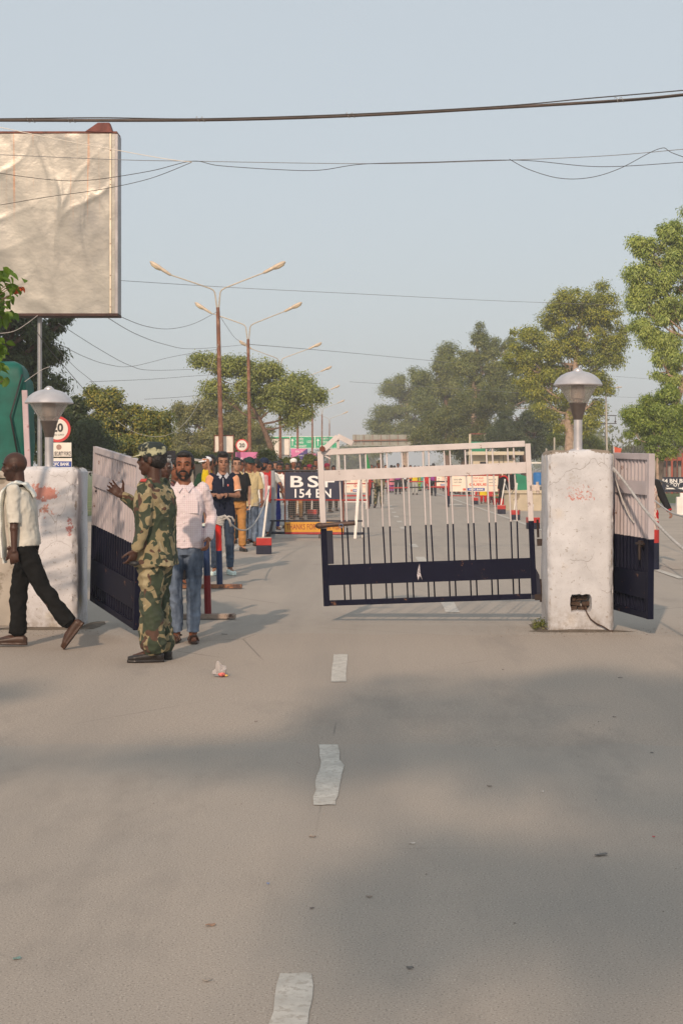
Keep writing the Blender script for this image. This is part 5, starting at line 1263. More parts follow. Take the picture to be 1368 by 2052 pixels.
lit = [(825, 1692, 'white torn paper scrap left of the lower shade edge', (.65, .62, .58), .05), (626, 1679, 'brown dry leaf near the broken lane dash', (.16, .10, .06), .05), (537, 1773, 'tiny blue wrapper on the sunlit road', (.12, .22, .5), .025),
       (740, 1799, 'grey brown crumpled leaf in the lower shade', (.25, .19, .14), .045), (423, 1856, 'orange brown twig leaf at lower left', (.30, .14, .06), .07), (625, 1822, 'small dark seed pod near the road middle', (.08, .05, .04), .03),
       (821, 1942, 'dark dry leaf low in the shaded lane', (.06, .055, .05), .05), (1203, 1715, 'long dark leaf pair at the right in shade', (.08, .07, .06), .10), (1309, 1679, 'tiny bright red wrapper at far right', (.5, .03, .04), .025),
       (1242, 1359, 'dark twig piece before the tall pillar', (.08, .07, .06), .07), (1305, 1510, 'two small dark stones at the right side', (.06, .055, .05), .035), (1007, 1343, 'single dark pebble on the sunlit patch', (.08, .06, .05), .03),
       (1086, 1588, 'small white paper bit in the right shade', (.7, .68, .65), .03), (513, 1447, 'small brown leaf at the shade edge left', (.14, .09, .06), .035), (35, 1923, 'teal wrapper scrap at lower left edge', (.10, .28, .26), .05),
       (415, 1967, 'pale leaf scrap near the lower left', (.35, .30, .25), .05), (980, 1577, 'thin brown stick right of the broken dash', (.15, .12, .09), .05), (1230, 1438, 'small brown leaf right of the lane', (.12, .10, .08), .04), (450, 1272, 'dark twig beside the sandals', (.10, .08, .07), .10), (1295, 1273, 'brown clod at the pillar foot', (.16, .11, .08), .04)]
for i, (px, py, lab, c, sz) in enumerate(lit):
    sz *= .3; c = tuple(.6 * a_ + .1 for a_ in c)
    p_ = G(px, py); me = MB(); n = 9; v = []
    for j in range(n):
        t = 2 * math.pi * j / n; v.append((sz * math.cos(t) * (.8 + .3 * random.random()), sz * .38 * math.sin(t) * (.7 + .5 * random.random()), .004 + .005 * random.random() + .002 * abs(math.cos(t))))
    v.append((0, 0, .008)); nn = len(v); v += [(a_, b_2, max(.001, c_ - .003)) for a_, b_2, c_ in v]
    f = [(j, (j + 1) % n, n) for j in range(n)] + [(nn + (j + 1) % n, nn + j, nn + n) for j in range(n)] + [(j, nn + j, nn + (j + 1) % n, (j + 1) % n) for j in range(n)]
    o = tag(me.add(v, f).build('litter_scrap', M('litter_%d' % i, c, .3, 60, .8, 0, .4, 200), None, 1), lab, 'litter'); o.location = p_; o.rotation_euler.z = random.uniform(-.5, .5)
# loose grit
gv = []; gf = []
for i in range(1300):
    if i < 600: x = random.uniform(-4.5, 5); y = random.uniform(4.2, 22)
    else: t = random.random(); x = random.choice([2.05, -3.1]) + random.gauss(0, .5); y = 14.95 + random.gauss(0, .22)
    s_ = random.uniform(.002, .006) * (1 + (i > 600) * .6); a_ = random.random() * 6; n0 = len(gv)
    for k in range(3): gv.append((x + s_ * math.cos(a_ + 2.1 * k), y + s_ * math.sin(a_ + 2.1 * k), .001))
    gv.append((x, y, s_ * .9)); gf += [(n0, n0 + 1, n0 + 3), (n0 + 1, n0 + 2, n0 + 3), (n0 + 2, n0, n0 + 3)]
tag(MB().add(gv, gf).build('grit', M('grit', (.26, .23, .20), .5, 30, .9, 0, 0), None), kind='stuff')
# weeds by the pillar foot
cl = [(1.70 + random.uniform(-.12, .05), 15.1 + random.uniform(-.2, .4), .02 + random.random() * .05, .05) for _ in range(9)]
tag(crown_mesh('weeds', cl, 420, .028, f_mid, None, -.5, .25), kind='stuff')

# ------------------------------------------------------------------ people
def cr_pts(P, n):
    out_ = []
    for i in range(len(P) - 1):
        for k in range(n): out_.append(P[i].lerp(P[i + 1], k / n))
    return out_ + [P[-1]]
def limb(mb, P, RR, n=14, sub=3):
    """tapered limb along joints with round joints"""
    pts = []; rr = []
    for i in range(len(P) - 1):
        for k in range(sub): t = k / sub; pts.append(P[i].lerp(P[i + 1], t)); rr.append(RR[i] * (1 - t) + RR[i + 1] * t)
    pts.append(P[-1]); rr.append(RR[-1])
    mb.tube(pts, rr, n)
    for p, r_ in zip(P, RR): mb.ell(p, (r_ * .99,) * 3, None, 12, 8)
def hand(mb, Wp, d, nrm, side, k, curl=.35, spread=.06, thumb=.6, fr=1.0):
    d = d.normalized(); nrm = (nrm - d * nrm.dot(d)).normalized(); s_ = side - d * side.dot(d); s_ = (s_ - nrm * s_.dot(nrm)).normalized()
    m = Matrix((s_, d, nrm)).transposed()
    mb.ell(Wp + d * .055 * k, (.040 * k, .056 * k, .0155 * k), m, 14, 9)
    mb.tube([Wp - d * .01, Wp + d * .03 * k], [.026 * k, .028 * k], 10, sx=1, sy=1)
    for i, (o_, L_) in enumerate(((.031, .068), (.0105, .076), (-.0105, .071), (-.031, .056))):
        L_ *= k; p = Wp + d * (.088 * k) + s_ * o_ * k; dd = (d + s_ * (o_ / .031) * spread * 2).normalized(); pts = [p - d * .03 * k, p]; a = 0
        for seg, fl in enumerate((.42, .32, .26)):
            a += curl * (1 + .2 * i); v = dd * math.cos(a) + nrm * math.sin(a); p = p + v * L_ * fl; pts.append(p)
        rr = [.0095 * k * fr, .0095 * k * fr, .0088 * k * fr, .0082 * k * fr, .007 * k * fr]
        mb.tube(pts, rr, 8); mb.ell(pts[-1], (rr[-1],) * 3, None, 8, 6)
    p0 = Wp + d * .02 * k + s_ * .022 * k; p1 = Wp + d * .05 * k + s_ * (.045 + .01 * thumb) * k + nrm * .012 * k; p2 = p1 + (d * .7 + s_ * thumb + nrm * .25).normalized() * .032 * k; p3 = p2 + (d * .9 + s_ * thumb * .6 + nrm * .3).normalized() * .026 * k
    mb.tube([p0, p1, p2, p3], [.014 * k, .0125 * k, .0105 * k, .008 * k], 8); mb.ell(p3, (.008 * k,) * 3, None, 8, 6)

X3, Y3, Z3 = Vector((1, 0, 0)), Vector((0, 1, 0)), Vector((0, 0, 1))
def person(sp):
    g_ = sp.get
    H = g_('H', 1.72); k = H / 1.695; vox = g_('vox', .011); th = R(g_('face', 0))
    inv = Matrix.Rotation(-th, 3, 'Z')
    def D(v): return (inv @ Vector(v)).normalized()            # directions are given in world axes
    root = empty('person', sp['pos'], th, sp['label'], 'person', g_('group'))
    if 'z' in sp: root.location.z = sp['z']
    skin, hairm = m_skin[g_('skin', 'brown')], g_('hairm', m_hair)
    st = g_('stout', 1.0); fem = g_('fem', False)
    P = Vector((0, 0, .90 * k)); t = D(g_('lean', (0, 0, 1))); xd = (Matrix.Rotation(R(g_('twist', 0)), 3, 'Z') @ X3); xd = (xd - t * xd.dot(t)).normalized(); fw = xd.cross(t).normalized()
    xp, fp_ = X3, -Y3
    def T(u): return P + t * (u * k)
    N = T(.53); sh = {s: N - t * .052 * k + xd * (s * (.150 if fem else .165) * k * (.5 + .5 * st)) for s in (-1, 1)}; hp = {s: P + xp * (s * .088 * k) - Z3 * .02 * k for s in (-1, 1)}
    arms = {1: g_('aL', ((.1, 0, -1), (.05, -.12, -1))), -1: g_('aR', ((-.1, 0, -1), (-.05, -.12, -1)))}
    if 'aL' not in sp or 'aR' not in sp:
        for s in (1, -1):
            if ('aL' if s == 1 else 'aR') not in sp:
                m_ = Matrix.Rotation(th, 3, 'Z'); arms[s] = (m_ @ Vector((s * .10, .02, -1)), m_ @ Vector((s * .03, -.14, -1)))
    J = {}
    for s in (1, -1):
        u_, f_ = D(arms[s][0]), D(arms[s][1]); el = sh[s] + u_ * .275 * k; wr = el + f_ * .235 * k; hd_ = D(arms[s][2]) if len(arms[s]) > 2 else f_
        J[s] = (sh[s], el, wr, hd_)
    legs = {1: g_('lL'), -1: g_('lR')}; JL = {}
    for s in (1, -1):
        a = legs[s] or (Matrix.Rotation(th, 3, 'Z') @ Vector((s * .03, -.02, -1)), Matrix.Rotation(th, 3, 'Z') @ Vector((s * .02, .03, -1)), Matrix.Rotation(th, 3, 'Z') @ Vector((s * .25, -1, 0)))
        kn = hp[s] + D(a[0]) * .41 * k; an = kn + D(a[1]) * .40 * k; JL[s] = (hp[s], kn, an, D(a[2]))
    body = MB()
    bt = [(-.10, .150, .100), (0, .162, .108), (.15, .135, .098), (.28, .152, .110), (.40, .160, .100), (.47, .135, .082), (.52, .070, .060)]
    fs = (.93 if fem else 1)
    body.loft([(T(u), a * k * fs * .96, b * k * .94, xd, -fw) for u, a, b in bt], 22)
    for s in (1, -1):
        S_, E_, Wr, hd_ = J[s]
        limb(body, [S_, E_, Wr], [.048 * k, .037 * k, .026 * k]); 
        mid = E_.lerp(Wr, .25); body.ell(mid, (.039 * k,) * 3)
        fdir = fw; nrm = -xd * s
        hs_ = sp.get('hL' if s == 1 else 'hR', {})
        nv = D(hs_['n']) if 'n' in hs_ else nrm; sv = D(hs_['s']) if 's' in hs_ else fdir
        hand(body, Wr, hd_, nv, sv, k, hs_.get('curl', .35), hs_.get('spread', .05), hs_.get('thumb', .5), max(1, vox / .0085))
        h_, kn, an, fd = JL[s]
        limb(body, [h_, kn, an], [.078 * k, .055 * k, .038 * k]); body.ell(kn.lerp(an, .3), (.052 * k, .056 * k, .09 * k))
        heel = an - fd * .03 * k; dn = (Vector((0, 0, -1)) - fd * Vector((0, 0, -1)).dot(fd)).normalized()
        body.tube([heel + dn * .035 * k, an + fd * .08 * k + dn * .035 * k, an + fd * .16 * k + dn * .05 * k], [.032 * k, .034 * k, .022 * k], 10)
    # head
    yaw, pit = R(g_('yaw', 0)), R(g_('pitch', 0))
    hy_, hx_ = None, None
    rot = Matrix.Rotation(yaw, 3, 'Z') @ Matrix.Rotation(pit, 3, 'X')
    base = Matrix((xd, -fw, t)).transposed(); hm = Matrix((xd, (Z3.cross(xd)).normalized(), Z3)).transposed(); hm = rot @ Matrix.Identity(3) if abs(g_('twist', 0)) < .1 else hm @ rot
    if 'headw' in sp: hm = inv @ Matrix.Rotation(R(sp['headw']), 3, 'Z') @ Matrix.Rotation(pit, 3, 'X')
    hX, hF, hZ = hm @ X3, hm @ -Y3, hm @ Z3
    C = N + (t * .5 + Z3 * .5).normalized() * .158 * k + hF * .014 * k
    hk = k * g_('headk', 1.09) if H > 1.4 else k * 1.35
    E3 = lambda c, r, m=hm: body.ell(C + (hX * c[0] + hF * c[1] + hZ * c[2]) * hk, tuple(a * hk for a in r), m, 18, 12)
    HP = lambda c: C + (hX * c[0] + hF * c[1] + hZ * c[2]) * hk
    E3((0, -.004, .025), (.075, .096, .090)); E3((0, .028, -.038), (.060, .066, .078)); E3((0, .056, -.092), (.030, .030, .024)); E3((0, .080, .028), (.052, .014, .012))
    E3((0, .086, -.058), (.026, .014, .020)); E3((.040, .050, -.02), (.024, .03, .026)); E3((-.040, .050, -.02), (.024, .03, .026))
    body.tube([HP((0, .088, .018)), HP((0, .101, -.008)), HP((0, .108, -.026))], [.009 * hk, .0115 * hk, .0135 * hk], 10); E3((.011, .094, -.030), (.009, .010, .008)); E3((-.011, .094, -.030), (.009, .010, .008))
    for s in (1, -1): E3((s * .077, -.008, -.005), (.009, .019, .031))
    limb(body, [N - t * .05 * k, HP((0, -.018, -.05))], [.060 * k, .053 * k], 16)
    def addm(me, name, m, par=None): return link(name, me, m, par or root)
    objs = []
    bm_ = addm(remesh(body, vox * .68 if vox < .012 else vox, 'body', 3), 'body', skin); objs.append(bm_)
    # eyes, brows, lips
    if vox <= .021:
        for s in (1, -1):
            MB().ell(HP((s * .031, .079, .006)), (.013 * hk, .010 * hk, .0065 * hk), hm, 10, 7).build('eye', m_eye, bm_, 2)
            MB().tube([HP((s * .012, .093, .028)), HP((s * .034, .089, .033)), HP((s * .052, .074, .026))], [.004 * hk, .0055 * hk, .003 * hk], 6).build('eyebrow', hairm if hairm is m_hair else m_hairg, bm_, 2)
        MB().ell(HP((0, .0935, -.060)), (.020 * hk, .0075 * hk, .0052 * hk), hm, 12, 7).build('mouth', m_lip, bm_, 2)
    hst = g_('hairst', 'short'); hb = MB()
    EH = lambda c, r, n=20: hb.ell(HP(c), tuple(a * hk for a in r), hm, n, 14)
    if hst in ('short', 'tall', 'balding', 'long', 'under'):
        if hst == 'balding': EH((0, -.035, .0), (.078, .072, .055))
        else:
            EH((0, -.022, .036), (.081, .092, .092)); EH((0, -.040, .0), (.080, .072, .070)); EH((0, .045, .088), (.058, .045, .030))
            for s in (1, -1): EH((s * .066, .022, .022), (.016, .026, .040))
            if hst == 'tall': EH((0, .04, .112), (.062, .055, .035)); EH((0, -.01, .11), (.07, .07, .035))
        if hst == 'long': EH((0, -.06, -.05), (.072, .05, .11)); EH((0, -.07, -.12), (.05, .035, .12))
        f_ = lambda p: noise.noise(p * 60) * .0045 * k + noise.noise(p * 150) * .002 * k
        objs.append(addm(remesh(hb, max(.006, vox * .7), 'hair', 1, f_), 'hair', hairm))
    if g_('beard'):
        bb_ = MB(); hb = bb_
        EH((0, .045, -.088), (.046, .040, .034)); EH((0, .092, -.046), (.030, .010, .009))
        for s in (1, -1): EH((s * .047, .030, -.052), (.020, .034, .040)); EH((s * .030, .080, -.068), (.012, .016, .022))
        objs.append(addm(remesh(bb_, max(.006, vox * .7), 'beard', 1, lambda p: noise.noise(p * 90) * .003), 'beard', hairm))
    if g_('stache'):
        MB().tube([HP((-.030, .082, -.050)), HP((-.012, .100, -.044)), HP((.012, .100, -.044)), HP((.030, .082, -.050))], [.004 * hk, .0085 * hk, .0085 * hk, .004 * hk], 8).build('moustache', hairm, bm_, 2)
    if g_('cap'):
        cm, kind = sp['cap']; cb = MB(); hb = cb
        EH((0, -.008, .052), (.088, .105, .072 if kind != 'turban' else .075))
        if kind == 'turban': EH((0, -.02, .06), (.10, .115, .082)); EH((0, .045, .075), (.07, .05, .05)); EH((0, -.05, .03), (.088, .075, .07))
        elif kind == 'patrol': EH((0, -.004, .085), (.092, .110, .050)); EH((0, -.006, .045), (.0885, .106, .034))
        dd = (lambda p: .004 * math.sin(p.z * 260 + p.x * 120)) if kind == 'turban' else (lambda p: noise.noise(p * 18) * .004)
        c_ = addm(remesh(cb, max(.007, vox * .7), 'cap', 3, dd), 'turban' if kind == 'turban' else 'cap', cm); objs.append(c_)
        if kind != 'turban':
            v = []; f = []; n = 12; fwd = (.155 if kind == 'patrol' else .185)
            for lz in (0, .006):
                for i in range(n + 1):
                    a = math.pi * i / n; v.append(HP((.082 * math.cos(a), .055 + .03 * math.sin(a), .036 + lz))); v.append(HP((.078 * math.cos(a), .055 + (fwd - .055) * math.sin(a), .030 + lz - .016 * math.sin(a))))
            m2 = 2 * (n + 1)
            for i in range(n):
                f += [(2*i, 2*i+1, 2*i+3, 2*i+2), (m2+2*i+2, m2+2*i+3, m2+2*i+1, m2+2*i), (2*i+1, m2+2*i+1, m2+2*i+3, 2*i+3)]
            MB().add(v, f).build('peak', g_('peakm', cm), c_, 2)
            if kind == 'unused':
                for cc, rr in (((.052, .050, .095), (.040, .046, .034)), ((-.050, -.03, .10), (.034, .046, .034)), ((.066, -.055, .075), (.026, .034, .030)), ((-.01, -.085, .09), (.036, .026, .030)), ((.02, -.02, .112), (.030, .034, .026))):
                    MB().ell(HP(cc), tuple(a * hk for a in rr), hm, 10, 7).build('pale_patch', M('patch_sand', (.42, .42, .27), .15, 9, .9, 0, .2, 60), c_, 2)
    # top
    top = g_('top')
    if top:
        tm = top['m']; g1 = top.get('ease', .020) * k; mb = MB(); hem = top.get('hem', -.12); be = top.get('belly', 0)
        secs = []; fl = top.get('flare', 0)
        lo = P + (t * .3 + Z3 * .7).normalized() * hem * k
        hw, hdp = (.162 + fl) * st, (.108 + fl * .8) * st
        secs.append((lo, hw * k + g1, hdp * k + g1, (xd + xp).normalized(), -(fw + fp_).normalized()))
        if hem < -.2: secs.append((lo.lerp(T(0), .5), (.160 + fl * .5) * k * st + g1, (.108 + fl * .4) * k * st + g1, (xd + xp).normalized(), -(fw + fp_).normalized()))
        for u, a, b in ((0, .162, .110), (.10, .148, .108 + be * .6), (.18, .148, .108 + be), (.28, .158, .114 + be * .5), (.38, .166, .106), (.445, .160, .092), (.49, .118, .074), (.515, .068, .058)):
            a2, b2 = a * (st if u < .40 else (1 + (st - 1) * .4)), b * st
            secs.append((T(u) + fw * be * (.35 if u < .35 else 0), a2 * k * fs + (g1 if u < .47 else .010 * k), b2 * k + (g1 if u < .47 else .008 * k), xd, -fw))
        mb.loft(secs, 26, 2.4)
        sl_ = top.get('sleeve', 'long'); sw = top.get('sw', 1.0)
        for s in (1, -1):
            S_, E_, Wr, hd_ = J[s]
            if sl_ == 'long':
                end = E_.lerp(Wr, .95); limb(mb, [S_, E_, end], [.063 * k * sw, .054 * k * sw, .044 * k * sw], 16); mb.tube([E_.lerp(Wr, .80), E_.lerp(Wr, .985)], [.040 * k * sw, .041 * k * sw], 16)
            elif sl_ == 'short':
                limb(mb, [S_, S_.lerp(E_, .45)], [.063 * k * sw, .062 * k * sw], 16); mb.tube([S_.lerp(E_, .4), S_.lerp(E_, .72)], [.061 * k * sw, .061 * k * sw], 16)
            elif sl_ == 'roll':
                limb(mb, [S_, S_.lerp(E_, .8)], [.064 * k * sw, .062 * k * sw], 16); mb.tube([S_.lerp(E_, .75), S_.lerp(E_, 1.06)], [.066 * k * sw, .062 * k * sw], 16)
            else: mb.ell(S_ - xd * s * .02, (.062 * k,) * 3)
        wa = top.get('wr', 1.0)
        def dsp(p, wa=wa):
            a = noise.noise(Vector((p.x * 7, p.y * 7, p.z * 4.5 + p.x * 4))); b = abs(noise.noise(Vector((p.x * 13 + 3, p.y * 13, p.z * 9)))); 
            return k * wa * (.010 * a - .014 * b + .004 * noise.noise(p * 34))
        o = addm(remesh(mb, vox * .85, 'shirt', 2, dsp), top.get('name', 'shirt'), tm); objs.append(o)
        if top.get('collar') and vox <= .016:
            cm = top.get('cm', tm)
            for s in (1, -1):
                a0 = T(.545) - fw * .065 * k; a1 = T(.540) + xd * s * .068 * k + fw * .01 * k; a2 = T(.485) + fw * .098 * k + xd * s * .012 * k; a3 = T(.445) + fw * .126 * k + xd * s * .042 * k; a4 = T(.500) + xd * s * .088 * k + fw * .045 * k; a5 = T(.505) - fw * .085 * k
                v = [a0, a1, a2, a3, a4, a5]; v2 = [p + fw * .004 + Z3 * .006 for p in v]
                MB().add(v + v2, [(0,1,4,5),(1,2,3,4),(11,10,7,6),(10,9,8,7),(0,6,7,1),(1,7,8,2),(2,8,9,3),(3,9,10,4),(4,10,11,5)]).build('collar', cm, o)
            if top.get('placket'): MB().tube([T(.46) + fw * .105 * k, T(.40) + fw * .118 * k, T(.34) + fw * .128 * k], [.012 * k, .013 * k, .013 * k], 6, sx=1, sy=.5).build('placket', cm, o, 2)
        if top.get('buttons'):
            for u in (.42, .34, .26, .18, .10, .02):
                MB().ell(T(u) + fw * (.128 * k * st + be * .8), (.006, .004, .006), None, 8, 5).build('button', m_text, o, 2)
        if top.get('pocket'):
            c_ = T(.32) + xd * .075 * k + fw * (.122 * k * st); MB().box(c_, (.10 * k, .012, .12 * k), Matrix((xd, -fw, t)).transposed()).build('pocket', tm, o, bevel=.004)
        if top.get('cuffband'):
            for s in (1, -1):
                S_, E_, Wr, hd_ = J[s]; MB().tube([S_.lerp(E_, .70), S_.lerp(E_, .745)], [.063 * k] * 2, 16).build('cuff', m_text, o, 1)
        if top.get('sleevem'):
            for s in (1, -1):
                S_, E_, Wr, hd_ = J[s]; mb2 = MB(); limb(mb2, [S_.lerp(E_, .12), S_.lerp(E_, .45)], [.070 * k, .066 * k], 16); mb2.tube([S_.lerp(E_, .4), S_.lerp(E_, .72)], [.065 * k, .064 * k], 16)
                addm(remesh(mb2, vox * .8, 'sleeve', 2), 'sleeve', top['sleevem'], o)
    bot = g_('bot')
    if bot:
        mb = MB(); lo_ = bot.get('loose', 1.0); up = bot.get('rise', .07); end = bot.get('end', .96)
        mb.loft([(P - Z3 * .12 * k, .150 * k * st, .100 * k * st, xp, Y3), (P, (.168 * k) * st, (.114 * k) * st, xp, Y3), (T(up), (.158 * k) * st, (.110 * k) * st, (xd + xp).normalized(), -(fw + fp_).normalized())], 24, 2.4)
        for s in (1, -1):
            h_, kn, an, fd = JL[s]; e_ = kn.lerp(an, end) if end <= 1 else an
            if end < .2: e_ = h_.lerp(kn, .95)
            rr = [.092 * k * lo_, .072 * k * lo_, bot.get('hem', .062) * k * lo_]
            if end >= .2:
                limb(mb, [h_, kn, kn.lerp(an, .85)], rr, 18); mb.tube([kn.lerp(an, .8), e_], [rr[2], bot.get('hem2', rr[2] / k * 1.02) * k], 18)
            else: limb(mb, [h_, e_], [rr[0], rr[1]], 18)
        wb = bot.get('wr', 1.0)
        def dsp2(p, wb=wb): return k * wb * (.009 * noise.noise(Vector((p.x * 8, p.y * 8, p.z * 6))) - .016 * abs(noise.noise(Vector((p.x * 10 + 2, p.y * 10, p.z * 13)))) + .003 * noise.noise(p * 30))
        objs.append(addm(remesh(mb, vox * .85, 'trousers', 2, dsp2), bot.get('name', 'trousers'), bot['m']))
        if bot.get('belt'): MB().loft([(T(.05), .165 * k * st, .118 * k * st, xd, -fw), (T(.085), .163 * k * st, .117 * k * st, xd, -fw)], 26, 2.4).build('belt', m_black, objs[-1], 1)
    sh_ = g_('shoes')
    if sh_:
        for s in (1, -1):
            h_, kn, an, fd = JL[s]; dn = (Vector((0, 0, -1)) - fd * Vector((0, 0, -1)).dot(fd)).normalized(); sd = fd.cross(dn).normalized(); kind = sh_[1]; mb = MB()
            q0 = an + dn * .022 * k
            up_ = -dn
            if kind == 'sandal':
                mb.loft([(q0 + dn * .040 * k - fd * .075 * k, .026 * k, .013 * k, sd, up_), (q0 + dn * .040 * k - fd * .05 * k, .036 * k, .014 * k, sd, up_), (q0 + dn * .040 * k + fd * .06 * k, .040 * k, .014 * k, sd, up_), (q0 + dn * .042 * k + fd * .14 * k, .048 * k, .013 * k, sd, up_), (q0 + dn * .042 * k + fd * .195 * k, .030 * k, .012 * k, sd, up_)], 16, 2.6)
                for f0, f1 in ((.10, .13), (.03, .01)):
                    mb.tube([q0 + fd * f0 * k + sd * .046 * k + dn * .035 * k, q0 + fd * (f0 + f1) / 2 * k + sd * .025 * k - dn * .012 * k, q0 + fd * f1 * k - sd * .025 * k - dn * .012 * k, q0 + fd * f1 * k - sd * .046 * k + dn * .035 * k], .011 * k, 8)
                mb.tube([q0 - fd * .06 * k + sd * .03 * k, q0 - fd * .078 * k, q0 - fd * .06 * k - sd * .03 * k], .010 * k, 8)
            else:
                mb.loft([(q0 + dn * .028 * k - fd * .085 * k, .024 * k, .026 * k, sd, up_), (q0 + dn * .02 * k - fd * .06 * k, .036 * k, .042 * k, sd, up_), (q0 + dn * .018 * k, .038 * k, .044 * k, sd, up_), (q0 + dn * .026 * k + fd * .08 * k, .042 * k, .034 * k, sd, up_), (q0 + dn * .033 * k + fd * .15 * k, .045 * k, .026 * k, sd, up_), (q0 + dn * .038 * k + fd * .20 * k, .024 * k, .018 * k, sd, up_)], 18, 2.3)
                mb.loft([(q0 + dn * .058 * k - fd * .088 * k, .028 * k, .010 * k, sd, up_), (q0 + dn * .058 * k, .040 * k, .010 * k, sd, up_), (q0 + dn * .058 * k + fd * .14 * k, .048 * k, .010 * k, sd, up_), (q0 + dn * .058 * k + fd * .205 * k, .026 * k, .010 * k, sd, up_)], 16, 2.6)
                if kind == 'boot': mb.tube([an - dn * .10 * k, an - dn * .0, q0 + dn * .02], [.050 * k, .046 * k, .048 * k], 16)
            objs.append(addm(remesh(mb, vox * .65, 'shoe', 2), 'sandal' if kind == 'sandal' else ('boot' if kind == 'boot' else 'shoe'), sh_[0]))
    for fn in g_('extra', []): fn(dict(root=root, J=J, JL=JL, T=T, N=N, xd=xd, fw=fw, t=t, HP=HP, hm=hm, hk=hk, k=k, addm=addm, objs=objs, D=D, C=C, P=P, body=bm_))
    if 'z' not in sp:
        mz = 9
        for o in objs:
            n = len(o.data.vertices)
            if n: a = np.empty(n * 3); o.data.vertices.foreach_get('co', a); mz = min(mz, a[2::3].min())
        root.location.z = -mz + .001
    return root

def feet(px, py, dy=0): p = G(px, py); return (p.x, p.y + dy, 0)
bl_ = cloth('black', (.018, .018, .020)); wht = cloth('white', (.74, .72, .68)); cream = cloth('cream', (.66, .60, .50))

# 1. soldier in camouflage, seen from behind-left, arm raised
def sol(d):
    k, J, T, xd, fw = d['k'], d['J'], d['T'], d['xd'], d['fw']
    S_ = J[1][0]
    MB().box(S_ + xd * .052 + Z3 * .052 - fw * .0, (.035, .05, .006), Matrix.Rotation(.6, 3, 'Y')).build('shoulder_flash', M('flash_red', (.45, .06, .05), .1, 9, .7, 0, 0), d['objs'][0])
    E_, Wr = J[1][1], J[1][2]
    MB().tube([E_.lerp(Wr, 1.01), E_.lerp(Wr, 1.06)], .032, 14).build('wrist_watch', M('watch_steel', (.6, .5, .3), .1, 9, .3, .8, 0), d['objs'][0], 1)
    hd_ = J[1][3]
    MB().ell(Wr + hd_ * .12 - fw * .03, (.030, .045, .022), None, 12, 8).build('gloves', m_black, d['objs'][0], 2)
person(dict(pos=feet(313, 1324), face=-104, headw=-100, H=1.745, skin='dark', label='soldier in camouflage uniform and cap raising his open palm in the road', vox=.009, stout=1.12,
    lean=(-.03, 0, 1), hairst='short', cap=(floral('cap_mottled', (.018, .028, .028), (.40, .40, .26), 9, .555), 'patrol'), peakm=M('patch_sand', (.42, .42, .27), .15, 9, .9, 0, .2, 60),
    aL=((.02, -.16, -1), (-.30, -.10, -.9), (-.35, -.1, -.95)), hL=dict(n=(-.5, .4, 0), s=(-1, -.4, .1), curl=.42, thumb=.5),
    aR=((-.24, .10, -.40), (-.62, -.22, .50), (-.75, -.15, .62)), hR=dict(n=(.05, -1, .35), s=(.6, 0, .8), curl=.12, spread=.13, thumb=1.0),
    lL=((-.02, -.03, -1), (.05, -.0, -1), (-1, -.15, 0)), lR=((-.03, .0, -1), (.06, .0, -1), (-1, .1, 0)),
    top=dict(m=m_camo, hem=-.16, sleeve='long', ease=.032, collar=1, wr=1.3, name='jacket', flare=.012, sw=1.08), bot=dict(m=m_camo, loose=1.32, end=.86, hem=.088, hem2=.066, wr=1.6), shoes=(m_shoe, 'boot'), extra=[sol]))
# 2. man in pink checked shirt
person(dict(pos=feet(370, 1287), face=4, yaw=-4, H=1.71, skin='warm', beard=1, stache=1, label='bearded man in pale pink checked shirt and faded jeans facing the camera', vox=.009, headk=1.10,
    aL=((.26, .38, -1), (-.04, -.62, -.85)), aR=((-.2, .1, -1), (-.04, -.3, -1)), lL=((.0, -.06, -1), (-.03, .06, -1), (.16, -1, 0)), lR=((.02, -.14, -1), (.02, .12, -1), (-.22, -1, 0)),
    top=dict(m=m_check, hem=-.055, sleeve='long', collar=1, ease=.016, wr=1.1, buttons=1, pocket=1, sw=1.05), bot=dict(m=m_jeans, loose=1.0, hem=.064), shoes=(m_leather, 'sandal'), stout=.98))
# 3. walking man with towel
def shawl(d):
    T, xd, fw, k, t, HP = d['T'], d['xd'], d['fw'], d['k'], d['t'], d['HP']
    for s, lowf in ((1, .10), ):
        path = [(T(.40) - fw * .13, .05), (T(.47) - fw * .115 + xd * .02, .07), (T(.525) - fw * .075 + xd * .05, .08), (T(.545) - fw * .0 + xd * .085, .07), (T(.52) + fw * .065 + xd * .10, .065), (T(.46) + fw * .12 + xd * .10, .065), (T(.36) + fw * .15 + xd * .10, .07), (T(.24) + fw * .16 + xd * .10, .075), (T(.10) + fw * .165 + xd * .10, .075), (T(-.02) + fw * .17 + xd * .10, .08), (T(-.10) + fw * .175 + xd * .10, .078)]
        secs = []
        for i, (p, w_) in enumerate(path):
            a = path[max(i - 1, 0)][0]; b = path[min(i + 1, len(path) - 1)][0]; tg = (b - a).normalized(); sd = xd.copy(); sd = (sd - tg * sd.dot(tg)).normalized(); secs.append((p, w_ * k, .016 * k, sd, tg.cross(sd)))
        mb = MB(); mb.loft(secs, 22, 2.2)
        o = d['addm'](remesh(mb, .0075, 'towel', 2, lambda p: .006 * math.sin(p.y * 95 + noise.noise(p * 5) * 3) + .004 * noise.noise(p * 14)), 'towel', cloth('towel', (.74, .76, .72))); 
        fr_ = MB(); b0 = path[-1][0]
        for i in range(16): q_ = b0 + xd * (-.07 + .009 * i) ; fr_.tube([q_ + t * .02, q_ - t * .045 + fw * random.uniform(-.01, .01)], .003, 4)
        fr_.build('fringe', cloth('towel', None), o)
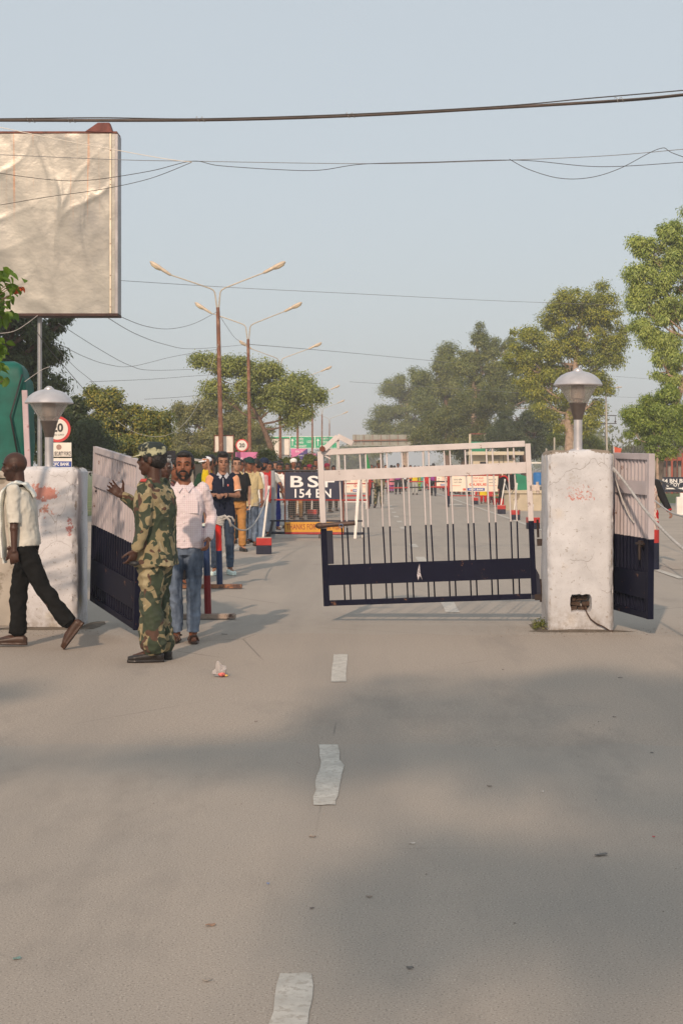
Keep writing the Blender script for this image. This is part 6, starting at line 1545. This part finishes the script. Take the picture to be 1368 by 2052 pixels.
person(dict(pos=feet(52, 1299), face=-92, headw=-88, pitch=6, H=1.69, skin='dark', hairst=None, label='bald man in white shirt with pale towel walking out of the left edge', vox=.009,
    lean=(-.13, 0, 1), aL=((.03, -.10, -1), (.03, -.10, -1)), aR=((-.1, .12, -1), (-.3, .1, -1)), hL=dict(n=(0, 1, 0), s=(-1, 0, 0), curl=.45),
    lL=((.44, -.05, -.92), (.56, 0, -.74), (-.60, 0, -.80)), lR=((-.22, .04, -1), (-.03, .04, -1), (-1, 0, .02)),
    top=dict(m=cloth('offwhite', (.58, .56, .50)), hem=-.02, sleeve='roll', ease=.020, collar=1, wr=.8), bot=dict(m=cloth('charcoal', (.010, .010, .010)), loose=1.08, hem=.074, hem2=.08, wr=1.3), shoes=(m_leather, 'shoe'), extra=[shawl]))
# people between soldier and checked shirt
person(dict(pos=(W(331, 0, 18.5).x, 18.5, 0), face=8, yaw=10, H=1.66, skin='dark', hairm=m_hairg, label='grey haired man with hand at his mouth half hidden behind the soldier', vox=.014,
    aL=((.1, -.25, -.9), (-.15, -.35, .95)), top=dict(m=cloth('maroon', (.16, .06, .07)), hem=-.12, sleeve='short'), bot=dict(m=bl_), shoes=(m_shoe, 'shoe')))
person(dict(pos=(W(352, 0, 20.5).x, 20.5, 0), face=12, H=1.64, skin='warm', label='dark haired man wholly behind the checked shirt man', vox=.016, top=dict(m=cloth('maroon', None), hem=-.12, sleeve='short'), bot=dict(m=bl_), shoes=(m_shoe, 'shoe')))
# 4. queue
def watch(d):
    E_, Wr = d['J'][1][1], d['J'][1][2]; MB().tube([E_.lerp(Wr, .93), E_.lerp(Wr, 1.0)], .030 * d['k'], 12).build('wrist_watch', m_black, d['objs'][0], 1)
def logo(d): MB().ell(d['T'](.36) + d['fw'] * .136 + d['xd'] * .07, (.012, .005, .018), None, 8, 6).build('chest_logo', M('logo_red', (.6, .15, .12), .1, 9, .6, 0, 0), d['objs'][0])
q1 = feet(446, 1152)
person(dict(pos=q1, face=10, yaw=4, pitch=6, H=1.755, skin='tan', hairst='tall', label='young man in navy polo with peach sleeves and jeans, first in the queue', vox=.011, stout=1.0,
    aL=((.22, -.10, -.95), (-.66, -.80, .06)), aR=((-.16, -.2, -.95), (.55, -.80, .05)), hL=dict(n=(0, .3, -1), s=(0, -1, .3), curl=.5), hR=dict(n=(0, -.2, -1), s=(0, -1, .5), curl=.5),
    top=dict(m=cloth('navy', (.014, .018, .036)), hem=-.12, sleeve='none', sleevem=cloth('peach', (.68, .34, .20)), collar=1, cm=cloth('collar_grey', (.45, .46, .50)), placket=1, cuffband=1), bot=dict(m=m_jeansd, loose=.98, hem=.060), shoes=(cloth('mint', (.62, .72, .68), bump=0), 'shoe'), extra=[watch, logo]))
person(dict(pos=(W(415, 0, 23.6).x, 23.6, 0), z=.70, face=-65, yaw=20, H=1.02, skin='tan', label='small child in white cap and yellow shirt held up beside the navy polo man', vox=.011,
    cap=(cloth('capwhite', (.76, .77, .80)), 'ball'), aL=((.1, -.6, -.1), (-.15, -.1, 1)), aR=((-.1, .3, -1), (-.4, 0, -.6)), lL=((.1, -.5, -1), (0, .1, -1), (-.2, -1, 0)),
    top=dict(m=cloth('yellow', (.68, .50, .02)), hem=-.10, sleeve='short'), bot=dict(m=cloth('paleblue', (.32, .42, .55)), end=.1, name='shorts'), shoes=(cloth('mint', None), 'shoe'), extra=[lambda d: MB().box(d['HP']((.03, .083, .066)), (.045, .03, .018), d['hm']).build('flag_badge', M('badge_orange', (.6, .2, .05), .1, 9, .7, 0, 0), d['objs'][0])]))
person(dict(pos=(W(423, 0, 24.6).x, 24.6, 0), face=0, yaw=-20, H=1.74, skin='brown', label='dark haired parent holding the child behind the navy polo man', vox=.014, aR=((-.3, -.3, -.8), (-.1, -.9, .1)),
    top=dict(m=cloth('darkgreen', (.02, .05, .03)), hem=-.12, sleeve='short'), bot=dict(m=m_jeansd), shoes=(m_shoe, 'shoe')))
def spec(d):
    for s in (1, -1): MB().tube([d['HP']((s * .034 + .022 * math.cos(a), .102, .006 + .015 * math.sin(a))) for a in np.linspace(0, 6.28, 12)], .0028, 5).build('glasses', m_black, d['objs'][0], 1)
def phone(d): MB().box(d['J'][1][2] + d['J'][1][3] * .09 + d['fw'] * .03, (.03, .012, .09), Matrix.Rotation(.3, 3, 'Y')).build('phone', M('phone_white', (.8, .8, .8), .1, 9, .3, 0, 0), d['objs'][0])
person(dict(pos=feet(474, 1105), face=14, yaw=-2, H=1.73, skin='fair', label='stout man in black shirt, glasses and tan trousers second in the queue', vox=.012, stout=1.14, stache=0,
    aL=((.22, 0, -1), (.02, -.15, -1)), aR=((-.15, -.2, -.9), (.8, -.6, .1)), top=dict(m=bl_, hem=.03, sleeve='short', belly=.04, ease=.03, collar=1), bot=dict(m=cloth('tan_trousers', (.42, .21, .07)), loose=1.08, belt=1, hem=.070), shoes=(m_shoe, 'shoe'), extra=[spec, phone]))
person(dict(pos=(W(482, 0, 32.2).x, 32.2, 0), face=5, H=1.70, skin='warm', label='man with pale blue collar peeking between black shirt and dark cap', vox=.014, top=dict(m=cloth('skyblue', (.34, .50, .60)), hem=-.2, sleeve='long'), bot=dict(m=cloth('darkteal', (.018, .03, .035))), shoes=(m_shoe, 'shoe')))
person(dict(pos=feet(500, 1094), face=8, yaw=12, H=1.76, skin='warm', label='youth in dark green cap, beige print shirt and rolled jeans', vox=.012, cap=(cloth('capgreen', (.018, .045, .045)), 'patrol2'), peakm=cloth('capgreen', None),
    aL=((.24, -.02, -1), (.06, -.1, -1)), aR=((-.1, .05, -1), (0, -.1, -1)), top=dict(m=floral('beige_print', (.50, .40, .22), (.36, .32, .24), 7), hem=-.14, sleeve='roll', collar=1, ease=.024), bot=dict(m=m_jeans, end=.60, loose=1.05, hem=.07), shoes=(m_leather, 'sandal')))
person(dict(pos=(W(512, 0, 32.6).x, 32.6, 0), face=-40, yaw=-34, H=1.74, skin='warm', label='young man in white shirt over pale blue kurta looking to the left', vox=.012,
    aL=((.1, -.12, -1), (.02, -.2, -1)), top=dict(m=wht, hem=-.18, sleeve='long', collar=1, wr=.8), bot=dict(m=cloth('kurtablue', (.44, .50, .62)), loose=1.28, hem=.085), shoes=(m_leather, 'sandal'),
    extra=[lambda d: d['addm'](remesh(MB().loft([(d['P'] - Z3 * .42, .20, .15, X3, Y3), (d['P'] - Z3 * .1, .19, .14, X3, Y3)], 20), .012, 'kurta', 2, lambda p: .008 * math.sin(p.x * 60) * noise.noise(p * 3)), 'kurta', cloth('kurtablue', None))]))
person(dict(pos=(W(529, 0, 35.4).x, 35.4, 0), face=-18, H=1.74, skin='warm', hairst=None, label='man in navy turban and red shirt behind the white shirted youth', vox=.014, cap=(cloth('turban_navy', (.02, .03, .06)), 'turban'), beard=1,
    top=dict(m=cloth('redshirt', (.42, .03, .03)), hem=-.14, sleeve='long'), bot=dict(m=cloth('greyblue', (.30, .34, .42))), shoes=(m_shoe, 'shoe')))
person(dict(pos=(W(541, 0, 36.8).x, 36.8, 0), face=-30, yaw=10, H=1.66, skin='warm', label='man in grey shirt leaning one arm on the barrier rail', vox=.014, aL=((.45, -.35, -.75), (.45, -.35, -.75)), 
    top=dict(m=cloth('greyshirt', (.40, .40, .38)), hem=-.14, sleeve='short'), bot=dict(m=cloth('greyblue', None)), shoes=(m_shoe, 'shoe')))
person(dict(pos=(W(549, 0, 39.2).x, 39.2, 0), face=10, H=1.52, skin='warm', fem=1, hairst='long', label='girl in royal blue long dress behind the barrier frame', vox=.016, aL=((.3, -.1, -1), (.2, -.2, -1)),
    top=dict(m=cloth('royal', (.015, .025, .17)), hem=-.62, flare=.03, sleeve='short', name='dress'), bot=dict(m=cloth('royal', None)), shoes=(m_leather, 'sandal')))
person(dict(pos=(W(562, 0, 40.2).x, 40.2, 0), face=-12, pitch=14, lean=(-.02, -.10, 1), H=1.68, skin='warm', label='man in white kurta bending his head behind the barrier', vox=.014,
    aL=((.1, -.3, -.9), (-.3, -.7, -.4)), top=dict(m=wht, hem=-.30, sleeve='long', collar=1, flare=.02), bot=dict(m=cloth('palegrey', (.56, .58, .60)), loose=1.3, hem=.09), shoes=(m_shoe, 'sandal')))
for px, Yf, H_, sk, tp_, bt_, lab in ((519, 34.0, 1.66, 'warm', cloth('pinksh', (.60, .30, .32)), cloth('greyblue', None), 'man in faded pink shirt between cap youth and turban man'),
        (494, 33.4, 1.74, 'brown', wht, cloth('darkteal', None), 'tall man in white behind the cap youth'), (538, 38.2, 1.70, 'brown', wht, cloth('palegrey', (.56, .58, .60)), 'man in white shirt behind the grey shirted one'), (552, 42.5, 1.70, 'tan', cloth('redshirt', None), m_jeansd, 'man in red at the back of the queue left of the kurta man')):
    person(dict(pos=(W(px, 0, Yf).x, Yf, 0), face=random.uniform(-30, 25), yaw=random.uniform(-25, 25), H=H_, skin=sk, vox=.017, label=lab, top=dict(m=tp_, hem=-.12, sleeve=random.choice(['short', 'long'])), bot=dict(m=bt_), shoes=(m_shoe, 'shoe')))
# crowd behind the navy board
cw = [(576, 47, 1.66, 'brown', None, 'maroon', 'black', 'dark haired man at the left corner above the navy board'),
      (588, 49, 1.80, 'warm', 'turban_white', 'cream', 'cream', 'old man in white turban above the navy board'),
      (583, 45, 1.50, 'fair', None, 'redshirt', 'black', 'child with brown hair peeping over the board left of the turban'),
      (596, 46.5, 1.58, 'tan', None, 'greyshirt', 'tan_trousers', 'boy right below the white turban, forehead above the board'),
      (599, 50, 1.72, 'dark', None, 'black', 'black', 'black haired man directly right of the white turban'),
      (611, 48, 1.60, 'warm', None, 'greyshirt', 'charcoal', 'back of a dark haired head in the middle above the board'),
      (620, 51, 1.62, 'warm', 'turban_maroon', 'redshirt', 'charcoal', 'person in dark red headcloth above the board'),
      (629, 47, 1.60, 'brown', None, 'royal', 'black', 'dark haired head low beside the gate free end'),
      (634, 52, 1.80, 'warm', None, 'palegrey', 'black', 'taller man with visible face left of the gate latch'),
      (641, 49, 1.62, 'fair', None, 'pinkw', 'charcoal', 'fair woman partly behind the gate stile'),
      (561, 44, 1.74, 'warm', None, 'darkgreen', 'black', 'tall man behind the bending kurta man'),
      (655, 54, 1.66, 'warm', 'turban_maroon', 'maroon', 'black', 'man in maroon turban behind the upper gate bars'),
      (668, 56, 1.60, 'brown', None, 'royal', 'charcoal', 'dark haired person behind the upper gate bars')]
cloth('turban_white', (.80, .79, .76)); cloth('turban_maroon', (.22, .02, .05)); cloth('pinkw', (.60, .20, .25)); cloth('orange', (.62, .20, .06)); cloth('purple', (.28, .05, .26)); cloth('teal', (.06, .36, .33)); cloth('lime', (.32, .45, .06)); cloth('redbright', (.50, .02, .02))
CL = lambda n: _mc['cloth_' + n]
for px, Yc, H_, sk, cp, tp_, bt_, lab in cw:
    person(dict(pos=(W(px, 0, Yc).x, Yc, 0), face=random.uniform(-25, 25), H=H_, skin=sk, vox=.020, label=lab, group='crowd waiting behind the navy board', hairst=None if cp else 'short', cap=(CL(cp), 'turban') if cp else None,
        top=dict(m=CL(tp_), hem=-.14, sleeve='long' if cp else 'short'), bot=dict(m=CL(bt_), loose=1.25 if bt_ == 'cream' else 1), shoes=(m_shoe, 'shoe')))
# far soldier, women on the right
person(dict(pos=feet(759, 1018), face=20, H=1.78, skin='brown', vox=.016, label='distant soldier in camouflage walking behind the gate bars', cap=(m_camo, 'patrol'), lL=((.05, -.2, -1), (0, .15, -1), (.1, -1, 0)), lR=((-.05, .18, -1), (-.1, .3, -1), (-.2, -1, -.2)),
    top=dict(m=m_camo, hem=-.14, sleeve='long', ease=.03), bot=dict(m=m_camo, loose=1.15), shoes=(m_shoe, 'boot')))
def dup_(d):     # red shawl with loose end
    mb = MB(); T, xd, fw = d['T'], d['xd'], d['fw']
    P_ = [T(.44) - xd * .17 + fw * .06, T(.50) - xd * .06 + fw * .10, T(.49) + xd * .05 + fw * .12, T(.40) + xd * .13 + fw * .14, T(.22) + xd * .17 + fw * .13, T(.05) + xd * .19 + fw * .12]
    mb.tube(P_, [.035, .05, .055, .055, .05, .05], 12, sx=1.2, sy=.6); d['addm'](remesh(mb, .016, 'shawl', 2), 'shawl', CL('redbright'))
person(dict(pos=feet(1010, 1021), face=-6, H=1.50, skin='tan', fem=1, stout=1.22, hairst='long', vox=.015, label='woman in black kameez with red shawl and red trousers', aL=((.22, 0, -1), (.12, -.2, -1)), aR=((-.22, 0, -1), (-.12, -.2, -1)),
    top=dict(m=bl_, hem=-.42, flare=.03, sleeve='long'), bot=dict(m=CL('redbright'), loose=1.2, hem=.075), shoes=(m_leather, 'sandal'), extra=[dup_]))
person(dict(pos=feet(1023, 1017), face=-10, H=1.54, skin='tan', vox=.018, label='man in sunglasses and shorts right behind the woman in black', top=dict(m=CL('black'), hem=-.1, sleeve='short'), bot=dict(m=CL('charcoal'), end=.1, name='shorts'), shoes=(m_shoe, 'shoe'),
    extra=[lambda d: MB().box(d['HP']((0, .098, .006)), (.12, .02, .032), d['hm']).build('sunglasses', m_black, d['objs'][0])]))
m_redfl = floral('red_print', (.45, .03, .04), (.60, .42, .25), 16, .62); m_grfl = floral('green_print', (.12, .30, .12), (.60, .35, .30), 20); m_dots = floral('dotted_cream', (.66, .56, .50), (.42, .16, .13), 42, .56)
for px, py, H_, tm_, bm_2, lab in ((996, 1016, 1.46, m_grfl, CL('redbright'), 'woman in green flowered kameez beside the woman in black'), (984, 1012, 1.44, m_redfl, CL('maroon'), 'woman in dark red printed sari behind the banner end'),
        (968, 1009, 1.42, CL('yellow'), CL('redbright'), 'woman in yellow and red under the banner right end'), (976, 1008, 1.50, CL('redshirt'), CL('royal'), 'person in red behind the banner, between yellow and printed sari'), (1002, 1011, 1.45, CL('redbright'), CL('redbright'), 'woman all in bright red left of the woman in black'),
        (990, 1006, 1.50, CL('maroon'), CL('maroon'), 'woman in plain maroon at the back of the red group')):
    person(dict(pos=feet(px, py), face=random.uniform(-30, 20), H=H_, skin='tan', fem=1, hairst='long', vox=.019, label=lab, group='women waiting on the right side', top=dict(m=tm_, hem=-.5, flare=.03, sleeve='short', name='kameez'), bot=dict(m=bm_2, loose=1.2), shoes=(m_leather, 'sandal')))
# woman behind the right leaf
def bang(d):
    E_, Wr = d['J'][1][1], d['J'][1][2]
    MB().tube([E_.lerp(Wr, .86), E_.lerp(Wr, .99)], .046, 14).build('sleeve_cuff', CL('redbright'), d['objs'][0], 1)
person(dict(pos=(W(1296, 0, 25).x, 25, 0), face=-20, H=1.62, skin='tan', fem=1, hairst='long', vox=.012, label='woman in dotted cream kurta with black sleeve and red trousers behind the right gate leaf', aL=((.42, -.05, -.9), (.38, -.25, -.85)), hL=dict(curl=.6),
    top=dict(m=m_dots, hem=-.36, flare=.02, sleeve='short', name='kurta'), bot=dict(m=CL('redbright'), loose=1.15, hem=.07), shoes=(m_leather, 'sandal'),
    extra=[bang, lambda d: d['addm'](remesh((lambda mb: (limb(mb, [d['J'][1][0], d['J'][1][1], d['J'][1][1].lerp(d['J'][1][2], .86)], [.072, .06, .05]), mb)[1])(MB()), .012, 'sleeve', 2), 'sleeve', bl_)]))
# far crowd on the road: a few bodies, re-dressed copies
def far_proto(fem, pose):
    return person(dict(pos=(0, -30, 0), face=0, H=1.66, skin='brown', fem=fem, hairst='long' if fem else 'short', vox=.026, label='x', lL=pose[0], lR=pose[1],
        top=dict(m=wht, hem=-.45 if fem else -.12, flare=.03 if fem else 0, sleeve='short'), bot=dict(m=bl_, loose=1.1), shoes=(m_shoe, 'shoe')))
protos = [far_proto(0, (((.04, -.25, -1), (.0, .05, -1), (.1, -1, 0)), ((-.04, .2, -1), (0, .35, -1), (-.1, -1, -.3)))), far_proto(1, (None, None)), far_proto(0, (None, None))]
def redress(p, sk, tm_, bm_2):
    for c in p.children:
        m = {'body': m_skin[sk], 'shirt': tm_, 'trousers': bm_2}.get(c.name.split('.')[0])
        if m: c.material_slots[0].link = 'OBJECT'; c.material_slots[0].material = m
farp = [(772, 990, 0, 'maroon', 'maroon'), (784, 987, 1, 'pinkw', 'purple'), (797, 991, 0, 'purple', 'black'), (809, 985, 2, 'palegrey', 'charcoal'), (822, 985, 0, 'orange', 'black'), (831, 991.5, 2, 'yellow', 'greyshirt'), (838, 984, 1, 'lime', 'lime'), (846, 982, 2, 'teal', 'teal'),
        (855, 983, 1, 'redbright', 'redbright'), (868, 993, 2, 'purple', 'charcoal'), (862, 981, 1, 'orange', 'redshirt'), (884, 981, 1, 'lime', 'pinkw'), (892, 985, 0, 'redbright', 'black'), (905, 988, 1, 'maroon', 'maroon'), (914, 990, 2, 'redshirt', 'charcoal'), (924, 991, 1, 'purple', 'maroon'), (933, 990, 1, 'redbright', 'maroon'), (943, 993, 2, 'orange', 'charcoal'),
        (751, 985, 2, 'cream', 'greyshirt'), (745, 983, 0, 'redshirt', 'black'), (957, 995, 1, 'teal', 'redbright'), (790, 981, 2, 'white', 'charcoal')]
for i, (px, py, pi, a, b) in enumerate(farp):
    src = protos[pi]; used = src.get('u')
    o = src if not used else copy_tree(src); src['u'] = 1
    p_ = G(px, py); z0 = o.location.z; o.location = (p_.x, p_.y, z0); o.rotation_euler = (0, 0, R(random.uniform(-40, 40)) + (math.pi if i % 4 == 1 else 0)); s_ = random.uniform(.93, 1.05); o.scale = (s_,) * 3; o.location.z *= s_
    redress(o, random.choice(['brown', 'warm', 'tan']), CL(a), CL(b))
    side = ['just right of the distant soldier', 'in the middle of the far road', 'near the boom barrier', 'under the cream banners'][0 if px < 790 else 1 if px < 840 else 2 if px < 900 else 3]
    tag(o, 'distant %s in %s top and %s %s %s' % ('woman' if pi == 1 else 'man', {'pinkw': 'pink', 'redbright': 'bright red', 'redshirt': 'red', 'palegrey': 'pale grey'}.get(a, a), {'pinkw': 'pink', 'redbright': 'bright red', 'redshirt': 'red', 'palegrey': 'pale grey', 'greyshirt': 'grey'}.get(b, b), 'skirt' if pi == 1 else 'trousers', side), 'person', 'crowd far down the road')
for p in protos:
    if 'u' in p.keys(): del p['u']
for o in bpy.data.objects:
    if 'u' in o.keys(): del o['u']

# ------------------------------------------------------------------ haze
hz = MB().box((0, 680, 13), (700, 1700, 28.5)).build('haze', None, None)
mh = bpy.data.materials.new('haze'); mh.use_nodes = True; th_ = mh.node_tree; th_.nodes.clear()
oo = th_.nodes.new('ShaderNodeOutputMaterial'); pv = th_.nodes.new('ShaderNodeVolumePrincipled')
pv.inputs['Color'].default_value = (.97, .985, 1.0, 1); pv.inputs['Density'].default_value = .0012; pv.inputs['Anisotropy'].default_value = 0
th_.links.new(pv.outputs[0], oo.inputs['Volume']); hz.data.materials.append(mh); tag(hz, kind='stuff')
